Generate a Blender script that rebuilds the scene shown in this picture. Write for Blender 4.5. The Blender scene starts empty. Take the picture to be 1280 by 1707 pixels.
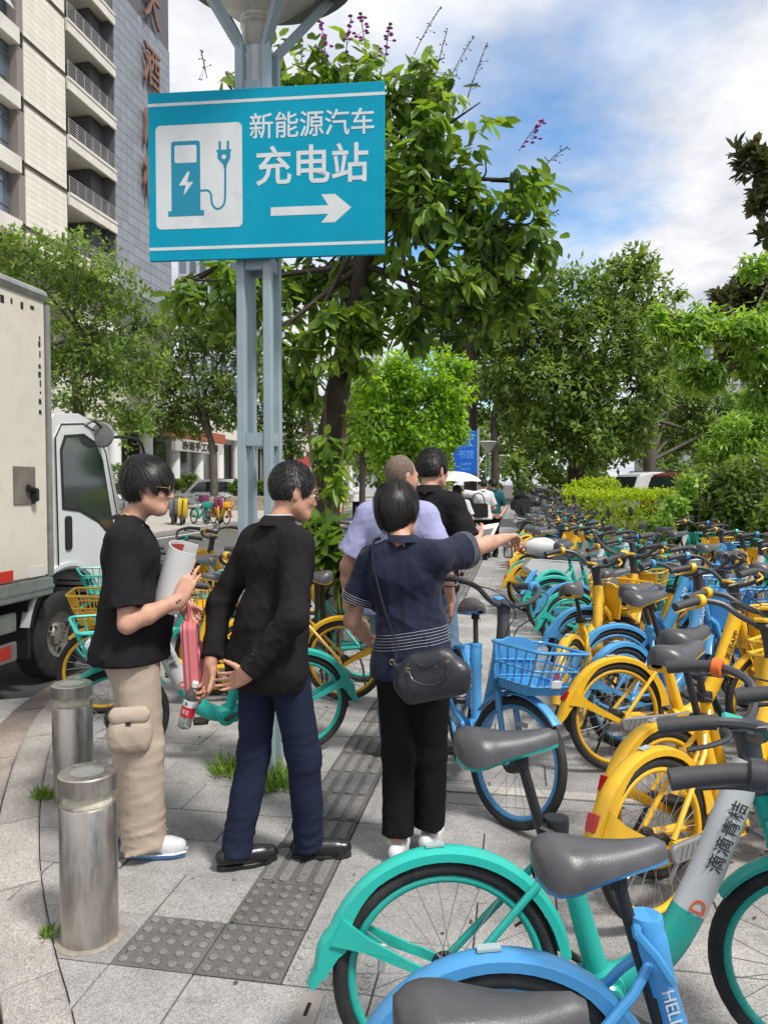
import bpy, bmesh, math, random
import numpy as np
from mathutils import Vector, Matrix, Euler
R = math.radians
scene = bpy.context.scene
# ---------------------------------------------------------------- camera
CAM_H = 1.62
cam_d = bpy.data.cameras.new('camera')
cam = bpy.data.objects.new('camera', cam_d)
scene.collection.objects.link(cam)
cam.location = (0, 0, CAM_H)
cam.rotation_euler = (R(90 - 2.12), 0, R(10))
cam_d.sensor_fit = 'HORIZONTAL'
cam_d.sensor_width = 36.0
cam_d.lens = 36.0
cam_d.clip_start = 0.05
cam_d.clip_end = 2000
scene.camera = cam
# ---------------------------------------------------------------- sky, sun, exposure
SUN_DIR = Vector((0.50, -0.30, 0.92)).normalized()
world = bpy.data.worlds.new('World')
scene.world = world
world.use_nodes = True
def make_sky():
    nt = world.node_tree
    nt.nodes.clear()
    N = nt.nodes.new
    L = nt.links.new
    sky = N('ShaderNodeTexSky')
    sky.sky_type = 'NISHITA'
    sky.sun_disc = False
    sky.sun_elevation = math.asin(SUN_DIR.z)
    sky.sun_rotation = math.atan2(SUN_DIR.x, SUN_DIR.y)
    sky.air_density = 1.2
    sky.dust_density = 0.2
    sky.ozone_density = 2.0
    tc = N('ShaderNodeTexCoord')
    sep = N('ShaderNodeSeparateXYZ')
    L(tc.outputs['Generated'], sep.inputs[0])
    den = N('ShaderNodeMath'); den.operation = 'ADD'; den.inputs[1].default_value = 0.22
    mx = N('ShaderNodeMath'); mx.operation = 'MAXIMUM'; mx.inputs[1].default_value = 0.0
    L(sep.outputs[2], mx.inputs[0]); L(mx.outputs[0], den.inputs[0])
    dx = N('ShaderNodeMath'); dx.operation = 'DIVIDE'
    dy = N('ShaderNodeMath'); dy.operation = 'DIVIDE'
    L(sep.outputs[0], dx.inputs[0]); L(den.outputs[0], dx.inputs[1])
    L(sep.outputs[1], dy.inputs[0]); L(den.outputs[0], dy.inputs[1])
    cmb = N('ShaderNodeCombineXYZ')
    L(dx.outputs[0], cmb.inputs[0]); L(dy.outputs[0], cmb.inputs[1])
    off = N('ShaderNodeVectorMath'); off.operation = 'ADD'; off.inputs[1].default_value = SKY_OFF
    L(cmb.outputs[0], off.inputs[0])
    n1 = N('ShaderNodeTexNoise'); n1.inputs['Scale'].default_value = 0.95
    n1.inputs['Detail'].default_value = 6; n1.inputs['Roughness'].default_value = 0.5
    n1.inputs['Distortion'].default_value = 0.25
    L(off.outputs[0], n1.inputs['Vector'])
    r1 = N('ShaderNodeMapRange'); r1.interpolation_type = 'SMOOTHSTEP'
    r1.inputs['From Min'].default_value = 0.315; r1.inputs['From Max'].default_value = 0.465
    L(n1.outputs['Fac'], r1.inputs['Value'])
    n2 = N('ShaderNodeTexNoise'); n2.inputs['Scale'].default_value = 2.6
    n2.inputs['Detail'].default_value = 7; n2.inputs['Roughness'].default_value = 0.6
    L(off.outputs[0], n2.inputs['Vector'])
    cr = N('ShaderNodeValToRGB')
    cr.color_ramp.elements[0].position = 0.34; cr.color_ramp.elements[0].color = (0.54, 0.57, 0.64, 1)
    cr.color_ramp.elements[1].position = 0.62; cr.color_ramp.elements[1].color = (0.98, 0.98, 1.0, 1)
    L(n2.outputs['Fac'], cr.inputs[0])
    b1 = N('ShaderNodeBackground'); b1.inputs['Strength'].default_value = 0.15
    hs = N('ShaderNodeHueSaturation'); hs.inputs['Saturation'].default_value = 1.3
    L(sky.outputs[0], hs.inputs['Color']); L(hs.outputs[0], b1.inputs['Color'])
    b2 = N('ShaderNodeBackground'); b2.inputs['Strength'].default_value = 0.84
    L(cr.outputs[0], b2.inputs['Color'])
    ms = N('ShaderNodeMixShader')
    L(r1.outputs[0], ms.inputs[0]); L(b1.outputs[0], ms.inputs[1]); L(b2.outputs[0], ms.inputs[2])
    out = N('ShaderNodeOutputWorld')
    L(ms.outputs[0], out.inputs['Surface'])
SKY_OFF = (29.077, 7.107, 3.219)
make_sky()
sun_d = bpy.data.lights.new('sun', 'SUN')
sun_d.energy = 3.0
sun_d.angle = R(9)
sun_d.color = (1.0, 0.955, 0.89)
sun = bpy.data.objects.new('sun', sun_d)
scene.collection.objects.link(sun)
sun.rotation_euler = SUN_DIR.to_track_quat('Z', 'Y').to_euler()
sun.location = (0, 0, 40)
vs = scene.view_settings
vs.view_transform = 'Standard'
vs.look = 'None'
vs.exposure = 0.40
vs.gamma = 1.0
vs.use_curve_mapping = False
scene.cycles.max_bounces = 8
scene.cycles.transparent_max_bounces = 12
scene.cycles.caustics_reflective = False
scene.cycles.caustics_refractive = False

# ---------------------------------------------------------------- helpers
rng = random.Random(7)
COL = scene.collection
FW = Vector((-math.sin(R(10)) * math.cos(R(2.12)), math.cos(R(10)) * math.cos(R(2.12)), -math.sin(R(2.12))))
RT = Vector((math.cos(R(10)), math.sin(R(10)), 0))
UP = RT.cross(FW)
def ray(px, py):
    return FW + RT * ((px - 640) / 1280) - UP * ((py - 853.5) / 1280)
def G(px, py, z=0.0):              # the point of the level plane z that the photograph shows there
    r = ray(px, py)
    return Vector((0, 0, CAM_H)) + r * ((z - CAM_H) / r.z)
def D(px, py, d):                  # a point at depth d
    return Vector((0, 0, CAM_H)) + ray(px, py) * d

class MB:
    def __init__(self):
        self.v = []; self.f = []; self.m = []; self.cur = 0
    def _add(self, vs_, fs):
        o = len(self.v)
        self.v += [tuple(p) for p in vs_]
        for f in fs:
            self.f.append([i + o for i in f]); self.m.append(self.cur)
        return self
    def box(self, c, s, rot=None, taper=1.0):
        hx, hy, hz = s[0] / 2, s[1] / 2, s[2] / 2
        p = [Vector((x * hx * (taper if z > 0 else 1), y * hy * (taper if z > 0 else 1), z * hz)) for z in (-1, 1) for y in (-1, 1) for x in (-1, 1)]
        if rot is not None:
            m = rot if isinstance(rot, Matrix) else Euler(rot).to_matrix()
            p = [m @ q for q in p]
        c = Vector(c)
        return self._add([q + c for q in p], [(0, 2, 3, 1), (4, 5, 7, 6), (0, 1, 5, 4), (2, 6, 7, 3), (0, 4, 6, 2), (1, 3, 7, 5)])
    def b2(self, lo, hi):
        return self.box([(a + b) / 2 for a, b in zip(lo, hi)], [b - a for a, b in zip(lo, hi)])
    def tube(self, pts, rad, n=8, cap=True, flat=None, closed=False):
        pts = [Vector(p) for p in pts]
        if not hasattr(rad, '__len__'): rad = [rad] * len(pts)
        k = len(pts)
        tang = []
        for i in range(k):
            a = pts[i - 1] if (i > 0 or closed) else pts[i]
            b = pts[(i + 1) % k] if (i < k - 1 or closed) else pts[i]
            t = b - a
            tang.append(t.normalized() if t.length > 1e-9 else Vector((0, 0, 1)))
        ref = Vector((0, 0, 1)) if abs(tang[0].z) < 0.9 else Vector((0, 1, 0))
        u = tang[0].cross(ref).normalized()
        vs_, fs = [], []
        for i in range(k):
            u = (u - tang[i] * u.dot(tang[i])).normalized()
            w = tang[i].cross(u)
            for j in range(n):
                a = 2 * math.pi * j / n
                ru = rad[i] * math.cos(a); rw = rad[i] * math.sin(a)
                if flat: ru *= flat[0]; rw *= flat[1]
                vs_.append(pts[i] + u * ru + w * rw)
        for i in range(k if closed else k - 1):
            i2 = (i + 1) % k
            for j in range(n):
                fs.append((i * n + j, i * n + (j + 1) % n, i2 * n + (j + 1) % n, i2 * n + j))
        if cap and not closed:
            fs.append(tuple(range(n - 1, -1, -1))); fs.append(tuple(range((k - 1) * n, k * n)))
        return self._add(vs_, fs)
    def lathe(self, prof, n=24, c=(0, 0, 0), axis='z', cap=True):
        vs_, fs = [], []
        c = Vector(c)
        for (r, h) in prof:
            for j in range(n):
                a = 2 * math.pi * j / n
                x, y = r * math.cos(a), r * math.sin(a)
                q = (x, y, h) if axis == 'z' else ((x, -h, y) if axis == 'y' else (h, x, y))
                if axis == 'y': q = (x, h, -y)
                vs_.append(c + Vector(q))
        k = len(prof)
        for i in range(k - 1):
            for j in range(n):
                fs.append((i * n + j, i * n + (j + 1) % n, (i + 1) * n + (j + 1) % n, (i + 1) * n + j))
        if cap:
            if prof[0][0] > 1e-6: fs.append(tuple(range(n - 1, -1, -1)))
            if prof[-1][0] > 1e-6: fs.append(tuple(range((k - 1) * n, k * n)))
        return self._add(vs_, fs)
    def prism(self, poly, h0, h1, fn=None):      # a flat outline given thickness; fn maps (u, v, h) to xyz
        n = len(poly)
        fn = fn or (lambda u, v, h: (u, v, h))
        vs_ = [fn(u, v, h0) for u, v in poly] + [fn(u, v, h1) for u, v in poly]
        fs = [tuple(range(n - 1, -1, -1)), tuple(range(n, 2 * n))]
        fs += [(i, (i + 1) % n, n + (i + 1) % n, n + i) for i in range(n)]
        return self._add(vs_, fs)
    def strip(self, rows, close_u=False):          # rows of points -> quads
        vs_ = [p for r in rows for p in r]
        n = len(rows[0]); fs = []
        for i in range(len(rows) - 1):
            for j in range(n if close_u else n - 1):
                fs.append((i * n + j, i * n + (j + 1) % n, (i + 1) * n + (j + 1) % n, (i + 1) * n + j))
        return self._add(vs_, fs)
    def mesh(self, name, mats, smooth=35):
        me = bpy.data.meshes.new(name)
        me.from_pydata(self.v, [], self.f)
        if not isinstance(mats, (list, tuple)): mats = [mats]
        for m in mats: me.materials.append(m)
        if len(mats) > 1: me.polygons.foreach_set('material_index', self.m)
        if smooth:
            me.polygons.foreach_set('use_smooth', [True] * len(me.polygons))
            me.set_sharp_from_angle(angle=R(smooth))
        me.validate(); me.update()
        return me
    def build(self, name, mats, parent=None, smooth=35, loc=None, rot=None):
        return link(name, self.mesh(name, mats, smooth), parent, loc, rot)
def bevel_mesh(me, w, seg=1):
    bm = bmesh.new(); bm.from_mesh(me)
    bmesh.ops.bevel(bm, geom=[e for e in bm.edges if e.calc_face_angle(0) > 0.6], offset=w, segments=seg, affect='EDGES', clamp_overlap=True)
    bm.to_mesh(me); bm.free()
    me.polygons.foreach_set('use_smooth', [True] * len(me.polygons))
    me.set_sharp_from_angle(angle=R(35))
    return me
def link(name, data, parent=None, loc=None, rot=None):
    o = bpy.data.objects.new(name, data)
    COL.objects.link(o)
    if parent is not None: o.parent = parent
    if loc is not None: o.location = loc
    if rot is not None: o.rotation_euler = rot
    return o
def empty(name, loc=(0, 0, 0), rz=0):
    o = link(name, None, None, loc, (0, 0, rz)); o.empty_display_size = 0.1
    return o
def tag(o, label, cat, group=None):
    o['label'] = label; o['category'] = cat
    if group: o['group'] = group
    return o
def struct(o, kind='structure'):
    o['kind'] = kind
    return o
def rounded(u0, v0, u1, v1, r, n=6):
    out = []
    for cx, cy, a0 in ((u1 - r, v1 - r, 0), (u0 + r, v1 - r, 90), (u0 + r, v0 + r, 180), (u1 - r, v0 + r, 270)):
        for i in range(n + 1):
            a = R(a0 + 90 * i / n)
            out.append((cx + r * math.cos(a), cy + r * math.sin(a)))
    return out
def spline(pts, n=8):                              # Catmull-Rom through points
    P = [Vector(p) for p in pts]
    P = [P[0] * 2 - P[1]] + P + [P[-1] * 2 - P[-2]]
    out = []
    for i in range(1, len(P) - 2):
        for k in range(n):
            t = k / n
            a, b, c, d = P[i - 1], P[i], P[i + 1], P[i + 2]
            out.append(0.5 * ((2 * b) + (c - a) * t + (2 * a - 5 * b + 4 * c - d) * t * t + (3 * b - a - 3 * c + d) * t ** 3))
    out.append(P[-2])
    return out
def text_mesh(s, size, ext=0.001, offset=0.0, align='CENTER', spacing=1.0):
    cu = bpy.data.curves.new('t', 'FONT')
    cu.body = s; cu.size = size; cu.extrude = ext; cu.offset = offset
    cu.align_x = align; cu.align_y = 'CENTER'; cu.space_character = spacing
    cu.resolution_u = 3
    o = bpy.data.objects.new('t', cu)
    me = bpy.data.meshes.new_from_object(o)
    bpy.data.objects.remove(o); bpy.data.curves.remove(cu)
    return me
def frame_mat(origin, xdir, ydir):                 # local x, y -> world; z = x cross y
    x = Vector(xdir).normalized(); y = Vector(ydir); y = (y - x * y.dot(x)).normalized(); z = x.cross(y)
    m = Matrix.Identity(4)
    for i in range(3):
        m[i][0], m[i][1], m[i][2], m[i][3] = x[i], y[i], z[i], origin[i]
    return m
def put_text(name, s, size, m, mat, parent, ext=0.0008, offset=0.0, width=None, spacing=1.0):
    me = text_mesh(s, size, ext, offset, spacing=spacing)
    me.materials.clear(); me.materials.append(mat)
    n = len(me.vertices)
    if n == 0: return None
    co = np.empty(n * 3); me.vertices.foreach_get('co', co); co = co.reshape(-1, 3)
    co[:, :2] -= (co[:, :2].max(0) + co[:, :2].min(0)) / 2
    if width: co[:, 0] *= width / max(1e-6, np.ptp(co[:, 0]))
    me.vertices.foreach_set('co', co.ravel())
    o = link(name, me, parent)
    o.matrix_local = m
    return o

# ---------------------------------------------------------------- materials
MATS = {}
def mat(name, col, rough=0.6, metal=0.0, var=0.0, vscale=8.0, bump=0.0, bscale=60.0, spec=0.5, rnd=0.0, col2=None, coat=0.0,
        stretch=None, trans=0.0, alpha=1.0, sss=0.0, emit=None, dirt=0.0, dirtcol=(0.12, 0.10, 0.08), dscale=3.0, sheen=0.0, detail=4, coords='Object', hue_rnd=0.0, rvar=0.0):
    if name in MATS: return MATS[name]
    m = bpy.data.materials.new(name); MATS[name] = m
    m.use_nodes = True
    nt = m.node_tree; N = nt.nodes.new; L = nt.links.new
    b = nt.nodes['Principled BSDF']
    I = b.inputs
    I['Base Color'].default_value = (*col, 1); I['Roughness'].default_value = rough; I['Metallic'].default_value = metal
    I['Specular IOR Level'].default_value = spec
    if coat: I['Coat Weight'].default_value = coat; I['Coat Roughness'].default_value = 0.08
    if trans: I['Transmission Weight'].default_value = trans
    if alpha < 1: I['Alpha'].default_value = alpha
    if sheen: I['Sheen Weight'].default_value = sheen
    if sss: I['Subsurface Weight'].default_value = sss; I['Subsurface Radius'].default_value = (0.02, 0.008, 0.005); I['Subsurface Scale'].default_value = 0.6
    if emit: I['Emission Color'].default_value = (*emit[:3], 1); I['Emission Strength'].default_value = emit[3]
    tc = N('ShaderNodeTexCoord'); vec = tc.outputs[coords]
    if stretch:
        mp = N('ShaderNodeMapping'); mp.inputs['Scale'].default_value = stretch
        L(vec, mp.inputs['Vector']); vec = mp.outputs['Vector']
    colout = None
    if var or col2:
        n = N('ShaderNodeTexNoise'); n.inputs['Scale'].default_value = vscale; n.inputs['Detail'].default_value = detail; n.inputs['Roughness'].default_value = 0.65
        L(vec, n.inputs['Vector'])
        r = N('ShaderNodeMapRange'); r.inputs['From Min'].default_value = 0.3; r.inputs['From Max'].default_value = 0.7
        L(n.outputs['Fac'], r.inputs['Value'])
        mx = N('ShaderNodeMix'); mx.data_type = 'RGBA'
        c2 = col2 or [min(1, c * (1 + var)) for c in col]
        c1 = col if col2 else [c * (1 - var) for c in col]
        mx.inputs[6].default_value = (*c1, 1); mx.inputs[7].default_value = (*c2, 1)
        L(r.outputs[0], mx.inputs[0]); colout = mx.outputs[2]
        if rvar:
            rr = N('ShaderNodeMapRange'); rr.inputs['From Min'].default_value = 0.3; rr.inputs['From Max'].default_value = 0.7
            rr.inputs['To Min'].default_value = max(0.02, rough - rvar); rr.inputs['To Max'].default_value = min(1, rough + rvar)
            L(n.outputs['Fac'], rr.inputs['Value']); L(rr.outputs[0], I['Roughness'])
    if dirt:
        n = N('ShaderNodeTexNoise'); n.inputs['Scale'].default_value = dscale; n.inputs['Detail'].default_value = 8; n.inputs['Roughness'].default_value = 0.75
        L(tc.outputs[coords], n.inputs['Vector'])
        r = N('ShaderNodeMapRange'); r.inputs['From Min'].default_value = 0.52; r.inputs['From Max'].default_value = 0.75; r.inputs['To Max'].default_value = dirt
        L(n.outputs['Fac'], r.inputs['Value'])
        mx = N('ShaderNodeMix'); mx.data_type = 'RGBA'
        if colout: L(colout, mx.inputs[6])
        else: mx.inputs[6].default_value = (*col, 1)
        mx.inputs[7].default_value = (*dirtcol, 1)
        L(r.outputs[0], mx.inputs[0]); colout = mx.outputs[2]
    if rnd or hue_rnd:
        oi = N('ShaderNodeObjectInfo')
        hs = N('ShaderNodeHueSaturation')
        r = N('ShaderNodeMapRange'); r.inputs['To Min'].default_value = 1 - rnd; r.inputs['To Max'].default_value = 1 + rnd
        L(oi.outputs['Random'], r.inputs['Value']); L(r.outputs[0], hs.inputs['Value'])
        if hue_rnd:
            r2 = N('ShaderNodeMapRange'); r2.inputs['To Min'].default_value = 0.5 - hue_rnd; r2.inputs['To Max'].default_value = 0.5 + hue_rnd
            L(oi.outputs['Random'], r2.inputs['Value']); L(r2.outputs[0], hs.inputs['Hue'])
        if colout: L(colout, hs.inputs['Color'])
        else: hs.inputs['Color'].default_value = (*col, 1)
        colout = hs.outputs[0]
    if colout: L(colout, I['Base Color'])
    if bump:
        n = N('ShaderNodeTexNoise'); n.inputs['Scale'].default_value = bscale; n.inputs['Detail'].default_value = 4
        L(vec, n.inputs['Vector'])
        bp = N('ShaderNodeBump'); bp.inputs['Strength'].default_value = bump; bp.inputs['Distance'].default_value = 0.01
        L(n.outputs['Fac'], bp.inputs['Height']); L(bp.outputs[0], I['Normal'])
    return m
def granite_mat(name, base, spread=0.5, rnd=0.1, dirt=0.25):
    m = bpy.data.materials.new(name); m.use_nodes = True
    nt = m.node_tree; N = nt.nodes.new; L = nt.links.new; I = nt.nodes['Principled BSDF'].inputs
    tc = N('ShaderNodeTexCoord'); geo = N('ShaderNodeNewGeometry')
    v = N('ShaderNodeTexVoronoi'); v.inputs['Scale'].default_value = 240; L(geo.outputs['Position'], v.inputs['Vector'])
    n0 = N('ShaderNodeTexNoise'); n0.inputs['Scale'].default_value = 130; n0.inputs['Detail'].default_value = 3; L(geo.outputs['Position'], n0.inputs['Vector'])
    bw = N('ShaderNodeRGBToBW'); L(v.outputs['Color'], bw.inputs[0])
    ad = N('ShaderNodeMath'); ad.operation = 'ADD'; L(bw.outputs[0], ad.inputs[0]); L(n0.outputs['Fac'], ad.inputs[1])
    r = N('ShaderNodeMapRange'); r.inputs['From Min'].default_value = 0.55; r.inputs['From Max'].default_value = 1.45
    r.inputs['To Min'].default_value = 1 - spread; r.inputs['To Max'].default_value = 1 + spread
    L(ad.outputs[0], r.inputs['Value'])
    n = N('ShaderNodeTexNoise'); n.inputs['Scale'].default_value = 2.2; n.inputs['Detail'].default_value = 9; n.inputs['Roughness'].default_value = 0.7
    L(geo.outputs['Position'], n.inputs['Vector'])
    r2 = N('ShaderNodeMapRange'); r2.inputs['From Min'].default_value = 0.35; r2.inputs['From Max'].default_value = 0.7
    r2.inputs['To Min'].default_value = 1 + dirt * 0.35; r2.inputs['To Max'].default_value = 1 - dirt
    L(n.outputs['Fac'], r2.inputs['Value'])
    mu = N('ShaderNodeMath'); mu.operation = 'MULTIPLY'; L(r.outputs[0], mu.inputs[0]); L(r2.outputs[0], mu.inputs[1])
    oi = N('ShaderNodeObjectInfo')
    r3 = N('ShaderNodeMapRange'); r3.inputs['To Min'].default_value = 1 - rnd; r3.inputs['To Max'].default_value = 1 + rnd
    L(oi.outputs['Random'], r3.inputs['Value'])
    mu2 = N('ShaderNodeMath'); mu2.operation = 'MULTIPLY'; L(mu.outputs[0], mu2.inputs[0]); L(r3.outputs[0], mu2.inputs[1])
    vm = N('ShaderNodeVectorMath'); vm.operation = 'SCALE'; vm.inputs[0].default_value = base; L(mu2.outputs[0], vm.inputs['Scale'])
    n4 = N('ShaderNodeTexNoise'); n4.inputs['Scale'].default_value = 6.5; n4.inputs['Detail'].default_value = 5; n4.inputs['Roughness'].default_value = 0.6
    L(geo.outputs['Position'], n4.inputs['Vector'])
    r4 = N('ShaderNodeMapRange'); r4.inputs['From Min'].default_value = 0.60; r4.inputs['From Max'].default_value = 0.74; r4.inputs['To Max'].default_value = 0.5
    L(n4.outputs['Fac'], r4.inputs['Value'])
    mx4 = N('ShaderNodeMix'); mx4.data_type = 'RGBA'; mx4.inputs[7].default_value = (base[0] * .42, base[1] * .38, base[2] * .33, 1)
    L(r4.outputs[0], mx4.inputs[0]); L(vm.outputs[0], mx4.inputs[6])
    L(mx4.outputs[2], I['Base Color'])
    I['Roughness'].default_value = 0.75; I['Specular IOR Level'].default_value = 0.3
    bp = N('ShaderNodeBump'); bp.inputs['Strength'].default_value = 0.35; bp.inputs['Distance'].default_value = 0.003
    L(ad.outputs[0], bp.inputs['Height']); L(bp.outputs[0], I['Normal'])
    return m
GRANITE = granite_mat('granite_slab', (0.345, 0.335, 0.325), 0.36, 0.12, 0.34)
KERBSTONE = granite_mat('kerb_granite', (0.40, 0.37, 0.345), 0.42, 0.10, 0.30)
TACTILE = granite_mat('tactile_stone', (0.205, 0.20, 0.195), 0.3, 0.12, 0.35)
TACTILE_D = granite_mat('tactile_groove', (0.14, 0.135, 0.13), 0.3, 0.10, 0.35)
GUTTER = granite_mat('gutter_stone', (0.32, 0.275, 0.245), 0.45, 0.12, 0.4)
JOINT = mat('joint_dirt', (0.085, 0.078, 0.068), 0.95, var=0.4, vscale=12, bump=0.4)
ASPHALT = granite_mat('asphalt', (0.115, 0.112, 0.11), 0.55, 0.0, 0.35)
WHITE_PAINT = mat('road_paint', (0.62, 0.60, 0.56), 0.7, var=0.15, vscale=9, dirt=0.7, dscale=7, dirtcol=(0.15, 0.14, 0.13))
STEEL = mat('brushed_steel', (0.50, 0.465, 0.43), 0.34, 0.9, var=0.2, vscale=5, stretch=(6, 6, 1.2), rvar=0.12, dirt=0.35, dscale=4, dirtcol=(0.2, 0.17, 0.14), bump=0.05, bscale=30)
STEEL_TOP = mat('steel_top', (0.68, 0.67, 0.65), 0.36, 0.9, var=0.08, vscale=14, rvar=0.1)
BLACK = mat('black_plastic', (0.018, 0.018, 0.019), 0.45, var=0.3, vscale=20)
RUBBER = mat('tyre_rubber', (0.022, 0.022, 0.022), 0.75, var=0.4, vscale=14, bump=0.2, bscale=90, dirt=0.4, dirtcol=(0.12, 0.11, 0.10), dscale=6)
GREYPAINT = mat('grey_post_paint', (0.30, 0.38, 0.42), 0.5, var=0.08, vscale=4, dirt=0.35, dscale=5, dirtcol=(0.20, 0.22, 0.22), bump=0.06, bscale=40)
WHITE = mat('white_paint', (0.78, 0.78, 0.77), 0.45, var=0.04, vscale=3)
CHROME = mat('bare_metal', (0.55, 0.55, 0.55), 0.3, 1.0)
def leaf_mat(name, col, col2, trans=0.35, gloss=0.42, back=None):
    m = bpy.data.materials.new(name); m.use_nodes = True
    nt = m.node_tree; N = nt.nodes.new; L = nt.links.new
    b = nt.nodes['Principled BSDF']; out = nt.nodes['Material Output']
    at = N('ShaderNodeAttribute'); at.attribute_name = 'tint'
    oi = N('ShaderNodeObjectInfo')
    ad = N('ShaderNodeMath'); ad.operation = 'ADD'; L(at.outputs['Fac'], ad.inputs[0])
    m5 = N('ShaderNodeMath'); m5.operation = 'MULTIPLY'; m5.inputs[1].default_value = 0.0
    L(oi.outputs['Random'], m5.inputs[0]); L(m5.outputs[0], ad.inputs[1])
    mx = N('ShaderNodeMix'); mx.data_type = 'RGBA'
    mx.inputs[6].default_value = (*col, 1); mx.inputs[7].default_value = (*col2, 1)
    L(ad.outputs[0], mx.inputs[0])
    L(mx.outputs[2], b.inputs['Base Color'])
    b.inputs['Roughness'].default_value = gloss; b.inputs['Specular IOR Level'].default_value = 0.4
    tr = N('ShaderNodeBsdfTranslucent')
    hs = N('ShaderNodeHueSaturation'); hs.inputs['Hue'].default_value = 0.485; hs.inputs['Saturation'].default_value = 1.15; hs.inputs['Value'].default_value = 1.7
    L(mx.outputs[2], hs.inputs['Color']); L(hs.outputs[0], tr.inputs['Color'])
    ms = N('ShaderNodeMixShader'); ms.inputs[0].default_value = trans
    L(b.outputs[0], ms.inputs[1]); L(tr.outputs[0], ms.inputs[2]); L(ms.outputs[0], out.inputs['Surface'])
    return m
# ---------------------------------------------------------------- ground, kerb, paving
def ground_sheet(name, pts, z, m):
    return MB()._add([(x, y, z) for x, y in pts], [tuple(range(len(pts)))]).build(name, m, smooth=0)
o = ground_sheet('ground', [(-400, -40), (400, -40), (400, 900), (-400, 900)], -0.30, JOINT); struct(o)
KERB = [(-0.45, 0.60), (-1.0, 1.65), (-1.32, 2.07), (-1.56, 2.35), (-1.81, 2.66), (-2.0, 2.91), (-2.22, 3.23), (-2.47, 3.62), (-2.86, 4.29), (-3.2, 5.0), (-3.44, 5.8), (-3.52, 6.8), (-3.54, 8.5), (-3.54, 90)]
kc = [Vector((p[0], p[1], 0)) for p in KERB]
kin = spline(kc[:-1], 10) + [kc[-1]]
def offset_line(line, d):
    out = []
    for i, p in enumerate(line):
        t = (line[min(i + 1, len(line) - 1)] - line[max(i - 1, 0)]).normalized()
        out.append(p + Vector((-t.y, t.x, 0)) * d)
    return out
k1 = offset_line(kin, 0.27)
k2 = offset_line(kin, 0.58)
# road sheet (left of the kerb, and in front of the corner)
road_pts = [(p.x, p.y) for p in offset_line(kin, 0.3)]
road = ground_sheet('road', road_pts + [(-11.6, 90), (-11.6, -6), (-0.4, -6)], -0.105, ASPHALT); struct(road)
bed = ground_sheet('paving_bed', [(p.x, p.y) for p in kin] + [(3.2, 90), (3.2, -3), (0.6, -3)], -0.012, JOINT); struct(bed)
# kerb stones and gutter stones, each a piece of its own
def resample(line, step):
    acc = [0.0]
    for a, b in zip(line, line[1:]): acc.append(acc[-1] + (b - a).length)
    n = int(acc[-1] / step)
    out = []
    j = 0
    for i in range(n + 1):
        s = i * step
        while j < len(acc) - 2 and acc[j + 1] < s: j += 1
        t = (s - acc[j]) / max(1e-6, acc[j + 1] - acc[j])
        out.append(line[j].lerp(line[j + 1], t))
    return out
def stone_course(parent_name, off0, off1, z00, z01, z10, z11, length, m, name, ymax):
    par = struct(empty(parent_name))
    base = resample(kin, length / 6)
    a = offset_line(base, off0); b = offset_line(base, off1)
    i = 0
    while i + 6 < len(a) and a[i].y < ymax:
        mb = MB(); e = 0.005
        rows = []
        dz = rng.uniform(-0.004, 0.003)
        for j in range(7):
            t = (a[i + 1] - a[i]).normalized()
            sh = t * (e * 1.4 if j == 0 else (-e if j == 6 else 0))
            p, q = a[i + j] + sh, b[i + j] + sh
            p = p.lerp(q, 0.012); q = q.lerp(p, 0.012)
            f = min(1, max(0, (p.y - 4.2) / 2.0))
            zi = z00 + (z01 - z00) * f + dz; zo = z10 + (z11 - z10) * f + dz
            bev = 0.014
            n = (q - p).normalized()
            rows.append([(p.x, p.y, -0.25), (p.x, p.y, zi - bev * .5), (p.x + n.x * bev * .6, p.y + n.y * bev * .6, zi), (q.x - n.x * bev * 1.3, q.y - n.y * bev * 1.3, zo), (q.x, q.y, zo - bev), (q.x, q.y, -0.25)])
        mb.strip(rows)
        k = len(rows[0]); nv = len(mb.v)
        mb.f.append(list(range(k))[::-1]); mb.m.append(0)
        mb.f.append(list(range(nv - k, nv))); mb.m.append(0)
        mb.build(name, m, par)
        i += 6
    return par
stone_course('kerb', 0.0, 0.185, 0.004, 0.014, -0.006, 0.010, 0.66, KERBSTONE, 'kerb_stone', 40)
stone_course('gutter', 0.195, 0.47, -0.045, -0.088, -0.075, -0.097, 0.55, GUTTER, 'gutter_stone', 22)
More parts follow.
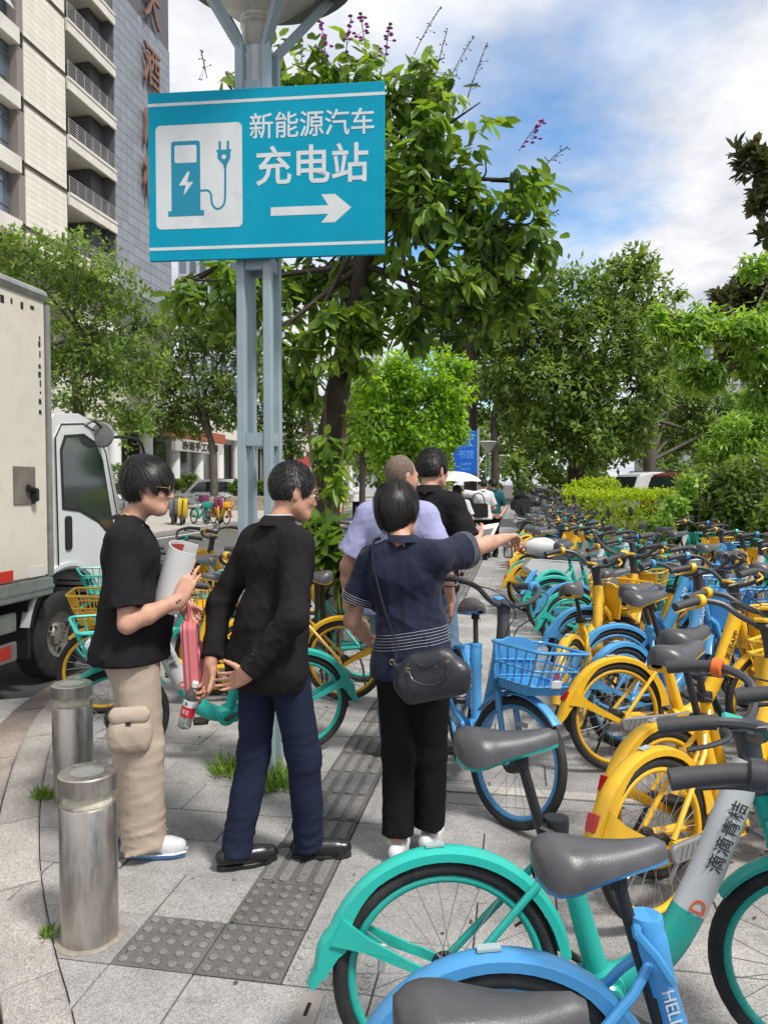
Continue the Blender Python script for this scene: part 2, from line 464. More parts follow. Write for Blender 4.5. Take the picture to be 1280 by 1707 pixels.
# paving slabs 0.6 x 0.3, tactile strip x -1.05..-0.75
pave = struct(empty('pavement'))
SL, SW, TH = 0.60, 0.302, 0.05
def slab_mesh(w, h):
    me = MB().box((0, 0, -TH / 2), (w - 0.006, h - 0.006, TH)).mesh('paving_slab', GRANITE, 0)
    return bevel_mesh(me, 0.003)
SLAB = {0.6: slab_mesh(0.6, SW), 0.3: slab_mesh(0.3, SW), 0.45: slab_mesh(0.45, SW)}
def kerb_x(y):
    for a, b in zip(kin, kin[1:]):
        if a.y <= y <= b.y: return a.x + (b.x - a.x) * (y - a.y) / (b.y - a.y)
    return kin[-1].x
Y0 = 2.33
slabs = []
def clip_slab(x0, x1, y0, y1):     # slab cut along the kerb
    kx0, kx1 = kerb_x(y0 + 0.003), kerb_x(y1 - 0.003)
    if x1 <= min(kx0, kx1) + 0.02: return
    if x0 > max(kx0, kx1) + 0.004:
        return slabs.append((x0, x1, y0, y1, None))
    e = 0.003
    poly = []
    ys = [y0 + e + (y1 - y0 - 2 * e) * q / 8 for q in range(9)]
    left = [(max(x0 + e, kerb_x(y) + e), y) for y in ys]
    if all(l[0] > x1 - 0.03 for l in left): return
    left = [(min(l[0], x1 - e * 2), l[1]) for l in left]
    poly = [(x1 - e, y0 + e), (x1 - e, y1 - e)] + left[::-1]
    slabs.append((x0, x1, y0, y1, poly))
row = -7
while True:
    y0 = Y0 + row * SW; y1 = y0 + SW
    if y0 > 60: break
    sh = 0.0 if row % 2 == 0 else 0.3
    # left of the strip
    xe = -1.05
    if row == 0: xe = -1.35
    first = True
    while xe > -3.6:
        w = (0.3 if (first and sh) else 0.6)
        clip_slab(xe - w, xe, y0, y1); xe -= w; first = False
    # right of the strip
    xs = -0.45 if row in (0,) else -0.75
    if row < 0:
        clip_slab(-1.05, -0.45, y0, y1); xs = -0.45
    first = True
    while xs < 3.0:
        w = 0.3 if (first and not sh) else 0.6
        clip_slab(xs, xs + w, y0, y1); xs += w; first = False
    row += 1
slabs.sort(key=lambda s: (s[2] ** 2 + (s[0]) ** 2))
rest = MB(); n_obj = 0
for (x0, x1, y0, y1, poly) in slabs:
    dz = rng.uniform(-0.003, 0.001); cx, cy = (x0 + x1) / 2, (y0 + y1) / 2
    rx, ry = rng.uniform(-.003, .003), rng.uniform(-.003, .003)
    vis = y0 > 1.2 and abs((cx - (-0.1763 * cy))) < 0.60 * cy + 0.4
    if n_obj < 300 and vis:
        if poly:
            mb = MB().prism(poly, -TH, 0.0)
            ob = mb.build('paving_slab', GRANITE, pave, 0); ob.location.z = dz
        else:
            ob = link('paving_slab', SLAB[0.6 if x1 - x0 > .5 else 0.3], pave, (cx, cy, dz), (rx, ry, 0))
        n_obj += 1
    elif y0 > -2:
        p = poly or [(x0 + .003, y0 + .003), (x1 - .003, y0 + .003), (x1 - .003, y1 - .003), (x0 + .003, y1 - .003)]
        rest.prism(p, -0.01, dz)
struct(rest.build('paving_slabs_far', GRANITE, pave, 0), 'stuff')
# tactile tiles
tact = struct(empty('tactile_paving'))
def dome_tile():
    mb = MB().box((0, 0, -TH / 2), (0.294, 0.296, TH))
    for i in range(5):
        for j in range(5):
            mb.cur = 1; mb.lathe([(0.0165, -0.001), (0.0160, 0.005), (0.013, 0.007)], 10, (-0.118 + i * 0.059, -0.118 + j * 0.059, 0))
    return mb
def bar_tile():
    mb = MB().box((0, 0, -TH / 2), (0.294, 0.296, TH))
    for i in range(4):
        x = -0.107 + i * 0.0715
        prof = rounded(x - 0.0215, -0.136, x + 0.0215, 0.136, 0.016, 3)
        mb.cur = 1; mb.prism(prof, -0.001, 0.006)
    return mb
DOME = dome_tile().mesh('dome_tile', [TACTILE_D, TACTILE]); BAR = bar_tile().mesh('guide_tile', [TACTILE_D, TACTILE])
DOME_L = dome_tile().mesh('dome_tile', [GRANITE, GRANITE])
for (tx, ty, me) in ((-1.2, Y0 + SW / 2, DOME), (-0.9, Y0 + SW / 2, DOME), (-0.6, Y0 + SW / 2, DOME_L), (-0.9, Y0 + SW * 1.5, DOME)):
    link('dome_tile', me, tact, (tx, ty, 0.0))
i = 2
while Y0 + i * SW < 60:
    link('guide_tile', BAR, tact, (-0.9, Y0 + (i + .5) * SW, rng.uniform(-.002, .001)), (rng.uniform(-.004, .004), 0, rng.uniform(-.006, .006)))
    i += 1
# pale crossing strip of stone and the access cover at the lower edge
o = MB().box((0, 0, 0), (2.6, 0.09, 0.006)).build('stone_band', mat('pale_stone', (0.46, 0.44, 0.40), 0.8, var=0.15, vscale=15, dirt=0.4, dscale=12), None, 0, (0.72, 4.02, 0.006)); struct(o)
lid = empty('access_cover', (-0.63, 2.06, 0.004))
bevel = MB().lathe([(0.17, -0.01), (0.17, 0.002), (0.163, 0.005), (0.0, 0.006)], 32, (0.02, -0.13, 0))
bevel.build('lid', mat('cover_steel', (0.40, 0.37, 0.35), 0.5, 0.3, var=0.15, vscale=6, dirt=0.4), lid)
MB().prism(rounded(-0.035, -0.02, 0.035, 0.24, 0.01), -0.01, 0.004).build('tongue', mat('cover_steel2', (0.33, 0.30, 0.27), 0.7, var=0.15, dirt=0.3), lid)
MB().prism(rounded(-0.006, 0.13, 0.006, 0.19, 0.005), 0.004, 0.0055).build('slot', BLACK, lid)
tag(lid, 'small round steel access cover with a slotted tongue at the lower edge', 'cover')
# road markings
def paint(name, pts, z=-0.1):
    o = ground_sheet(name, pts, z, WHITE_PAINT); struct(o); return o
for (a, b) in (((0, 1168), (48, 1163)), ((20, 1235), (40, 1190))):
    pass
p = [G(0, 1230, -.1), G(18, 1225, -.1), G(50, 1163, -.1), G(0, 1168, -.1)]
paint('road_marking', [(q.x, q.y) for q in [G(-60, 1215, -.1), G(22, 1208, -.1), G(50, 1163, -.1), G(-60, 1172, -.1)]])
paint('road_marking', [(q.x, q.y) for q in [G(-60, 1290, -.1), G(-5, 1275, -.1), G(12, 1226, -.1), G(-60, 1232, -.1)]])
paint('road_marking', [(-3.72, 7.2), (-3.62, 7.2), (-3.62, 40), (-3.72, 40)])
paint('road_marking', [(-11.2, 8), (-11.05, 8), (-11.05, 80), (-11.2, 80)])
paint('road_marking', [(-5.2, 9), (-4.2, 9.3), (-4.2, 9.45), (-5.2, 9.15)])
for k in range(9):
    paint('road_marking', [(-7.5, 8 + k * 6), (-7.36, 8 + k * 6), (-7.36, 10.5 + k * 6), (-7.5, 10.5 + k * 6)])
# far pavement across the road, raised by its own kerb
FARP = mat('far_paving', (0.40, 0.375, 0.34), 0.85, var=0.15, vscale=1.5, dirt=0.3, dscale=0.8, dirtcol=(0.2, 0.19, 0.17))
o = MB().b2((-60, -6, -0.3), (-11.85, 110, 0.045)).build('far_pavement', FARP, None, 0); struct(o)
fk = struct(empty('far_kerb'))
fkm = bevel_mesh(MB().box((0, 0, 0), (0.25, 1.19, 0.3)).mesh('kerb_stone', KERBSTONE, 0), 0.02)
for k in range(60): link('kerb_stone', fkm, fk, (-11.72, 8 + k * 1.2, -0.09))
# planted ground on the right
SOIL = mat('soil', (0.07, 0.055, 0.04), 0.95, var=0.4, vscale=10, bump=0.6, bscale=20)
o = ground_sheet('planting_bed', [(2.75, -3), (60, -3), (60, 110), (2.2, 110), (2.2, 12)], 0.012, SOIL); struct(o)
# ---------------------------------------------------------------- bollards
def bollard(x, y, h, label):
    e = empty('bollard', (x, y, 0))
    r = 0.098
    MB().lathe([(r, 0), (r, h - 0.115), (r - 0.004, h - 0.109), (r - 0.014, h - 0.109)], 40).build('post', STEEL, e)
    MB().lathe([(r - 0.014, h - 0.115), (r - 0.018, h - 0.06)], 32).build('reflective_band', mat('peeling_band', (0.62, 0.58, 0.46), 0.7, var=0.3, vscale=22, dirt=0.9, dscale=16, dirtcol=(0.20, 0.14, 0.05)), e)
    me = MB().lathe([(r - 0.015, h - 0.062), (r + 0.002, h - 0.062), (r + 0.002, h - 0.004), (r - 0.003, h)], 40).build('cap', STEEL, e)
    MB().lathe([(r - 0.003, h - 0.001), (0, h + 0.0015)], 40, cap=False).build('cap_plate', STEEL_TOP, e)
    MB().lathe([(r + 0.02, 0.001), (r + 0.008, 0.006), (r - 0.01, 0.008)], 32, cap=False).build('mortar_ring', mat('mortar', (0.30, 0.265, 0.22), 0.9, var=0.2, vscale=30, dirt=0.5), e)
    tag(e, label, 'bollard', 'steel bollards along the kerb')
b1 = G(150, 1562); b2 = G(123, 1332)
bollard(b1.x, b1.y, 0.60, 'stainless steel bollard nearest the camera with scratched shaft')
bollard(b2.x, b2.y, 0.60, 'stainless steel bollard farther back, behind the nearer one and beside the teal bike wheel')
# ---------------------------------------------------------------- lamp post and charging-station sign
POLE = G(437, 1290)
lamp = tag(empty('street_lamp', (POLE.x, POLE.y, 0)), 'grey four-legged lamp post with glass funnel lantern, carrying the blue sign', 'street lamp')
s = 0.074
for sx in (-1, 1):
    for sy in (-1, 1):
        me = bevel_mesh(MB().box((sx * s, sy * s, 1.98), (0.046, 0.046, 3.96)).mesh('post', GREYPAINT, 0), 0.004)
        link('post', me, lamp)
for z in (0.55, 1.86, 2.80, 3.72):
    mb = MB()
    for a in (-1, 1):
        mb.box((a * s, 0, z), (0.03, 2 * s - 0.05, 0.07)); mb.box((0, a * s, z), (2 * s - 0.05, 0.03, 0.07))
    mb.build('rung', GREYPAINT, lamp, 0)
MB().lathe([(0.05, 3.66), (0.058, 3.67), (0.058, 3.96), (0.064, 3.965)], 24).build('core_tube', mat('pale_tube', (0.5, 0.55, 0.56), 0.4, var=0.1), lamp)
MB().lathe([(0.060, 3.965), (0.078, 3.99), (0.086, 4.06), (0.090, 4.07), (0.093, 4.075), (0.090, 4.095), (0.094, 4.10), (0.096, 4.13)], 32, cap=False).build('lamp_neck', mat('dirty_glass', (0.44, 0.42, 0.36), 0.25, var=0.25, vscale=9, dirt=0.4, coat=0.4), lamp)
GLASSY = mat('lantern_glass', (0.66, 0.65, 0.58), 0.3, var=0.2, vscale=5, stretch=(4, 4, 1), trans=0.25, dirt=0.45, dscale=7, dirtcol=(0.26, 0.24, 0.17))
MB().lathe([(0.096, 4.12), (0.16, 4.17), (0.27, 4.26), (0.36, 4.34), (0.40, 4.38)], 40, cap=False).build('lantern', GLASSY, lamp)
for sx in (-1, 1):
    for sy in (-1, 1):
        a = Vector((sx * s, sy * s, 3.95)); b = Vector((sx * 0.31, sy * 0.31, 4.36))
        m = frame_mat(a.lerp(b, .5), (b - a), (sx, -sy, 0))
        ob = link('arm', bevel_mesh(MB().box((0, 0, 0), ((b - a).length + 0.04, 0.045, 0.05)).mesh('arm', GREYPAINT, 0), 0.004), lamp)
        ob.matrix_local = m
MB().lathe([(0.36, 4.37), (0.46, 4.36), (0.50, 4.375), (0.46, 4.42), (0.0, 4.50)], 40, (0.05, 0, 0), cap=False).build('canopy', mat('lamp_canopy', (0.13, 0.135, 0.14), 0.5), lamp)
# --- sign
CYAN = mat('sign_blue', (0.0, 0.315, 0.47), 0.6, spec=0.15, var=0.06, vscale=3, dirt=0.12, dscale=4, dirtcol=(0.1, 0.35, 0.5), bump=0.03, bscale=5)
SIGNW = mat('sign_white', (0.66, 0.69, 0.70), 0.5, var=0.06, vscale=5, dirt=0.55, dscale=6, dirtcol=(0.38, 0.41, 0.42))
SIGNB = mat('sign_print_blue', (0.0, 0.235, 0.37), 0.55)
sc = D(442, 289, 4.03)
sg = empty('direction_sign', (sc.x, sc.y, sc.z), R(4))
W, Hs = 1.262, 0.88
pxs = W / 400.0
me = bevel_mesh(MB().box((0, 0, 0), (W, 0.022, Hs)).mesh('panel', CYAN, 0), 0.002)
link('panel', me, sg)
def su(px, py):                   # photo pixel on the unsheared sign face -> local metres
    return ((px - 442) * pxs, (289 - py) * pxs)
FNS = lambda u, v, h: (u, -0.011 - h, v)
def flat(name, polys, m, h0, h1, par=sg):
    mb = MB()
    for p in polys: mb.prism([su(*q) for q in p][::-1], h0, h1, FNS)
    return mb.build(name, m, par, 0)
def rr(x0, y0, x1, y1, r): return rounded(x0, y0, x1, y1, r)
flat('white_line', [[(242, 167), (642, 167), (642, 172), (242, 172)]], SIGNW, -0.0005, 0.001)
flat('white_line', [[(242, 406), (642, 406), (642, 411), (242, 411)]], SIGNW, -0.0005, 0.001)
pic = flat('pictogram_panel', [rr(255, 204, 404, 376, 9)], SIGNW, -0.0005, 0.0012)
pump = [(276, 355), (276, 346), (282, 346), (282, 234), (285, 231), (329, 231), (332, 234), (332, 346), (338, 346), (338, 355)]
flat('pump_print', [pump], SIGNB, 0.0012, 0.002, sg)
flat('pump_window', [rr(288, 238, 326, 267, 3)], SIGNW, 0.002, 0.0026, sg)
flat('bolt_print', [[(310, 282), (295, 304), (307, 304), (303, 321), (320, 299), (309, 299), (314, 282)]], SIGNW, 0.002, 0.0026, sg)
hose = spline([(332, 314, 0), (344, 314, 0), (350, 320, 0), (352, 336, 0), (360, 345, 0), (370, 341, 0), (374, 330, 0), (375, 300, 0), (375, 276, 0)], 6)
def ribbon(pts, w):
    l = offset_line(pts, w); r_ = offset_line(pts, -w)
    out = []
    for i in range(len(pts) - 1):
        out.append([(l[i].x, l[i].y), (l[i + 1].x, l[i + 1].y), (r_[i + 1].x, r_[i + 1].y), (r_[i].x, r_[i].y)][::-1])
    return out
mb = MB()
for q in ribbon(hose, 1.7): mb.prism([su(*t) for t in q], 0.0012, 0.002, FNS)
mb.build('hose_print', SIGNB, sg, 0)
flat('plug_print', [[(360, 248), (386, 248), (386, 251), (384, 251), (384, 262), (378, 273), (377, 278), (373, 278), (372, 273), (362, 262), (362, 251), (360, 251)], [(364, 234), (368, 234), (368, 248), (364, 248)], [(378, 234), (382, 234), (382, 248), (378, 248)]], SIGNB, 0.0012, 0.002, sg)
flat('plug_dot', [[(373 + 4 * math.cos(a * .7854), 260 + 4 * math.sin(a * .7854)) for a in range(8)]], SIGNW, 0.002, 0.0026, sg)
flat('arrow_print', [[(452, 346), (549, 346), (537, 328), (560, 328), (587, 351), (560, 374), (537, 374), (549, 360), (452, 360)]], SIGNW, -0.0005, 0.001)
def sign_text(s_, px, py, size, width, off):
    u, v = su(px, py)
    put_text('lettering', s_, size, frame_mat((u, -0.0118, v), (1, 0, 0), (0, 0, 1)), SIGNW, sg, 0.0008, off, width)
sign_text('新能源汽车', 521, 212, 0.142, 208 * pxs, 0.0012)
sign_text('充电站', 521, 278, 0.212, 188 * pxs, 0.003)
for z in (-0.25, 0.25): MB().box((0, 0.026, z), (0.6, 0.03, 0.04)).build('bracket', GREYPAINT, sg, 0)
tag(sg, 'cyan roadside sign with charging pump pictogram, white characters and right arrow', 'sign')
# ---------------------------------------------------------------- rental bicycles
TEAL = mat('teal_paint', (0.022, 0.43, 0.36), 0.38, var=0.07, vscale=3, dirt=0.5, dscale=16, dirtcol=(0.10, 0.27, 0.23), coat=0.12, rnd=0.14, rvar=.14, bump=.04, bscale=60)
BLUE = mat('blue_paint', (0.075, 0.33, 0.66), 0.36, var=0.07, vscale=3, dirt=0.5, dscale=16, dirtcol=(0.15, 0.27, 0.40), coat=0.12, rnd=0.14, rvar=.14, bump=.04, bscale=60)
YELLOW = mat('yellow_paint', (0.80, 0.46, 0.018), 0.38, var=0.07, vscale=3, dirt=0.5, dscale=16, dirtcol=(0.46, 0.30, 0.08), coat=0.12, rnd=0.14, rvar=.14, bump=.04, bscale=60)
GREYP = mat('grey_plastic', (0.20, 0.20, 0.20), 0.5, var=0.1, dirt=0.3)
DKGREY = mat('dark_grey_bar', (0.045, 0.048, 0.055), 0.42, var=0.15, vscale=8, dirt=0.25, dirtcol=(0.12, 0.12, 0.12))
SADDLE = mat('saddle_vinyl', (0.075, 0.075, 0.080), 0.40, var=0.2, vscale=7, bump=0.08, bscale=260, dirt=0.45, dscale=9, dirtcol=(0.16, 0.155, 0.15), rvar=.12, rnd=.2)
SLEEVE = mat('pale_frame', (0.56, 0.57, 0.57), 0.4, var=0.05, vscale=4, dirt=0.3, dscale=8, dirtcol=(0.4, 0.4, 0.38), coat=0.2)
SPOKE = mat('spoke_steel', (0.45, 0.45, 0.46), 0.35, 0.8)
REDLIGHT = mat('red_reflector', (0.42, 0.01, 0.012), 0.2, coat=0.6)
ORANGE = mat('orange_bell', (0.80, 0.16, 0.02), 0.45)
PRINTW = mat('white_print', (0.75, 0.76, 0.78), 0.5)
PRINTK = mat('black_print', (0.03, 0.03, 0.03), 0.5)
PRINTO = mat('orange_print', (0.80, 0.12, 0.02), 0.5)
WR = 0.305
def spokes_mb(hub_r, n=26):
    mb = MB()
    for i in range(n):
        a = 2 * math.pi * i / n; s_ = 1 if i % 2 else -1
        b = a + (0.55 if (i // 2) % 2 else -0.55)
        p = Vector((hub_r * math.cos(b), s_ * 0.026, hub_r * math.sin(b))); q = Vector((0.25 * math.cos(a), 0, 0.25 * math.sin(a)))
        mb.tube([p, q], 0.0013, 3, False)
    return mb
def torus(mb, r, m, n=44, k=8, sq=(1, 1)):
    rows = []
    for i in range(n + 1):
        a = 2 * math.pi * i / n
        rows.append([((r + m * sq[0] * math.cos(2 * math.pi * j / k)) * math.cos(a), m * sq[1] * math.sin(2 * math.pi * j / k), (r + m * sq[0] * math.cos(2 * math.pi * j / k)) * math.sin(a)) for j in range(k)])
    return mb.strip(rows, True)
def fender(path, w, t=0.010):
    # path: (pos(x,z), outward normal(nx,nz), skirt depth, half width)
    rows = []
    for (x, z, nx, nz, sk, hw) in path:
        prof = [(-sk, -hw), (-0.008, -hw), (0.0, -hw * .6), (0.004, 0), (0.0, hw * .6), (-0.008, hw), (-sk, hw), (-sk, hw - .005), (-.013, hw - .006), (-.013, -hw + .006), (-sk, -hw + .005)]
        rows.append([(x + nx * h, y, z + nz * h) for h, y in prof])
    mb = MB().strip(rows, True)
    k = 11
    mb.f.append(list(range(k))); mb.m.append(0)
    mb.f.append(list(range(len(mb.v) - k, len(mb.v)))[::-1]); mb.m.append(0)
    return mb
def rear_fender(kind):
    path = []
    R0 = 0.338
    a_end = {'teal': 158, 'blue': 150, 'yellow': 150}[kind]
    for i in range(25):
        a = R(8 + (a_end - 8) * i / 24)
        f = i / 24
        sk = 0.030 + (0.035 * max(0, f - 0.75) * 4 if kind != 'teal' else 0.02 * max(0, f - .8) * 5) + (0.03 * max(0, 0.35 - f) * 3 if kind != 'teal' else 0)
        path.append((R0 * math.cos(a), WR + R0 * math.sin(a), math.cos(a), math.sin(a), sk, 0.031))
    a = R(a_end); tx, tz = -math.sin(a), math.cos(a)
    ln = {'teal': 0.15, 'blue': 0.17, 'yellow': 0.21}[kind]
    x0, z0 = R0 * math.cos(a), WR + R0 * math.sin(a)
    for i in range(1, 7):
        f = i / 6
        ang = a - R(16) * math.sin(math.pi * f) + R(6) * f
        nx, nz = math.cos(ang), math.sin(ang)
        bul = 0.012 * math.sin(math.pi * min(1, f * 1.6))
        path.append((x0 + tx * ln * f + nx * bul, z0 + tz * ln * f + nz * bul, math.cos(a - .15 * f), math.sin(a - .15 * f), 0.064 * (1 - f) + 0.016, 0.031 - 0.004 * f))
    mb = fender(path, 0.031)
    # stays from the tail back to the hub
    wst = {'teal': 0.020, 'blue': 0.022, 'yellow': 0.024}[kind]
    p0 = Vector((-0.275, 0, WR + 0.125)); p1 = Vector((0.03, 0, WR - 0.01))
    if kind == 'yellow': p1 = Vector((0.04, 0, WR - 0.045))
    d = (p1 - p0).normalized(); n = Vector((-d.z, 0, d.x))
    for s_ in (-1, 1):
        y = s_ * 0.0315
        ctl = [(p0 + n * wst * 1.9 - d * .02), p0.lerp(p1, .2) + n * wst * .9, p0.lerp(p1, .55) + n * wst * .6, p1 + n * wst * .6, p1 - n * wst * .6, p0.lerp(p1, .55) - n * wst * .6, p0.lerp(p1, .2) - n * wst * .9, (p0 - n * wst * 1.9 - d * .02)]
        poly = [(q.x, q.z) for q in ctl]
        mb.prism(poly[::-1] if s_ > 0 else poly[::-1], y - 0.005, y + 0.005, lambda u, v, h: (u, h + (0.028 * (1 if h > 0 else -1)) * max(0, (u + 0.28) / 0.3), v))
    return mb
def saddle_mb():
    top = MB(); low = MB()
    secs = []
    n = 15
    for i in range(n):
        t = i / (n - 1)
        x = -0.135 + 0.28 * t
        w = 0.088 * (1 - max(0, (t - 0.28) / 0.72) ** 0.75 * 0.72) if t > 0.28 else 0.088 * math.sin(math.pi / 2 * min(1, (t + 0.05) / 0.33)) ** 0.6
        if t > 0.93: w *= 0.75
        h = 0.022 + 0.026 * max(0, 1 - t * 1.7) ** 1.3 + 0.008 * max(0, t - .7) * 3 - (0.012 if t > .95 else 0)
        dep = 0.062 - 0.052 * t ** 0.8
        if i == 0: w *= .70; dep *= .5; h -= .022
        if i == 1: h -= .006; dep *= .85
        secs.append((x, w, h, dep))
    k = 14
    rows = []; rl = []
    for x, w, h, dep in secs:
        r_ = []
        for j in range(k):
            a = math.pi * j / (k - 1)
            y = w * math.cos(a); c = max(0.0, math.sin(a))
            z = h * c ** 0.8 - dep * (1 - c) ** 0.95 * abs(math.cos(a))
            r_.append((x, y, z))
        rows.append(r_)
        z0 = r_[0][2]
        rl.append([(x, w * 0.99, z0 + .003), (x, w * 0.9, z0 - .010), (x, 0, z0 - 0.016), (x, -w * .9, z0 - .010), (x, -w * .99, z0 + .003)])
    top.strip(rows)
    top.f.append(list(range(k))[::-1]); top.m.append(0); nv = len(top.v); top.f.append(list(range(nv - k, nv))); top.m.append(0)
    low.strip(rl)
    return top, low
def basket_mb():
    mb = MB()
    def ring(z, x0, x1, w):
        return rounded(x0, -w, x1, w, 0.045, 4)
    levels = [(0.655, 0.965, 1.165, 0.135), (0.70, 0.955, 1.185, 0.147), (0.775, 0.945, 1.215, 0.165), (0.862, 0.93, 1.245, 0.185)]
    rings = []
    for z, x0, x1, w in levels:
        rings.append([Vector((u, v, z + 0.03 * (u - 1.05) * (z - .65) * 5)) for u, v in ring(z, x0, x1, w)])
    mb.tube(rings[3], 0.0085, 6, closed=True)
    mb.tube(rings[2], 0.0055, 4, closed=True)
    mb.tube(rings[1], 0.0055, 4, closed=True)
    # vertical bars
    def lerp_ring(li, s_):
        r_ = rings[li]; n = len(r_); per = [0]
        for i in range(n): per.append(per[-1] + (r_[(i + 1) % n] - r_[i]).length)
        t = s_ * per[-1]
        for i in range(n):
            if per[i + 1] >= t: return r_[i].lerp(r_[(i + 1) % n], (t - per[i]) / max(1e-6, per[i + 1] - per[i]))
        return r_[0]
    for i in range(22):
        s_ = (i + .5) / 22
        mb.tube([lerp_ring(0, s_), lerp_ring(1, s_), lerp_ring(2, s_), lerp_ring(3, s_)], 0.0048, 4, False)
    # tray
    mb.strip([rings[0], rings[1]], True)
    mb.f.append([len(mb.v) - 2 * len(rings[0]) + i for i in range(len(rings[0]))][::-1]); mb.m.append(0)
    # back plate
    mb.prism([(-0.12, 0.62), (0.12, 0.62), (0.15, 0.84), (0.06, 0.88), (-0.06, 0.88), (-0.15, 0.84)], 0.925, 0.94, lambda u, v, h: (h, u, v))
    mb.box((0.93, 0, 0.66), (0.10, 0.06, 0.05))
    return mb
BAR_PTS = [(0.815, 0, 1.015), (0.825, 0.07, 1.018), (0.845, 0.15, 1.045), (0.835, 0.215, 1.09), (0.775, 0.262, 1.112), (0.70, 0.285, 1.112), (0.60, 0.300, 1.095)]
GEO = {}
BELL = {}
def bike_geo(kind):
    M = {'teal': TEAL, 'blue': BLUE, 'yellow': YELLOW}[kind]
    g = []                                     # (name, mesh, steer, [children])
    def part(name, mb, m, steer=False, kids=(), smooth=40):
        g.append((name, mb.mesh(name, m, smooth), steer, [(kn, (km if not isinstance(km, MB) else km.mesh(kn, kmat, smooth)), kl) for kn, km, kmat, kl in kids]))
    tyre = torus(MB(), 0.284, 0.0215, 48, 10); rim = torus(MB(), 0.256, 0.014, 48, 8, (0.95, 1.0))
    rimm = M if kind != 'yellow' else YELLOW
    hubr = MB().lathe([(0.03, -0.045), (0.036, -0.03), (0.022, -0.026), (0.022, 0.026), (0.036, 0.03), (0.036, 0.05), (0.012, 0.055), (0.012, 0.07)], 16, axis='y')
    hubf = MB().lathe([(0.008, -0.06), (0.03, -0.045), (0.05, -0.04), (0.054, -0.02), (0.054, 0.02), (0.05, 0.04), (0.03, 0.045), (0.008, 0.06)], 18, axis='y')
    sp = spokes_mb(0.03); spf = spokes_mb(0.05)
    for nm, x, st, hub, spk in (('rear_wheel', 0, False, hubr, sp), ('front_wheel', 1.04, True, hubf, spf)):
        me = rim.mesh(nm, rimm, 60)
        kids = [('tyre', tyre.mesh('tyre', RUBBER, 60)), ('spokes', spk.mesh('spokes', SPOKE, 0)), ('hub', hub.mesh('hub', BLACK, 40))]
        kids.append(('wheel_reflector', bevel_mesh(MB().box((.13, .006, .12), (.075, .010, .022), (0, R(40), 0)).mesh('wheel_reflector', mat('clear_reflector', (.36, .37, .37), .3, coat=.4), 0), .004)))
        kids.append(('valve', MB().tube([(0, 0, -.246), (0, 0, -.222)], .004, 5).mesh('valve', BLACK, 40)))
        g.append((nm, me, st, [(a, b, None) for a, b in kids], (x, 0, WR)))
    # rear fender
    fk = []
    g.append(('rear_fender', rear_fender(kind).mesh('rear_fender', M, 40), False, fk))
    tl = MB().box((-0.326, 0, WR + 0.140), (0.020, 0.042, 0.062), (0, R(22), 0))
    if kind == 'yellow': fk.append(('tail_light', bevel_mesh(tl.mesh('tail_light', REDLIGHT, 0), 0.003), None))
    lb = MB().box((-0.03, 0, WR + 0.343), (0.05, 0.024, 0.006), (0, R(-5), 0))
    fk.append(('number_plate', lb.mesh('number_plate', mat('label_plastic', (0.38, 0.46, 0.47), 0.5), 0), None))
    # frame
    beam = spline([(0.40, 0, 0.275), (0.50, 0, 0.295), (0.60, 0, 0.37), (0.70, 0, 0.54), (0.79, 0, 0.745), (0.835, 0, 0.86)], 5)
    nb = len(beam)
    fr = MB()
    rad = [0.040 + 0.006 * math.sin(math.pi * i / (nb - 1)) for i in range(nb)]
    fl = (0.72, 1.12)
    if kind == 'teal':
        cut = 13
        fr.tube(beam[:cut + 1], rad[:cut + 1], 14, flat=(1.0, 0.8) if abs(0) else (0.85, 1.05))
    else:
        fr.tube(beam, rad, 14, flat=(0.85, 1.05))
    fr.tube([(0.425, 0, 0.24), (0.30, 0, 0.70)], [0.034, 0.024], 12)
    fr.tube([(0.36, 0, 0.275), (0.46, 0, 0.275)], [0.045, 0.05], 12)
    fr.lathe([(0.045, -0.045), (0.052, -0.03), (0.052, 0.03), (0.045, 0.045)], 16, (0.425, 0, 0.27), 'y')
    for s_ in (-1, 1):
        fr.tube([(0.0, s_ * 0.072, WR), (0.15, s_ * 0.065, 0.285), (0.40, s_ * 0.03, 0.275)], [0.016, 0.018, 0.022], 8)
        fr.tube([(0.315, s_ * 0.012, 0.645), (0.26, s_ * 0.045, 0.58), (0.015, s_ * 0.068, WR + .015)], 0.0105, 8)
    kids = []
    if kind == 'blue':
        fr.tube([(0.335, 0, 0.56), (0.31, 0, 0.66), (0.297, 0, 0.715)], [0.030, 0.036, 0.030], 12)
    g.append(('frame', fr.mesh('frame', M, 40), False, kids))
    g.append(('head_tube', MB().tube([(0.838, 0, 0.868), (0.893, 0, 0.69)], 0.030, 14).mesh('head_tube', M, 40), False, []))
    if kind == 'teal':
        sl = MB().tube(beam[13:], rad[13:], 14, flat=(0.85, 1.05))
        kids.append(('pale_sleeve', sl.mesh('pale_sleeve', SLEEVE, 40), None))
        up = (beam[-3] - beam[13]).normalized()
        mid = beam[13].lerp(beam[-1], 0.52)
        for s_ in (-1, 1):
            kids.append(('lettering', '滴滴青桔', 0.05, frame_mat(mid + Vector((0, s_ * 0.0395, 0)), up * 1.0 if s_ < 0 else up, Vector((0, s_, 0)).cross(up)), PRINTK, 0.20))
            kids.append(('logo', 'D', 0.06, frame_mat(beam[13].lerp(beam[-1], 0.06) + Vector((0, s_ * 0.041, 0)), up, Vector((0, s_, 0)).cross(up)), PRINTO, 0.035))
    elif kind == 'blue':
        up = Vector((0.425, 0, 0.24)) - Vector((0.30, 0, 0.70)); up.normalize()
        for s_ in (-1, 1):
            kids.append(('lettering', 'HELLO DESIGN', 0.038, frame_mat(Vector((0.365, s_ * 0.0305, 0.46)), up, Vector((0, s_, 0)).cross(up)), PRINTW, 0.24))
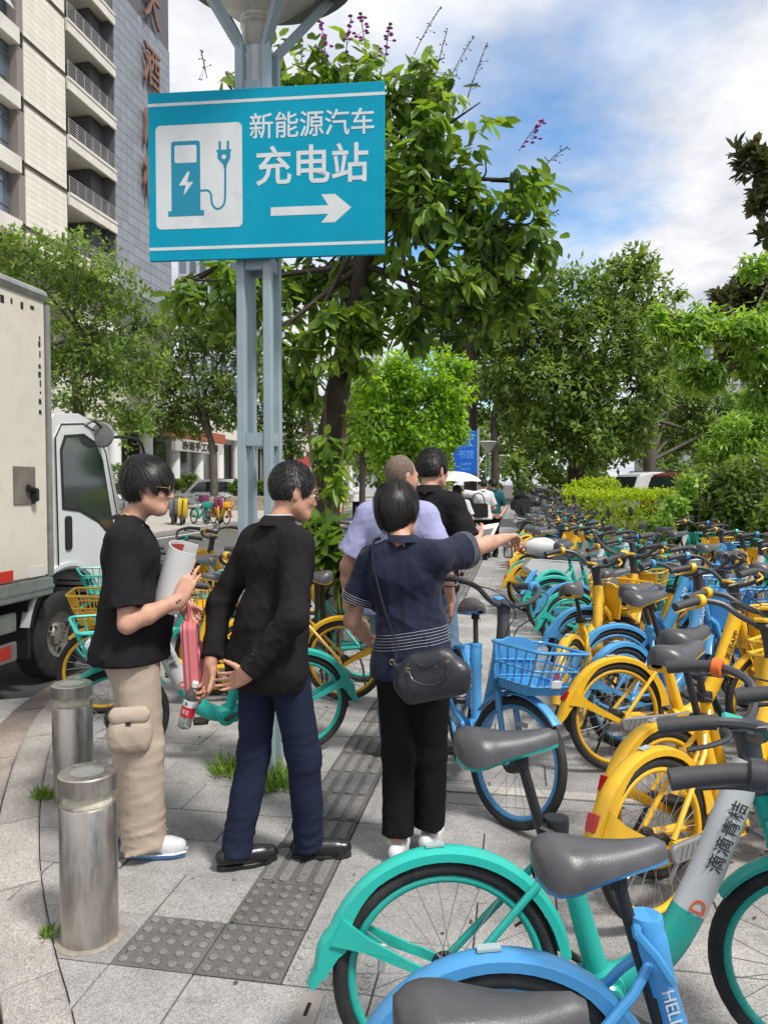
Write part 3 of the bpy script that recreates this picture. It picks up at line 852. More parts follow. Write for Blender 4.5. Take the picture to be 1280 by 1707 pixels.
        up = (beam[-3] - beam[13]).normalized()
        for s_ in (-1, 1):
            kids.append(('lettering', '哈啰APP', 0.05, frame_mat(beam[19] + Vector((0, s_ * 0.0395, 0)), up, Vector((0, s_, 0)).cross(up)), PRINTW, 0.17))
    else:
        up = (beam[-3] - beam[13]).normalized()
        for s_ in (-1, 1):
            kids.append(('lettering', '美团APP', 0.045, frame_mat(beam[18] + Vector((0, s_ * 0.0395, 0)), up, Vector((0, s_, 0)).cross(up)), PRINTK, 0.18))
    # chain case, cranks, pedals
    cc = MB().prism(rounded(-0.03, 0.245, 0.45, 0.315, 0.03, 5)[::-1], -0.098, -0.074, lambda u, v, h: (u, h, v))
    ccm = {'teal': TEAL, 'blue': BLUE, 'yellow': GREYP}[kind]
    ck = []
    g.append(('chain_case', bevel_mesh(cc.mesh('chain_case', ccm, 30), 0.006), False, ck))
    s_txt = {'teal': '一路美好 自在骑行', 'blue': '一路美好 自在骑行', 'yellow': '减震'}[kind]
    ck.append(('lettering', s_txt, 0.04, frame_mat(Vector((0.22 if kind != 'yellow' else 0.38, -0.0985, 0.28)), (1, 0, 0), (0, 0, 1)), PRINTW if kind != 'yellow' else PRINTK, 0.30 if kind != 'yellow' else 0.085))
    if kind == 'yellow':
        ck.append(('sticker', MB().prism(rounded(0.325, 0.252, 0.435, 0.308, 0.004, 2)[::-1], -0.0982, -0.0978, lambda u, v, h: (u, h, v)).mesh('sticker', YELLOW, 0), None))
        for i in range(9):
            ck.append(('groove', MB().box((0.02 + i * 0.03, -0.0985, 0.28), (0.006, 0.002, 0.05), (0, R(25), 0)).mesh('groove', mat('groove_grey', (0.11, 0.11, 0.11), 0.6), 0), None))
    cr = MB().tube([(0.425, -0.11, 0.27), (0.56, -0.118, 0.19)], 0.011, 6).tube([(0.425, 0.06, 0.27), (0.29, 0.085, 0.35)], 0.011, 6).tube([(0.425, -0.115, 0.27), (0.425, 0.065, 0.27)], 0.014, 8)
    g.append(('crank', cr.mesh('crank', DKGREY, 40), False, [('pedal', bevel_mesh(MB().box((0.56, -0.17, 0.19), (0.085, 0.09, 0.022)).mesh('pedal', BLACK, 0), 0.004), None), ('pedal', bevel_mesh(MB().box((0.29, 0.135, 0.35), (0.085, 0.09, 0.022)).mesh('pedal', BLACK, 0), 0.004), None)]))
    g.append(('kickstand', MB().tube([(0.02, 0.085, 0.27), (-0.03, 0.12, 0.16), (-0.06, 0.17, 0.012)], 0.009, 6).mesh('kickstand', BLACK, 40), False, []))
    # saddle
    g.append(('seat_post', MB().tube([(0.335, 0, 0.57), (0.235, 0, 0.925)], 0.0145, 10).tube([(0.235, 0, 0.905), (0.233, 0, 0.94)], 0.024, 8).mesh('seat_post', BLACK, 40), False,
        [('clamp', MB().lathe([(0.034, -0.028), (0.036, 0.0), (0.034, 0.012)], 14, (0.300, 0, 0.705)).tube([(0.27, -0.03, 0.705), (0.265, -0.05, 0.70), (0.30, -0.055, 0.66), (0.34, -0.045, 0.60)] if kind == 'blue' else [(0.265, -0.02, 0.70), (0.25, -0.04, 0.70), (0.28, -0.05, 0.69)], 0.010, 6).mesh('clamp', SLEEVE if kind == 'blue' and False else (M if kind == 'blue' else BLACK), 40), None)]))
    tp, lw = saddle_mb()
    off = Matrix.Translation((0.20, 0, 0.975)) @ Matrix.Rotation(R(-2), 4, 'Y')
    for mb_ in (tp, lw): mb_.v = [tuple(off @ Vector(p)) for p in mb_.v]
    g.append(('saddle', tp.mesh('saddle', SADDLE, 60), False, [('saddle_base', lw.mesh('saddle_base', M, 60), None)]))
    # steering
    g.append(('stem', MB().tube([(0.845, 0, 0.845), (0.828, 0, 0.93), (0.818, 0, 0.985), (0.812, 0, 1.02)], [0.036, 0.031, 0.033, 0.038], 16).tube([(0.76, 0, 1.012), (0.82, 0, 1.026), (0.87, 0, 1.022)], [0.03, 0.045, 0.028], 12, flat=(1.0, 0.5)).mesh('stem', DKGREY, 40), True,
        [('lock_cover', bevel_mesh(MB().box((0.79, 0, 1.035), (0.075, 0.06, 0.02), (0, R(12), 0)).mesh('lock_cover', M, 0), 0.006), None)]))
    hb = MB(); ks = []
    barl = []
    for s_ in (-1, 1):
        pts = spline([(x, y * s_, z) for x, y, z in BAR_PTS], 5)
        hb.tube(pts, 0.0135, 8)
        gp = [pts[-9 + i] for i in (0, 3, 6, 8)]
        ks.append(('grip', MB().tube([pts[-8], pts[-6], pts[-3], pts[-1]], [0.019, 0.0185, 0.019, 0.0205], 10).mesh('grip', mat('grip_rubber', (0.05, 0.05, 0.052), 0.6, bump=0.1), 40), None))
        bl = [pts[-9] + Vector((0, 0, -.012)), pts[-9] + Vector((0.015, s_ * .015, -.03)), pts[-5] + Vector((0.045, s_ * .04, -.035)), pts[-2] + Vector((0.05, s_ * .055, -.035))]
        ks.append(('brake_lever', MB().tube(spline(bl, 4), [0.011, 0.010, 0.009, 0.008, 0.007, 0.007, 0.007, 0.0065, 0.0065, 0.006, 0.006, 0.006, 0.007], 6).mesh('brake_lever', DKGREY if kind != 'yellow' else YELLOW, 40), None))
        c = MB().tube(spline([pts[-9] + Vector((0.015, 0, -.015)), Vector((0.93, s_ * .18, 1.09)), Vector((0.97, s_ * .08, 1.0)), Vector((0.89, s_ * .03, 0.90)), Vector((0.885, s_ * .03, 0.72))], 5), 0.0032, 4)
        ks.append(('cable', c.mesh('cable', BLACK, 40), None))
    # rotary bell on the left grip
    bp = spline([(x, y, z) for x, y, z in BAR_PTS], 5)
    a, b = bp[-10], bp[-8]
    bellm = {'teal': TEAL, 'blue': BLUE, 'yellow': YELLOW}[kind]
    ks.append(('bell_ring', MB().tube([a, a.lerp(b, .1), a.lerp(b, .9), b], [0.024, 0.029, 0.029, 0.025], 18).mesh('bell_ring', bellm, 30), None))
    g.append(('handlebar', hb.mesh('handlebar', DKGREY, 40), True, ks))
    fo = MB()
    for s_ in (-1, 1):
        fo.tube([(0.885, s_ * 0.02, 0.70), (0.897, s_ * 0.052, 0.665), (0.94, s_ * 0.058, 0.53), (1.04, s_ * 0.058, WR)], [0.02, 0.019, 0.017, 0.013], 8)
        fo.lathe([(0.014, s_ * 0.062 - .008), (0.014, s_ * 0.062 + .008)], 8, (1.04, 0, WR), 'y')
    g.append(('fork', fo.mesh('fork', M, 40), True, []))
    path = []
    for i in range(15):
        an = R(48 + 100 * i / 14)
        path.append((1.04 + 0.328 * math.cos(an), WR + 0.328 * math.sin(an), math.cos(an), math.sin(an), 0.018, 0.029))
    g.append(('front_fender', fender(path, 0.028).mesh('front_fender', M, 40), True, []))
    bk = basket_mb()
    bkk = []
    g.append(('basket', bk.mesh('basket', M, 30), True, bkk))
    if kind in ('blue', 'yellow'):
        bkk.append(('headlight', bevel_mesh(MB().box((1.192, 0.02, 0.715), (0.022, 0.07, 0.04)).mesh('headlight', mat('lens', (0.6, 0.62, 0.65), 0.15, coat=1), 0), 0.006), None))
    return g
TEXTCACHE = {}
AX0 = Vector((0.885, 0, 0.70)); AXD = (Vector((0.82, 0, 1.0)) - AX0).normalized()
def bike(kind, x, y, heading, label, steer=0, lean=5, group=None, seat=0.0, lod=0, bell=None, skip=(), hb=0.0, sdx=0.0):
    """heading in degrees clockwise from +Y"""
    if kind not in GEO: GEO[kind] = bike_geo(kind)
    e = empty('bicycle', (x, y, 0.0))
    e.rotation_euler = (R(-lean), 0, R(90 - heading))
    S = Matrix.Translation(AX0) @ Matrix.Rotation(R(steer), 4, AXD) @ Matrix.Translation(-AX0)
    for item in GEO[kind]:
        name, me, st, kids = item[:4]
        if name in skip: continue
        ob = link(name, me, e)
        ml = S.copy() if st else Matrix.Identity(4)
        if len(item) > 4: ml = ml @ Matrix.Translation(item[4]) @ Matrix.Rotation(rng.uniform(0, 6.28), 4, 'Y')
        if (seat or sdx) and name == 'saddle': ml = Matrix.Translation((-0.285 * seat + sdx, 0, seat))
        if hb and name in ('handlebar', 'stem'): ml = Matrix.Translation(AXD * hb) @ ml
        ob.matrix_local = ml
        if (seat or sdx) and name == 'seat_post':
            ob.matrix_local = Matrix.Translation((-0.285 * seat + sdx * .8, 0, seat))
        for kd in kids:
            if len(kd) == 3:
                kn, km, _ = kd
                if lod > 1 and kn in ('cable', 'groove', 'number_plate', 'clamp'): continue
                k_ = link(kn, km, ob)
                if (seat or sdx) and kn == 'clamp': k_.matrix_local = Matrix.Translation((0.285 * seat - sdx * .8, 0, -seat))
                if bell and kn == 'bell_ring':
                    k_.data = k_.data.copy(); k_.data.materials[0] = bell
            elif lod == 0:
                kn, s_, size, m4, pm, wd = kd
                key = (kind, s_, m4.translation.y > 0, kn)
                if key not in TEXTCACHE:
                    o_ = put_text(kn, s_, size, m4, pm, ob, 0.0006, 0.0, wd); TEXTCACHE[key] = o_
                else:
                    src = TEXTCACHE[key]; o_ = link(kn, src.data, ob); o_.matrix_local = m4
    tag(e, label, 'bicycle', group)
    return e
GR = 'rental bicycles parked along the right side of the path'
GL = 'rental bicycles parked between the path and the truck'
# the nearest ones, placed one by one
bike('blue', -0.27, 1.02, 82, 'blue rental bicycle nearest the camera, only its saddle showing at the lower edge', group=GR, seat=-0.125, lean=3, bell=DKGREY)
bike('blue', -0.02, 1.55, 80, 'blue rental bicycle with HELLO DESIGN on its seat tube, in front of the teal one', group=GR, seat=-0.13, lean=4, steer=-8, bell=DKGREY, sdx=-.04)
bike('teal', -0.18, 1.99, 78, 'teal rental bicycle with pale sleeve and orange bell, nearest teal bike', group=GR, seat=-0.05, lean=4, steer=-25, bell=ORANGE, hb=-0.07, sdx=-.055)
bike('yellow', 0.52, 2.90, 47, 'yellow rental bicycle directly behind the nearest teal bike, red tail light towards us', group=GR, lean=5)
bike('yellow', 0.60, 3.26, 49, 'second yellow rental bicycle with red tail light, right behind the first', group=GR, lean=4, steer=10)
bike('yellow', 0.56, 4.44, 64, 'yellow rental bicycle whose whole rear wheel shows beside the blue bike with basket', group=GR, lean=4)
bike('blue', -0.36, 4.62, 163, 'blue rental bicycle facing the camera with its lattice basket and turned front wheel', group=GR, steer=30, lean=3, seat=-0.06)
ORD = ['first', 'second', 'third', 'fourth', 'fifth', 'sixth', 'seventh', 'eighth', 'ninth', 'tenth', 'eleventh', 'twelfth', 'thirteenth', 'fourteenth', 'fifteenth', 'sixteenth', 'seventeenth', 'eighteenth', 'nineteenth', 'twentieth']
def ordinal(n): return ORD[n] if n < 20 else '%dth' % (n + 1)
seq = ['blue', 'yellow', 'blue', 'yellow', 'blue', 'yellow', 'teal', 'blue', 'teal', 'teal', 'blue', 'yellow', 'teal', 'blue', 'yellow', 'yellow', 'teal', 'yellow', 'blue', 'blue', 'teal', 'yellow', 'yellow', 'teal', 'blue', 'yellow', 'teal', 'blue', 'yellow', 'teal', 'blue', 'yellow']
cnt = {}
yy = 4.86
for i, k in enumerate(seq):
    f = min(1, max(0, (yy - 6) / 4))
    x = 0.60 * (1 - f) + 0.22 * f + rng.uniform(-0.10, 0.10)
    n = cnt.get(k, 0); cnt[k] = n + 1
    rev = i in (5, 13, 19, 26)
    hd_ = rng.uniform(46, 84) + (180 if rev else 0)
    if rev: x += 1.0
    if i == 1: x, yy, hd_ = .39, 5.05, 20
    if i == 3: x, hd_ = .66, 26
    bike(k, x, yy + (.35 if rev else 0), hd_, '%s rental bicycle in the right-hand row, %s %s one beyond the basket bike' % (k, ordinal(n), k), steer=rng.choice((-45, -30, -12, -5, 0, 8, 20, 34, 50)), lean=rng.uniform(1, 11), group=GR, seat=rng.uniform(-.14, .05), lod=0 if i < 8 else 2)
    yy += rng.choice((.26, .32, .38, .44, .55)) + (0.03 * i / 10)
# second file, parked nose-in towards the shrubs
cnt2 = {}
for i, (k, x, y, h, st) in enumerate([('yellow', 1.30, 3.55, 52, -15), ('blue', 1.42, 4.15, 50, 12), ('yellow', 1.62, 4.8, 55, -20), ('yellow', 1.75, 5.5, 60, 25), ('blue', 1.7, 6.1, 62, -10), ('yellow', 1.75, 6.75, 65, 10), ('blue', 1.8, 7.5, 60, -18), ('teal', 1.75, 8.2, 66, 0), ('yellow', 1.8, 9.0, 64, 22), ('blue', 1.8, 9.9, 66, -20), ('yellow', 1.8, 10.9, 66, 14), ('teal', 1.75, 12.0, 68, 0)]):
    n = cnt2.get(k, 0); cnt2[k] = n + 1
    bike(k, x, y, h, '%s rental bicycle in the second file by shrubs, %s %s one back' % (k, ordinal(n), k), steer=st, lean=rng.uniform(2, 6), group=GR, seat=rng.uniform(-.08, .03), lod=0 if i < 3 else 2)
# left of the path
for i, (k, x, y, h, st, lb) in enumerate([
    ('teal', -1.30, 4.40, 243, 12, 'teal rental bicycle behind the two men, crumpled paper in its basket'),
    ('yellow', -1.98, 5.45, 240, -8, 'yellow rental bicycle between young man and suit, its basket behind his back'),
    ('yellow', -1.28, 5.55, 268, -8, 'yellow rental bicycle behind the dark suit, rear fender at the woman\'s elbow'),
    ('teal', -1.25, 6.10, 272, 10, 'teal rental bicycle behind the yellow one at the woman\'s elbow'),
    ('teal', -2.68, 6.70, 240, 10, 'teal rental bicycle by the kerb, its basket next to the truck door'),
    ('yellow', -1.45, 7.6, 282, 16, 'yellow rental bicycle beside the flowering tree trunk'),
    ('teal', -1.40, 8.2, 284, -14, 'teal rental bicycle just beyond the flowering tree trunk'),
    ('yellow', -1.50, 8.9, 283, 10, 'yellow rental bicycle two bikes past the flowering tree on the left'),
    ('teal', -2.65, 7.6, 262, 18, 'teal rental bicycle by the kerb ahead of the truck cab'),
    ('yellow', -2.60, 8.3, 265, -10, 'yellow rental bicycle by the kerb well ahead of the truck cab'),
    ('blue', -1.35, 12.6, 290, 0, 'blue rental bicycle on the left beside the white umbrella'),
    ('yellow', -1.40, 13.2, 285, 10, 'yellow rental bicycle on the left behind the blue one by the umbrella'),
    ('teal', -1.45, 14.2, 285, -8, 'teal rental bicycle on the left near the far men'),
    ('blue', -1.5, 15.4, 282, 5, 'blue rental bicycle on the left, last before the far men')]):
    b_ = bike(k, x, y, h, lb, steer=st, lean=3, group=GL, lod=0 if i < 4 else 2, seat=-0.03)
    if i == 0: left_bike = b_
# ---------------------------------------------------------------- people: smooth blended bodies and clothes
def nz(P, seed, f=(20, 20, 20), k=5):
    r_ = np.random.RandomState(seed)
    out = np.zeros(P.shape[:-1], np.float32)
    for i in range(k):
        d = r_.normal(size=3) * np.array(f); q = r_.normal(size=3) * np.array(f) * 0.6
        out += np.sin(P @ d.astype(np.float32) + 1.3 * np.sin(P @ q.astype(np.float32) + r_.uniform(0, 6)) + r_.uniform(0, 6))
    return out / k
def rid(P, seed, f, k=6, p=4):           # sharp cloth creases
    r_ = np.random.RandomState(seed)
    out = np.zeros(P.shape[:-1], np.float32)
    for i in range(k):
        d = (r_.normal(size=3) * np.array(f)).astype(np.float32); q = (r_.normal(size=3) * np.array(f) * .7).astype(np.float32)
        out += (1 - np.abs(np.sin(P @ d + 1.1 * np.sin(P @ q + r_.uniform(0, 6)) + r_.uniform(0, 6)))) ** p
    return out / k - .16
class Field:
    def __init__(self, lo, hi, h):
        self.lo = np.array(lo, np.float32); self.h = h
        self.n = np.ceil((np.array(hi) - np.array(lo)) / h).astype(int) + 1
        self.f = np.full(self.n, 0.12, np.float32)
    def sub(self, lo, hi):
        a = np.clip(np.floor((np.array(lo) - self.lo) / self.h).astype(int), 0, self.n)
        b = np.clip(np.ceil((np.array(hi) - self.lo) / self.h).astype(int) + 1, 0, self.n)
        if np.any(b <= a): return None, None
        ax = [self.lo[i] + self.h * np.arange(a[i], b[i], dtype=np.float32) for i in range(3)]
        return tuple(slice(a[i], b[i]) for i in range(3)), np.stack(np.meshgrid(*ax, indexing='ij'), -1)
    def blend(self, sl, d, k, op='u'):
        f = self.f[sl]
        if op == 'u':
            if k > 0:
                h = np.maximum(k - np.abs(f - d), 0) / k
                self.f[sl] = np.minimum(f, d) - h * h * k * 0.25
            else: self.f[sl] = np.minimum(f, d)
        else:
            d = -d
            h = np.maximum(k - np.abs(f - d), 0) / max(k, 1e-6)
            self.f[sl] = np.maximum(f, d) + h * h * k * 0.25
    def cap(self, a, b, ra, rb=None, k=0.02, sq=None, op='u', cut=None, cut0=None):
        a = np.array(a, np.float32); b = np.array(b, np.float32)
        rb = ra if rb is None else rb
        m = max(ra, rb) + k + 0.03
        sl, P = self.sub(np.minimum(a, b) - m, np.maximum(a, b) + m)
        if sl is None: return
        Q = P - a; ba = b - a; fac = 1.0
        if sq is not None:
            dv = np.array(sq[0], np.float32); dv /= np.linalg.norm(dv); s_ = sq[1]
            Q = Q + ((s_ - 1) * (Q @ dv))[..., None] * dv; ba = ba + (s_ - 1) * (ba @ dv) * dv
            fac = 1.0 / max(1.0, s_)
        L2 = max(float(ba @ ba), 1e-9)
        t = np.clip((Q @ ba) / L2, 0, 1)
        d = (np.linalg.norm(Q - t[..., None] * ba, axis=-1) - (ra + (rb - ra) * t)) * fac
        if cut is not None:
            n = (b - a) / np.linalg.norm(b - a); d = np.maximum(d, (P - b) @ n - cut)
        if cut0 is not None:
            n = (a - b) / np.linalg.norm(b - a); d = np.maximum(d, (P - a) @ n - cut0)
        self.blend(sl, d, k, op)
    def ell(self, c, r, k=0.02, rot=None, op='u'):
        c = np.array(c, np.float32); r = np.array(r, np.float32)
        m = r.max() + k + 0.03
        sl, P = self.sub(c - m, c + m)
        if sl is None: return
        Q = P - c
        if rot is not None: Q = Q @ np.array(rot, np.float32)
        k0 = np.linalg.norm(Q / r, axis=-1); k1 = np.linalg.norm(Q / (r * r), axis=-1)
        self.blend(sl, k0 * (k0 - 1) / np.maximum(k1, 1e-6), k, op)
    def plane(self, p, n):            # keep the side the normal points away from
        n = np.array(n, np.float32); n /= np.linalg.norm(n)
        sl, P = self.sub(self.lo, self.lo + self.h * self.n)
        self.f = np.maximum(self.f, ((P - np.array(p, np.float32)) @ n)[:self.n[0], :self.n[1], :self.n[2]])
    def all(self):
        return self.sub(self.lo, self.lo + self.h * (self.n - 1))[1]
    def mesh(self, name, m, M=None, smooth=2):
        f = self.f; n = self.n; neg = f < 0
        c = n - 1
        corners = [(i, j, k) for i in (0, 1) for j in (0, 1) for k in (0, 1)]
        def sh(A, o): return A[o[0]:o[0] + c[0], o[1]:o[1] + c[1], o[2]:o[2] + c[2]]
        cntn = np.zeros(c, np.int8)
        for o in corners: cntn += sh(neg, o)
        act = np.argwhere((cntn > 0) & (cntn < 8))
        idx = np.full(c, -1, np.int64); idx[act[:, 0], act[:, 1], act[:, 2]] = np.arange(len(act))
        pos = np.zeros((len(act), 3), np.float64); w = np.zeros(len(act))
        for a in corners:
            for ax in range(3):
                if a[ax]: continue
                b = list(a); b[ax] = 1
                fa = f[act[:, 0] + a[0], act[:, 1] + a[1], act[:, 2] + a[2]]; fb = f[act[:, 0] + b[0], act[:, 1] + b[1], act[:, 2] + b[2]]
                cr = (fa < 0) != (fb < 0)
                t = np.where(cr, fa / np.where(cr, fa - fb, 1), 0)
                p = np.array(a, float) + t[:, None] * (np.array(b) - np.array(a))
                pos += np.where(cr[:, None], p, 0); w += cr
        pos = self.lo + self.h * (act + pos / np.maximum(w, 1)[:, None])
        faces = []
        for ax in range(3):
            u, v = (ax + 1) % 3, (ax + 2) % 3
            s0 = [slice(1, c[i]) for i in range(3)]; s0[ax] = slice(0, c[ax])
            s1 = list(s0); s1[ax] = slice(1, c[ax] + 1)
            A = neg[tuple(s0)]; B = neg[tuple(s1)]
            e = np.argwhere(A != B)
            inside = A[e[:, 0], e[:, 1], e[:, 2]]
            base = e.copy()
            for i in range(3):
                if i != ax: base[:, i] += 1
            def cell(du, dv):
                q = base.copy(); q[:, u] -= du; q[:, v] -= dv
                return idx[q[:, 0], q[:, 1], q[:, 2]]
            q = np.stack([cell(1, 1), cell(0, 1), cell(0, 0), cell(1, 0)], 1)
            q = np.where(inside[:, None], q, q[:, ::-1])
            faces.append(q)
        F = np.concatenate(faces); F = F[(F >= 0).all(1)]
        for _ in range(smooth):        # light relaxation
            acc = np.zeros_like(pos); cn = np.zeros(len(pos))
            for i in range(4):
                np.add.at(acc, F[:, i], pos[F[:, (i + 1) % 4]]); np.add.at(cn, F[:, i], 1)
                np.add.at(acc, F[:, i], pos[F[:, (i - 1) % 4]]); np.add.at(cn, F[:, i], 1)
            pos = pos * 0.5 + 0.5 * acc / np.maximum(cn, 1)[:, None]
        me = bpy.data.meshes.new(name)
        me.vertices.add(len(pos)); me.vertices.foreach_set('co', pos.astype(np.float32).ravel())
        me.loops.add(F.size); me.loops.foreach_set('vertex_index', F.ravel().astype(np.int32))
        me.polygons.add(len(F)); me.polygons.foreach_set('loop_start', np.arange(0, F.size, 4, dtype=np.int32))
        me.polygons.foreach_set('use_smooth', np.ones(len(F), bool))
        me.materials.append(m); me.update(calc_edges=True); me.validate()
        return me
def V(*a): return np.array(a, np.float32)
def unit(a): a = np.array(a, float); return a / np.linalg.norm(a)
def hand(fd, wrist, dirv, palm, side, curl=(25, 30, 35, 40), thumb=35, spread=5, k=0.007, s=1.0, tcurl=20):
    """side +1: thumb lies towards dir x palm, -1 the other way; curl: bend per joint of index..little"""
    d = unit(dirv); p = unit(np.array(palm) - d * np.dot(palm, d)); l = np.cross(d, p) * side   # l points to the thumb
    w = np.array(wrist, float)
    kn = []
    fd.cap(w - d * .02, w + d * .03 * s, .026 * s, .025 * s, 0.02, (p, 1.35))
    for i, o in enumerate((.029, .010, -.010, -.028)):
        b = w + d * (.088, .092, .088, .080)[i] * s + l * o * s
        fd.cap(w + d * .02 * s + l * o * .75 * s, b, .0145 * s, .0115 * s, 0.012)
        kn.append(b)
    for i in range(4):
        ln = (.043, .048, .045, .035)[i] * s; rr_ = (.0092, .0094, .009, .008)[i] * s
        a = math.radians(curl[i] * 0.7); yaw = math.radians((1.5 - i) * spread)
        q = kn[i].copy(); ang = a
        base = d * math.cos(yaw) + l * math.sin(yaw)
        for j, fr_ in enumerate((1.0, .62, .5)):
            v = base * math.cos(ang) + p * math.sin(ang)
            e = q + v * ln * fr_
            fd.cap(q, e, rr_ * (1, .93, .87)[j], rr_ * (.93, .87, .78)[j], 0.004)
            q = e; ang += math.radians(curl[i] * (1.15, .9, 0)[j])
    t0 = w + d * .022 * s + l * .024 * s + p * .008 * s
    ta = math.radians(thumb)
    v = unit(d * math.cos(ta) + l * math.sin(ta) * .8 + p * math.sin(ta) * .55)
    t1 = t0 + v * .042 * s
    fd.cap(t0, t1, .0155 * s, .0115 * s, 0.012)
    v2 = unit(v + p * math.sin(math.radians(tcurl)) + d * .25)
    t2 = t1 + v2 * .031 * s
    fd.cap(t1, t2, .0112 * s, .010 * s, 0.005)
    v3 = unit(v2 + d * .2); fd.cap(t2, t2 + v3 * .024 * s, .010 * s, .0082 * s, 0.004)
    return kn
def rotz(a): c, s_ = math.cos(a), math.sin(a); return np.array([[c, -s_, 0], [s_, c, 0], [0, 0, 1]])
def rotx(a): c, s_ = math.cos(a), math.sin(a); return np.array([[1, 0, 0], [0, c, -s_], [0, s_, c]])
SKIN = mat('skin', (0.60, 0.335, 0.235), 0.5, var=0.17, vscale=18, sss=0.12, bump=0.04, bscale=250, spec=0.35)
SKIN2 = mat('skin_tan', (0.55, 0.295, 0.20), 0.5, var=0.18, vscale=18, sss=0.12, bump=0.04, bscale=250, spec=0.35)
HAIR = mat('black_hair', (0.012, 0.011, 0.011), 0.5, var=0.5, vscale=60, stretch=(1, 1, 0.12), bump=0.15, bscale=90, spec=0.35)
BUZZ = mat('grey_stubble_hair', (0.115, 0.09, 0.07), 0.7, col2=(0.23, 0.17, 0.13), vscale=70, bump=0.35, bscale=300, spec=0.2)
EYEW = mat('eye_white', (0.7, 0.68, 0.66), 0.3); EYEK = mat('eye_dark', (0.02, 0.013, 0.01), 0.2)
LIP = mat('lip', (0.42, 0.16, 0.12), 0.45)
STITCH = mat('pale_thread', (0.42, 0.43, 0.46), 0.7)
def cloth(name, col, rough=0.85, **k): return mat(name, col, rough, var=k.pop('var', 0.10), vscale=k.pop('vscale', 6), bump=k.pop('bump', 0.12), bscale=k.pop('bscale', 420), spec=0.12, sheen=k.pop('sheen', 0.0), **k)
HAIR2 = mat('hair_strand', (0.016, 0.014, 0.013), 0.42, spec=0.5)
def strands(ho, hc, HR, hsc, hr):
    me = ho.data; n0 = len(me.vertices)
    co = np.empty(n0 * 3, np.float32); me.vertices.foreach_get('co', co); co = co.reshape(-1, 3)
    nr = np.empty(n0 * 3, np.float32); me.vertices.foreach_get('normal', nr); nr = nr.reshape(-1, 3)
    r_ = np.random.RandomState(hr.get('seed', 2) + 50)
    n = hr.get('n', 3000); ix = r_.randint(0, n0, n)
    p = ((co[ix] - hc) @ HR).astype(float); nn = (nr[ix] @ HR).astype(float)
    ok = (nn[:, 2] > -.55); p, nn = p[ok], nn[ok]; n = len(p)
    c0 = np.array([.012, -.035, .11]) * hsc
    cen = np.array([0, -.014, .02]) * hsc
    m_ = 6; L_ = hr['len'] * r_.uniform(.5, 1.1, n); w = hr.get('w', .0014)
    pts = [p - nn * .001]; dirs = []
    q = p.copy(); lift = r_.uniform(.0, 1, n) * hr.get('lift', .004)
    for k in range(m_):
        nn = (q - cen) / np.array([.8, 1.05, 1.0]); nn /= np.linalg.norm(nn, axis=1, keepdims=True)
        d = (q - c0); d /= np.maximum(np.linalg.norm(d, axis=1, keepdims=True), 1e-3)
        d = d + np.array([0, hr.get('fwd', .15), -.55]) + r_.normal(size=d.shape) * .16
        d -= nn * (d * nn).sum(1)[:, None] * (.92 if q.shape else 1)
        d /= np.maximum(np.linalg.norm(d, axis=1, keepdims=True), 1e-3)
        q = q + d * (L_ / m_)[:, None] + nn * (lift / m_)[:, None]
        pts.append(q.copy()); dirs.append(d)
    V_, Fs = [], []
    A = np.stack(pts, 1); side = np.cross(dirs[0], nn); side /= np.maximum(np.linalg.norm(side, axis=1, keepdims=True), 1e-3)
    ww = w * np.array([.8, 1, 1, .9, .7, .45, .1])
    lft = A + side[:, None, :] * ww[None, :, None]; rgt = A - side[:, None, :] * ww[None, :, None]
    V_ = np.stack([lft, rgt], 2).reshape(-1, 3) @ HR.T + hc
    base = (np.arange(n) * 2 * (m_ + 1))[:, None, None]
    j = np.arange(m_)[None, :, None] * 2
    Fq = (base + j + np.array([0, 1, 3, 2])[None, None]).reshape(-1, 4)
    m2 = bpy.data.meshes.new('hair_strands'); m2.from_pydata(V_.tolist(), [], Fq.tolist()); m2.materials.append(HAIR2)
    m2.polygons.foreach_set('use_smooth', [True] * len(m2.polygons))
    struct(link('hair_strands', m2, ho), 'stuff')
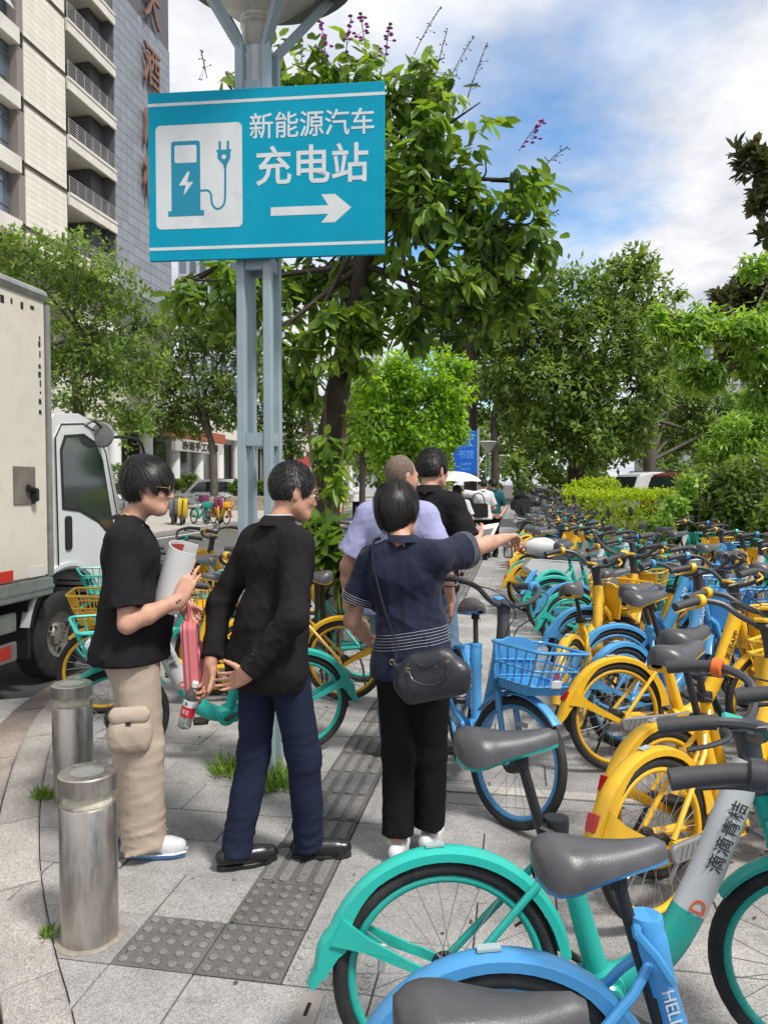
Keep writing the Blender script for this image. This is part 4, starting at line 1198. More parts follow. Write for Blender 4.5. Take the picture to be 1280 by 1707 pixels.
def person(label, loc, heading, H, c):
    s = H / 1.72
    e = empty('person', loc); e.rotation_euler = (0, 0, R(-heading)); sl0 = c.get('slim', 1.0); e.scale = (s * sl0, s * sl0, s)
    h0 = c.get('res', 0.0065)
    skin = c.get('skin', SKIN)
    lean = np.array(c.get('lean', (0, 0)), float)         # shift of the chest relative to the pelvis
    hd = np.array(c.get('head', (0, 0)), float)           # further shift of the head
    hyaw, hpit, hrol = c.get('look', (0, 0, 0))
    hipz = 0.90; pel = np.array([*c.get('pelvis', (0, 0)), 0.95])
    chest = pel + [lean[0], lean[1], .33]
    neck0 = np.array([chest[0], chest[1] - .01, 1.45]); hc = np.array([chest[0] + hd[0], chest[1] + hd[1] + 0.02, 1.60])
    feet = c['feet']
    sho = {}
    tyaw = math.radians(c.get('twist', 0))
    RZt = rotz(-tyaw)
    for sd in (-1, 1):
        sho[sd] = chest + RZt @ np.array([sd * c.get('shw', .170), -.015, 0.100 + c.get('shz', {}).get(sd, 0)])
    legs = {}
    for sd in (-1, 1):
        fx, fy, fyaw = feet[sd]
        hip = np.array([pel[0] + sd * .09, pel[1], hipz]); an = np.array([fx, fy, .075])
        fwd = np.array([math.sin(math.radians(fyaw)), math.cos(math.radians(fyaw)), 0])
        kn = (hip * .48 + an * .52) + fwd * (.02 + c.get('knee', 0)) + np.array([0, 0, .0])
        legs[sd] = (hip, kn, an, fwd)
    HR = rotz(-math.radians(hyaw)) @ rotx(-math.radians(hpit))
    cr_, sr_ = math.cos(math.radians(hrol)), math.sin(math.radians(hrol))
    HR = HR @ np.array([[cr_, 0, sr_], [0, 1, 0], [-sr_, 0, cr_]])
    hsc = c.get('hsize', 1.03)
    def hp(x, y, z): return hc + HR @ np.array([x, y, z]) * hsc
    hdz = 0.0
    # ---- body (head radii follow the head size)
    def HE(F_, c_, r_, k_, rot_=None, op_='u'): F_.ell(c_, tuple(q * hsc for q in r_), k_, rot_, op_)
    xs = [pel[0], hc[0]] + [a[j][0] for a in c['arms'].values() for j in (0, 1)]
    ys = [pel[1], hc[1]] + [a[j][1] for a in c['arms'].values() for j in (0, 1)]
    lo = [min(xs) - .30, min(ys) - .30, 0.02]; hi = [max(xs) + .30, max(ys) + .30, 1.80]
    F = Field(lo, hi, h0)
    HE(F, hp(0, -.012, .028), (.0755, .094, .092), .02, HR)                  # cranium
    HE(F, hp(0, .030, -.030), (.062, .064, .078), .035, HR)                  # face
    F.cap(hp(-.018, .066, -.088), hp(.018, .066, -.088), .024, .024, .03)    # chin
    for sd in (-1, 1):
        F.cap(hp(sd * .052, .0, -.055), hp(sd * .030, .055, -.082), .021, .022, .035)   # jaw
        HE(F, hp(sd * .040, .066, -.022), (.022, .020, .022), .025, HR)      # cheek
    if h0 < .009:
        F.cap(hp(-.030, .082, .026), hp(.030, .082, .026), .014, .014, .022)     # brow
        for sd in (-1, 1): HE(F, hp(sd * .031, .098, .004), (.016, .013, .010), .012, HR, 'd')
        F.cap(hp(0, .092, .008), hp(0, .111, -.030), .0085, .012, .012)          # nose
        for sd in (-1, 1): HE(F, hp(sd * .012, .100, -.034), (.008, .009, .007), .008, HR)
        F.cap(hp(-.014, .093, -.056), hp(.014, .093, -.056), .0075, .0075, .008)
        F.cap(hp(-.012, .091, -.067), hp(.012, .091, -.067), .0075, .0075, .008)
        HE(F, hp(0, .103, -.0615), (.03, .006, .0022), .003, HR, 'd')
    for sd in (-1, 1):
        ER = HR @ rotz(sd * .35)
        HE(F, hp(sd * .079, -.012, -.008), (.0095, .019, .032), .010, ER)
        if h0 < .009: HE(F, hp(sd * .088, -.006, -.006), (.005, .010, .018), .004, ER, 'd')
    F.cap(neck0 + [0, -.012, -.03], hp(0, -.018, -.06), c.get('neck', .055), c.get('neck', .055) - .003, .03)
    F.cap(pel, chest, .105, .115, .04, ((0, 1, 0), 1.35))
    for sd in (-1, 1):
        el, wr = np.array(c['arms'][sd][0], float), np.array(c['arms'][sd][1], float)
        F.cap(chest + [0, 0, .12], sho[sd], .05, .05, .03)
        F.cap(sho[sd], el, .045, .040, .02); F.cap(el, el * .62 + wr * .38, .040, .039, .02); F.cap(el * .62 + wr * .38, wr, .039, .026, .02)
        a = c['arms'][sd]
        hand(F, wr, a[2], a[3], a[4], **a[5])
        hip, kn, an, fw_ = legs[sd]
        F.cap(hip, kn, .065, .05, .03); F.cap(kn, an, .05, .034, .02)
        F.cap(an, an + fw_ * .10 + [0, 0, -.035], .03, .025, .02)
    body = F.mesh('body', skin)
    bo = link('body', body, e)
    # ---- trousers
    t = c['trousers']; b = t.get('bag', 1.0); top = t.get('top', 1.0)
    F = Field([pel[0] - .32, min(pel[1], *[feet[q][1] for q in (-1, 1)]) - .28, .0], [pel[0] + .32, max(pel[1], *[feet[q][1] for q in (-1, 1)]) + .30, 1.12], t.get('res', 0.008))
    if t.get('skirt'):
        F.cap(pel, pel * [1, 1, 0] + [0, 0, t['end']], .15, .21, .05, ((0, 1, 0), 1.25), cut=0.0)
    else:
        F.cap(pel + [0, -.01, .05], pel + [0, -.02, -.03], .150, .158, .05, ((0, 1, 0), 1.32))
        for sd in (-1, 1):
            hip, kn, an, fw_ = legs[sd]
            F.ell(hip + [0, -.055, -.005], (.082, .085, .10), .05)
            F.cap(hip + [0, 0, .02], kn, .098 * (b * .5 + .5), .073 * b, .03)
            end = an.copy(); end[2] = t.get('end', .06)
            F.cap(kn, end, .073 * b, t.get('cuff', .062), .03, cut=0.0)
    P = F.all()
    zz = P[..., 2]
    low = np.clip((0.40 - zz) / .33, 0, 1)
    zone = .35 + t.get('wrinkle', 1.0) * (1.0 * low + .8 * np.exp(-((zz - .50) / .08) ** 2) + .5 * np.exp(-((zz - .86) / .07) ** 2))
    wr_ = -rid(P, t.get('seed', 3), (9, 9, 30), 6) * .016 * zone - rid(P, t.get('seed', 3) + 1, (22, 22, 7), 5) * .008
    wr_ += nz(P, t.get('seed', 3) + 2, (7, 7, 7), 4) * .006
    F.f = F.f + wr_
    tr = link('trousers', F.mesh('trousers', t['mat']), e)
    # ---- top
    q = c['top']; sl_ = q.get('sleeve', .62); th = q.get('thick', 0.0)
    F = Field([min(lo[0], pel[0] - .3), min(lo[1], pel[1] - .25), q['hem'] - .05], [hi[0], hi[1], 1.58], q.get('res', 0.0075))
    F.cap(pel + [0, -.005, .10], chest + [0, 0, -.02], q.get('waist', .150) + th, q.get('chest', .165) + th, .06, ((0, 1, 0), q.get('flat', 1.38)))
    F.cap(chest + RZt @ np.array([-.08, -.005, .035]), chest + RZt @ np.array([.08, -.005, .035]), .100 + th, .100 + th, .06)
    F.cap([pel[0], pel[1] - .005, q['hem'] - .05], pel + [0, -.005, .12], q.get('hemw', .165) + th, q.get('waist', .150) + th, .05, ((0, 1, 0), q.get('flat', 1.38) - .08))
    hx_ = max(0, .05 * (b - 1)) + q.get('hipx', 0)
    if q['hem'] < .93:
        F.cap(pel + [0, -.01, .05], pel + [0, -.02, -.06], .164 + th + hx_, .176 + th + hx_, .05, ((0, 1, 0), 1.26))
        for sd in (-1, 1): F.ell(legs[sd][0] + [0, -.055, -.02], (.097 + th + hx_, .096 + th + hx_, .13), .05)
    if q.get('belly'): F.ell(pel + [0, .045, .12], (.14, .12, .14), .08)
    for sd in (-1, 1):
        el, wr = np.array(c['arms'][sd][0], float), np.array(c['arms'][sd][1], float)
        F.cap(neck0 + [sd * .035, 0, -.015], sho[sd] + [0, 0, .0], .050 + th, .060 + th * 1.2, .045)
        if sl_ <= 1:
            en = sho[sd] + (el - sho[sd]) * sl_
            F.cap(sho[sd], en, .062 + th, q.get('cuff', .068) + th, .035, cut=0.0)
        else:
            F.cap(sho[sd], el, .060 + th, .054 + th, .035); F.cap(el, el + (wr - el) * (sl_ - 1), .054 + th, q.get('cuff', .044) + th, .03, cut=0.0)
    P = F.all()
    amp = q.get('wrinkle', 1.0)
    fo_ = nz(P, q.get('seed', 11), (8, 8, 8), 5) * .006 - rid(P, q.get('seed', 11) + 5, (15, 12, 11), 6) * .018 - rid(P, q.get('seed', 11) + 6, (30, 26, 24), 6) * .008
    wz = np.exp(-((P[..., 2] - 1.06) / .13) ** 2)
    fo_ = fo_ - wz * rid(P, q.get('seed', 11) + 7, (7, 7, 26), 5) * .014
    F.f = F.f + fo_ * amp
    F.plane([0, 0, q['hem']], [q.get('hemtilt', (0, 0))[0], q.get('hemtilt', (0, 0))[1], -1])
    # neck opening
    F.cap(neck0 + [0, .0, -.015], hp(0, -.02, -.03), .060, .075, .006, op='d')
    tp = link(q.get('name', 'shirt'), F.mesh(q.get('name', 'shirt'), q['mat']), e)
    # collar ring
    if q.get('collar'):
        rows = []
        cn_ = neck0 + [0, .004, q.get('collar_z', .026)]; rr0 = q.get('collar_r', .066)
        ax = unit(np.array(hp(0, -.02, -.06)) - neck0)
        for i in range(29):
            a = 2 * math.pi * i / 28
            dv = np.array([math.cos(a), math.sin(a) * 1.08, 0])
            drop = .012 * max(0, math.sin(a)) ** 2
            ht = q['collar']
            pts = [(rr0 - .004, -.012), (rr0 - .003, ht), (rr0 + .002, ht + .003), (rr0 + .010, ht - .004), (rr0 + .020, -.010 - ht * .15), (rr0 + .014, -.012)]
            rows.append([tuple(cn_ + dv * r1 + ax * (h1 - drop * 2.4)) for r1, h1 in pts])
        link('collar', MB().strip(rows).mesh('collar', q.get('collar_mat', q['mat']), 60), tp)
    for sd in q.get('stitch', ()):
        el = np.array(c['arms'][sd][0], float); dv = unit(el - sho[sd])
        u = unit(np.cross(dv, [0, .3, 1])); w_ = np.cross(dv, u)
        for j in range(4):
            en = sho[sd] + (el - sho[sd]) * sl_ - dv * (.008 + .011 * j)
            rr_ = q.get('cuff', .068) + th + .004
            link('stitching', MB().tube([tuple(en + u * rr_ * math.cos(a * .314) + w_ * rr_ * math.sin(a * .314)) for a in range(20)], .0011, 4, closed=True).mesh('stitching', STITCH, 40), tp)
    # ---- shoes
    for sd in (-1, 1):
        hip, kn, an, fw_ = legs[sd]
        sh_ = c['shoes']; lf = c.get('lift', {}).get(sd, 0)
        F = Field(np.minimum(an, an + fw_ * .2) - [.12, .12, .1], np.maximum(an, an + fw_ * .2) + [.12, .12, .08], .006)
        heel = an - fw_ * .055; toe = an + fw_ * .165
        hz = .052 * sh_.get('h', 1.0)
        F.cap(heel * [1, 1, 0] + [0, 0, hz], toe * [1, 1, 0] + [0, 0, hz * .78], .036, .034, .02, ((0, 0, 1), 1.05))
        F.cap(an * [1, 1, 0] + fw_ * .06 + [0, 0, hz * .8], an * [1, 1, 0] + fw_ * .12 + [0, 0, hz * .75], .042, .041, .02)
        F.cap(an * [1, 1, 0] + [0, 0, .06], an * [1, 1, 0] - fw_ * .012 + [0, 0, .085], .036, .034, .02, cut=0.005)
        F.plane([0, 0, .012], [0, 0, -1])
        F.f = F.f + nz(F.all(), 9, (60, 60, 60), 4) * .0006
        so = link('shoe', F.mesh('shoe', sh_['mat']), e)
        lat = np.array([fw_[1], -fw_[0], 0])
        ol = []
        for i in range(28):
            a = 2 * math.pi * i / 28; x_ = math.cos(a); y_ = math.sin(a)
            wd = .039 if x_ > -.2 else .034
            p_ = an + fw_ * (.057 + .141 * x_) + lat * wd * y_ * (1 - .15 * max(0, x_) ** 2) * (abs(math.sin(a)) ** -.25 if abs(y_) > .05 else 1)
            ol.append((p_[0], p_[1]))
        link('sole', bevel_mesh(MB().prism(ol, 0.001, sh_.get('sole_h', .022)).mesh('sole', sh_['sole'], 40), .003), so)
        for (nm, m_, pts_, r_) in sh_.get('trim', ()):
            for sx in (-1, 1):
                link(nm, MB().tube([tuple(an * [1, 1, 0] + fw_ * a_ + lat * sx * l_ + [0, 0, z_]) for a_, l_, z_ in pts_], r_, 6, flat=(1.0, 0.5)).mesh(nm, m_, 40), so)
    # ---- hair
    hr = c.get('hair')
    if hr:
        th_ = hr['t']
        F = Field(hc - .19, hc + .19, .005 if h0 < .009 else .009)
        HE(F, hp(0, -.014, .030), (.0755 + th_, .094 + th_, .092 + th_ * hr.get('top', 1.1)), .02, HR)
        for (cx, cy, cz, rx, ry, rz) in hr.get('add', ()): HE(F, hp(cx, cy, cz), (rx, ry, rz), .03, HR)
        P = F.all(); Q = (P - hc) @ HR
        az = np.arctan2(Q[..., 0], Q[..., 1] + .02); el_ = Q[..., 2]
        st = np.sin(az * hr.get('fr', 46) + 3 * np.sin(el_ * 30) + 2 * np.sin(az * 7)) * .5 + np.sin(az * 23 + 9 * np.sin(el_ * 17 + az * 3)) * .5
        F.f = F.f + st * hr.get('amp', .0022) + nz(P, hr.get('seed', 2), (45, 45, 30), 5) * hr.get('amp', .0022)
        for (cx, cy, cz, rx, ry, rz, kk) in hr['cut']: HE(F, hp(cx, cy, cz), (rx, ry, rz), kk, HR, 'd')
        for p_, n_ in hr['planes']: F.plane(hp(*p_), HR @ np.array(n_))
        ho = link('hair', F.mesh('hair', hr.get('mat', HAIR), smooth=1), e)
        if hr.get('len'): strands(ho, hc, HR, hsc, hr)
    if h0 < .009:
        for sd in (-1, 1):
            MBe = MB().lathe([(0, -.0105), (.006, -.009), (.0105, -.002), (.0105, .002), (.006, .009), (0, .0105)], 12)
            o_ = link('eye', MBe.mesh('eye', EYEW, 60), e); o_.location = hp(sd * .031, .0855, .003)
            o2 = link('iris', MB().lathe([(0, .010), (.0052, .0092), (.0052, .008)], 12, axis='y').mesh('iris', EYEK, 60), o_); o2.rotation_euler = Matrix([list(r_) for r_ in HR]).to_euler()
            br = [hp(sd * .016, .097, .023), hp(sd * .033, .096, .028), hp(sd * .050, .083, .024)]
            link('eyebrow', MB().tube([tuple(b_) for b_ in br], [.003, .004, .002], 6).mesh('eyebrow', HAIR, 40), e)
        link('mouth', MB().tube([tuple(hp(-.022, .0915, -.0615)), tuple(hp(0, .0985, -.0610)), tuple(hp(.022, .0915, -.0615))], [.0015, .0035, .0015], 6).mesh('mouth', LIP, 40), e)
    gl = c.get('glasses')
    if gl:
        for sd in (-1, 1):
            ring_ = [tuple(hp(sd * .034 + gl[1] * math.cos(a * .393), .108, .001 + gl[2] * math.sin(a * .393))) for a in range(16)]
            g1 = MB().tube(ring_, .0016, 5, closed=True).tube([tuple(hp(sd * (.034 + gl[1]), .107, .008)), tuple(hp(sd * .074, .085, .010)), tuple(hp(sd * .081, -.005, .010)), tuple(hp(sd * .080, -.03, -.008))], .0017, 5)
            go = link('glasses', g1.mesh('glasses', gl[0], 40), e)
            link('lens', MB()._add(ring_, [tuple(range(16))]).mesh('lens', mat('spectacle_lens', (0.9, 0.9, 0.9), 0.05, alpha=0.12), 0), go)
        link('glasses_bridge', MB().tube([tuple(hp(-.010, .109, .004)), tuple(hp(0, .113, .007)), tuple(hp(.010, .109, .004))], .0015, 5).mesh('glasses_bridge', gl[0], 40), e)
    tag(e, label, 'person')
    return e, dict(top=tp, hp=hp, sho=sho, pel=pel, chest=chest, neck=neck0, HR=HR)
from mathutils.bvhtree import BVHTree
def wrap(ob, c, z, n=48, tilt=(0, 0), out=.0012):      # closed loop lying on a garment's surface
    me = ob.data
    t_ = BVHTree.FromPolygons([v.co for v in me.vertices], [p.vertices for p in me.polygons])
    pts = []
    for i in range(n):
        a = 2 * math.pi * i / n; d_ = Vector((math.cos(a), math.sin(a), 0))
        o_ = Vector((c[0], c[1], z + tilt[0] * math.cos(a) + tilt[1] * math.sin(a)))
        h_ = t_.ray_cast(o_ + d_ * .5, -d_)
        if h_[0] is not None: pts.append(tuple(h_[0] + d_ * out))
    return pts
def local(e, p):                      # person's local point -> world
    return Matrix.LocRotScale(e.location, e.rotation_euler, e.scale) @ Vector(p)
C_BLACK = cloth('black_cotton', (0.016, 0.016, 0.018)); C_SUIT = cloth('suit_wool', (0.017, 0.015, 0.016), bump=0.2, bscale=700)
C_NAVY = cloth('navy_chino', (0.018, 0.024, 0.05)); C_BEIGE = cloth('beige_cargo', (0.46, 0.375, 0.30)); C_TROU = cloth('black_trouser', (0.010, 0.010, 0.011))
C_LAV = cloth('lavender_polo', (0.37, 0.37, 0.60)); C_JEAN = cloth('blue_jeans', (0.14, 0.22, 0.32), var=.25); C_GREEN = cloth('dark_teal_polo', (0.014, 0.085, 0.095))
C_WHITE = cloth('white_shirt', (0.62, 0.62, 0.64)); C_CREAM = cloth('cream_cloth', (0.62, 0.55, 0.50)); C_DENIM = cloth('dark_denim', (0.016, 0.020, 0.042), var=.2, rough=.7, sheen=.1)
LEATHER = mat('black_leather', (0.012, 0.012, 0.013), 0.32, var=.2, bump=.1, bscale=120, coat=.2)
SNEAK = mat('white_sneaker', (0.70, 0.71, 0.74), 0.55, var=.04); SNEAKB = mat('sneaker_blue', (0.12, 0.33, 0.66), 0.5)
SHORTHAIR = dict(t=.010, len=.020, lift=.007, n=2800, cut=[(0, .125, -.035, .10, .085, .105, .012), (.092, -.006, -.022, .034, .032, .046, .008), (-.092, -.006, -.022, .034, .032, .046, .008)], planes=[((0, -.06, -.045), (0, .25, -1))], amp=.0012)
BLK_SHOE = dict(mat=LEATHER, sole=BLACK, sole_h=.02)
# --- man in the dark suit
suit, js = person('man in dark suit and navy trousers, hands behind back, holding a water bottle', (-1.025, 3.09, 0), 36, 1.70, dict(slim=.94, 
    skin=SKIN2, feet={-1: (-.085, -.15, 22), 1: (.075, .15, 40)}, shw=.160, lean=(0.0, .04), head=(.01, .055), look=(18, 12, 0), knee=.01,
    arms={-1: ((-.275, -.10, 1.10), (-.205, -.195, .865), (-.10, -.10, -1), (.25, -1, .1), -1, dict(curl=(62, 40, 48, 55), thumb=30, tcurl=40)),
          1: ((.265, -.085, 1.10), (.125, -.225, .875), (-1, -.05, -.38), (.1, -1, .35), 1, dict(curl=(14, 16, 20, 24), thumb=48, spread=5))},
    trousers=dict(mat=C_NAVY, bag=1.04, cuff=.072, end=.045, wrinkle=1.25, seed=4), shoes=BLK_SHOE,
    top=dict(name='jacket', mat=C_SUIT, hem=.775, sleeve=1.93, thick=.010, cuff=.044, hemw=.162, waist=.146, chest=.160, collar=.030, collar_r=.064, wrinkle=1.15, seed=21, flat=1.30, hipx=.012),
    hair=dict(SHORTHAIR, t=.012, amp=.0016), glasses=(BLACK, .024, .017)))
rows = []
for i in range(29):
    a = 2 * math.pi * i / 28
    dv = np.array([math.cos(a), math.sin(a) * 1.08, 0]); cn_ = js['neck'] + [0, .010, .020]
    rows.append([tuple(cn_ + dv * r1 + np.array([0, .25, 1]) * (h1 - .03 * max(0, math.sin(a)) ** 2)) for r1, h1 in ((.060, -.01), (.0595, .038), (.0635, .040), (.066, -.01))])
link('shirt_collar', MB().strip(rows).mesh('shirt_collar', C_WHITE, 60), suit)
MB().box((js['pel'][0], js['pel'][1] - .138, .86), (.0025, .012, .17), (R(4), 0, 0)).build('back_vent', BLACK, suit, 0)
for i in range(3):
    MB().lathe([(0.0, .004), (.006, .003), (.007, 0)], 10, axis='y', cap=False).build('cuff_button', BLACK, suit, 60, (.168 + .008 * i, -.243 + .006 * i, .925 + .022 * i), (0, 0, R(180)))
def seam(ob, pts_yz, par, m_, name='seam', r0=.0011):     # a stitched line laid on the garment: points (x, z) seen from behind
    t_ = BVHTree.FromPolygons([v.co for v in ob.data.vertices], [p.vertices for p in ob.data.polygons])
    out = []
    for (x_, y_, z_, dx_, dy_) in pts_yz:
        h_ = t_.ray_cast(Vector((x_, y_, z_)), Vector((dx_, dy_, 0)))
        if h_[0] is not None: out.append(tuple(h_[0] - Vector((dx_, dy_, 0)) * .0006))
    if len(out) > 2: MB().tube(out, r0, 4).build(name, m_, par)
SEAMK = mat('seam_black', (.006, .006, .006), .9)
seam(js['top'], [(js['pel'][0] + js['chest'][0] * 0 + .002, js['pel'][1] - .5, .80 + .02 * i, 0, 1) for i in range(32)], suit, SEAMK)
for sd in (-1, 1):
    seam(js['top'], [(sd * (.115 + .0016 * i), js['pel'][1] - .5, 1.40 - .012 * i, 0, 1) for i in range(20)], suit, SEAMK)
# --- young man
young, jy = person('young man in black T-shirt and beige cargo trousers, in profile with thin glasses', (-1.655, 3.11, 0), 70, 1.72, dict(slim=.93, 
    feet={-1: (-.12, -.08, 4), 1: (.085, .035, 8)}, lean=(0, -.015), head=(0, .055), look=(4, 4, 0), neck=.057,
    arms={1: ((.245, .0, 1.045), (.205, .225, 1.135), (-.12, .42, .95), (-1, .12, 0), 1, dict(curl=(18, 20, 24, 28), thumb=20)),
          -1: ((-.20, .06, 1.06), (-.02, .225, 1.075), (.35, .40, -.55), (.75, -.2, .3), -1, dict(curl=(55, 58, 60, 62), thumb=40))},
    trousers=dict(mat=C_BEIGE, bag=1.32, cuff=.108, end=.045, wrinkle=1.7, seed=8), shoes=dict(mat=SNEAK, sole=SNEAKB, sole_h=.016, h=1.12,
        trim=[('sole_band', SNEAK, [(-.06, .036, .024), (.05, .044, .024), (.15, .040, .024), (.20, .016, .026)], .009), ('blue_patch', SNEAKB, [(-.06, .034, .05), (-.01, .038, .048), (.02, .041, .038)], .012), ('blue_patch', SNEAKB, [(.06, .045, .036), (.10, .045, .036)], .008)]),
    top=dict(name='t_shirt', mat=C_BLACK, hem=.855, sleeve=.82, thick=.010, cuff=.074, hemw=.178, waist=.162, collar=.008, collar_r=.066, belly=True, wrinkle=1.0, seed=31, hipx=.012),
    hair=dict(t=.019, top=1.15, amp=.0026, fr=40, seed=5, len=.058, lift=.006, n=4200, fwd=.35, add=[(0, .045, .062, .070, .062, .045)], cut=[(0, .142, -.058, .115, .070, .098, .008), (.095, .015, -.028, .045, .030, .040, .010), (-.095, .015, -.028, .045, .030, .040, .010)], planes=[((0, -.06, -.062), (0, .42, -1))]),
    glasses=(mat('gold_wire', (0.55, 0.38, 0.16), 0.3, 0.8), .025, .021)))
# cargo pocket, flap and tab
F = Field((.12, -.13, .46), (.28, .12, .70), .005)
for z_ in (.525, .565, .605): F.cap((.185, -.055, z_), (.185, .045, z_), .036, .036, .05, ((1, 0, 0), 1.15))
F.f -= rid(F.all(), 71, (22, 22, 22), 5) * .008
po = link('cargo_pocket', F.mesh('cargo_pocket', C_BEIGE), young)
F = Field((.12, -.13, .60), (.28, .12, .72), .005)
F.cap((.197, -.062, .660), (.197, .052, .660), .030, .030, .02, ((1, 0, 0), 1.5)); F.cap((.203, -.062, .642), (.203, .052, .642), .024, .024, .02, ((1, 0, 0), 1.4))
F.f -= rid(F.all(), 72, (22, 22, 22), 5) * .005
link('pocket_flap', F.mesh('pocket_flap', C_BEIGE), po)
link('pocket_tab', MB().box((.2235, -.005, .625), (.006, .022, .012)).mesh('pocket_tab', BLACK, 0), po)
br = [(.205 + .030 * math.cos(a * .449), .212 + .024 * math.sin(a * .449), 1.128 + .016 * math.sin(a * .449)) for a in range(14)]
BEAD = mat('bead_brown', (0.10, 0.045, 0.02), 0.3, var=.5, vscale=60, coat=.5)
bc = MB()
for q_ in br: bc.lathe([(0, -.006), (.0055, -.003), (.0055, .003), (0, .006)], 8, q_)
struct(bc.build('bead_bracelet', BEAD, young, 60), 'stuff')
link('necklace', MB().tube([tuple(jy['neck'] + [.062 * math.cos(a * .314), .066 * math.sin(a * .314) + .004, .036 - .03 * math.sin(a * .314)]) for a in range(20)], .0018, 4, closed=True).mesh('necklace', mat('gold', (0.7, 0.45, 0.15), 0.3, 0.9), 40), young)
seam(jy['top'], [(.5, -.05 + .0 * i, 1.43 - .012 * i, -1, 0) for i in range(8)], young, SEAMK)
# booklet in his hand
bk = empty('booklet'); bm_ = Matrix.LocRotScale(young.location, young.rotation_euler, young.scale) @ Matrix.Translation((.10, .215, 1.235)) @ Matrix.Rotation(R(-16), 4, 'X') @ Matrix.Rotation(R(10), 4, 'Y')
bk.matrix_world = bm_
def curl_sheet(r0, r1, a0, a1, z0, z1, off=0.0):
    o_ = []; n_ = 18
    outer = [(r0 * math.cos(R(a0 + (a1 - a0) * i / n_)) + off, r1 * math.sin(R(a0 + (a1 - a0) * i / n_))) for i in range(n_ + 1)]
    return outer
def sheet(name, m_, r0, r1, a0, a1, z0, z1, t_, par):
    a = curl_sheet(r0, r1, a0, a1, z0, z1); b = curl_sheet(r0 - t_, r1 - t_, a0, a1, z0, z1)
    return MB().prism(a + b[::-1], z0, z1).build(name, m_, par, 30)
sheet('cover', WHITE, .10, .085, 150, 395, -.16, .12, .004, bk)
sheet('page', mat('page_red', (0.50, 0.09, 0.06), 0.5), .0955, .0805, 196, 268, -.155, .105, .0015, bk)
sheet('page', mat('page_blue', (0.11, 0.20, 0.55), 0.5), .0955, .0805, 268, 345, -.155, .108, .0015, bk)
tag(bk, 'rolled white booklet with red and blue inner page in the young man\'s hand', 'booklet')
# pink laptop sleeve hanging from his left hand
PINK = cloth('pink_fabric', (0.62, 0.20, 0.215), var=.06)
pb = empty('laptop_sleeve'); pb.matrix_world = Matrix.LocRotScale(young.location, young.rotation_euler, young.scale) @ Matrix.Translation((.06, .262, .845)) @ Matrix.Rotation(R(3), 4, 'X')
me = MB().prism(rounded(-.135, -.185, .135, .185, .035), -.034, .034, lambda u, v, h: (u, h, v)).mesh('pouch', PINK, 30); bevel_mesh(me, .014, 3)
po = link('pouch', me, pb)
link('front_pocket', bevel_mesh(MB().prism(rounded(-.115, -.16, .115, .07, .03), .032, .046, lambda u, v, h: (u, h, v)).mesh('front_pocket', PINK, 30), .006, 2), po)
link('zip', MB().tube([(u, 0.0, v) for u, v in rounded(-.1365, -.1865, .1365, .1865, .036)], .004, 5, closed=True).mesh('zip', mat('pink_zip', (0.5, .13, .14), .5), 40), po)
link('handle', MB().tube(spline([(.05, .0, .18), (.045, .0, .23), (.0, -.01, .255), (-.045, .0, .23), (-.05, .0, .18)], 6), .009, 6, flat=(1.4, .6)).mesh('handle', PINK, 40), pb)
tag(pb, 'pink padded laptop sleeve hanging from the young man\'s hand', 'bag')
# --- water bottle in the suited man's left hand
CLEAR = mat('clear_plastic', (0.92, 0.94, 0.95), 0.08, trans=0.92, spec=0.5)
wb = empty('water_bottle'); hpos = local(suit, (-.232, -.262, .775))
wb.matrix_world = Matrix.Translation(hpos) @ Matrix.Rotation(R(-10), 4, 'Z') @ Matrix.Rotation(R(17), 4, 'Y') @ Matrix.Scale(.92, 4)
MB().lathe([(.0, -.205), (.026, -.205), (.031, -.198), (.0325, -.18), (.031, -.165), (.0325, -.15), (.0325, -.075), (.031, -.06), (.0325, -.05), (.028, -.03), (.018, -.012), (.0135, -.004), (.0135, .008)], 28, cap=False).build('bottle_body', CLEAR, wb)
MB().lathe([(.0155, -.002), (.0155, .018), (.013, .021), (0, .021)], 20).build('bottle_cap', WHITE, wb)
lb = MB().lathe([(.0333, -.145), (.0333, -.095)], 28, cap=False).build('label_band', mat('label_red', (0.60, 0.02, 0.035), .35), wb)
MB().lathe([(.0333, -.0945), (.0333, -.062)], 28, cap=False).build('label_band', mat('label_white', (0.72, 0.74, 0.78), .35), wb)
put_text('lettering', '农夫', .026, frame_mat((.006, -.0338, -.118), (1, 0, 0), (0, 0, 1)), PRINTW, wb, .0004, 0, .036)
MB().prism([(-.008, -.085), (.008, -.085), (0, -.068)], .0332, .0342, lambda u, v, h: (u, -h, v)).build('label_peak', mat('label_green', (0.02, .10, .05), .4), wb, 0)
tag(wb, 'clear plastic water bottle with red and white label in the suited man\'s hand', 'bottle')
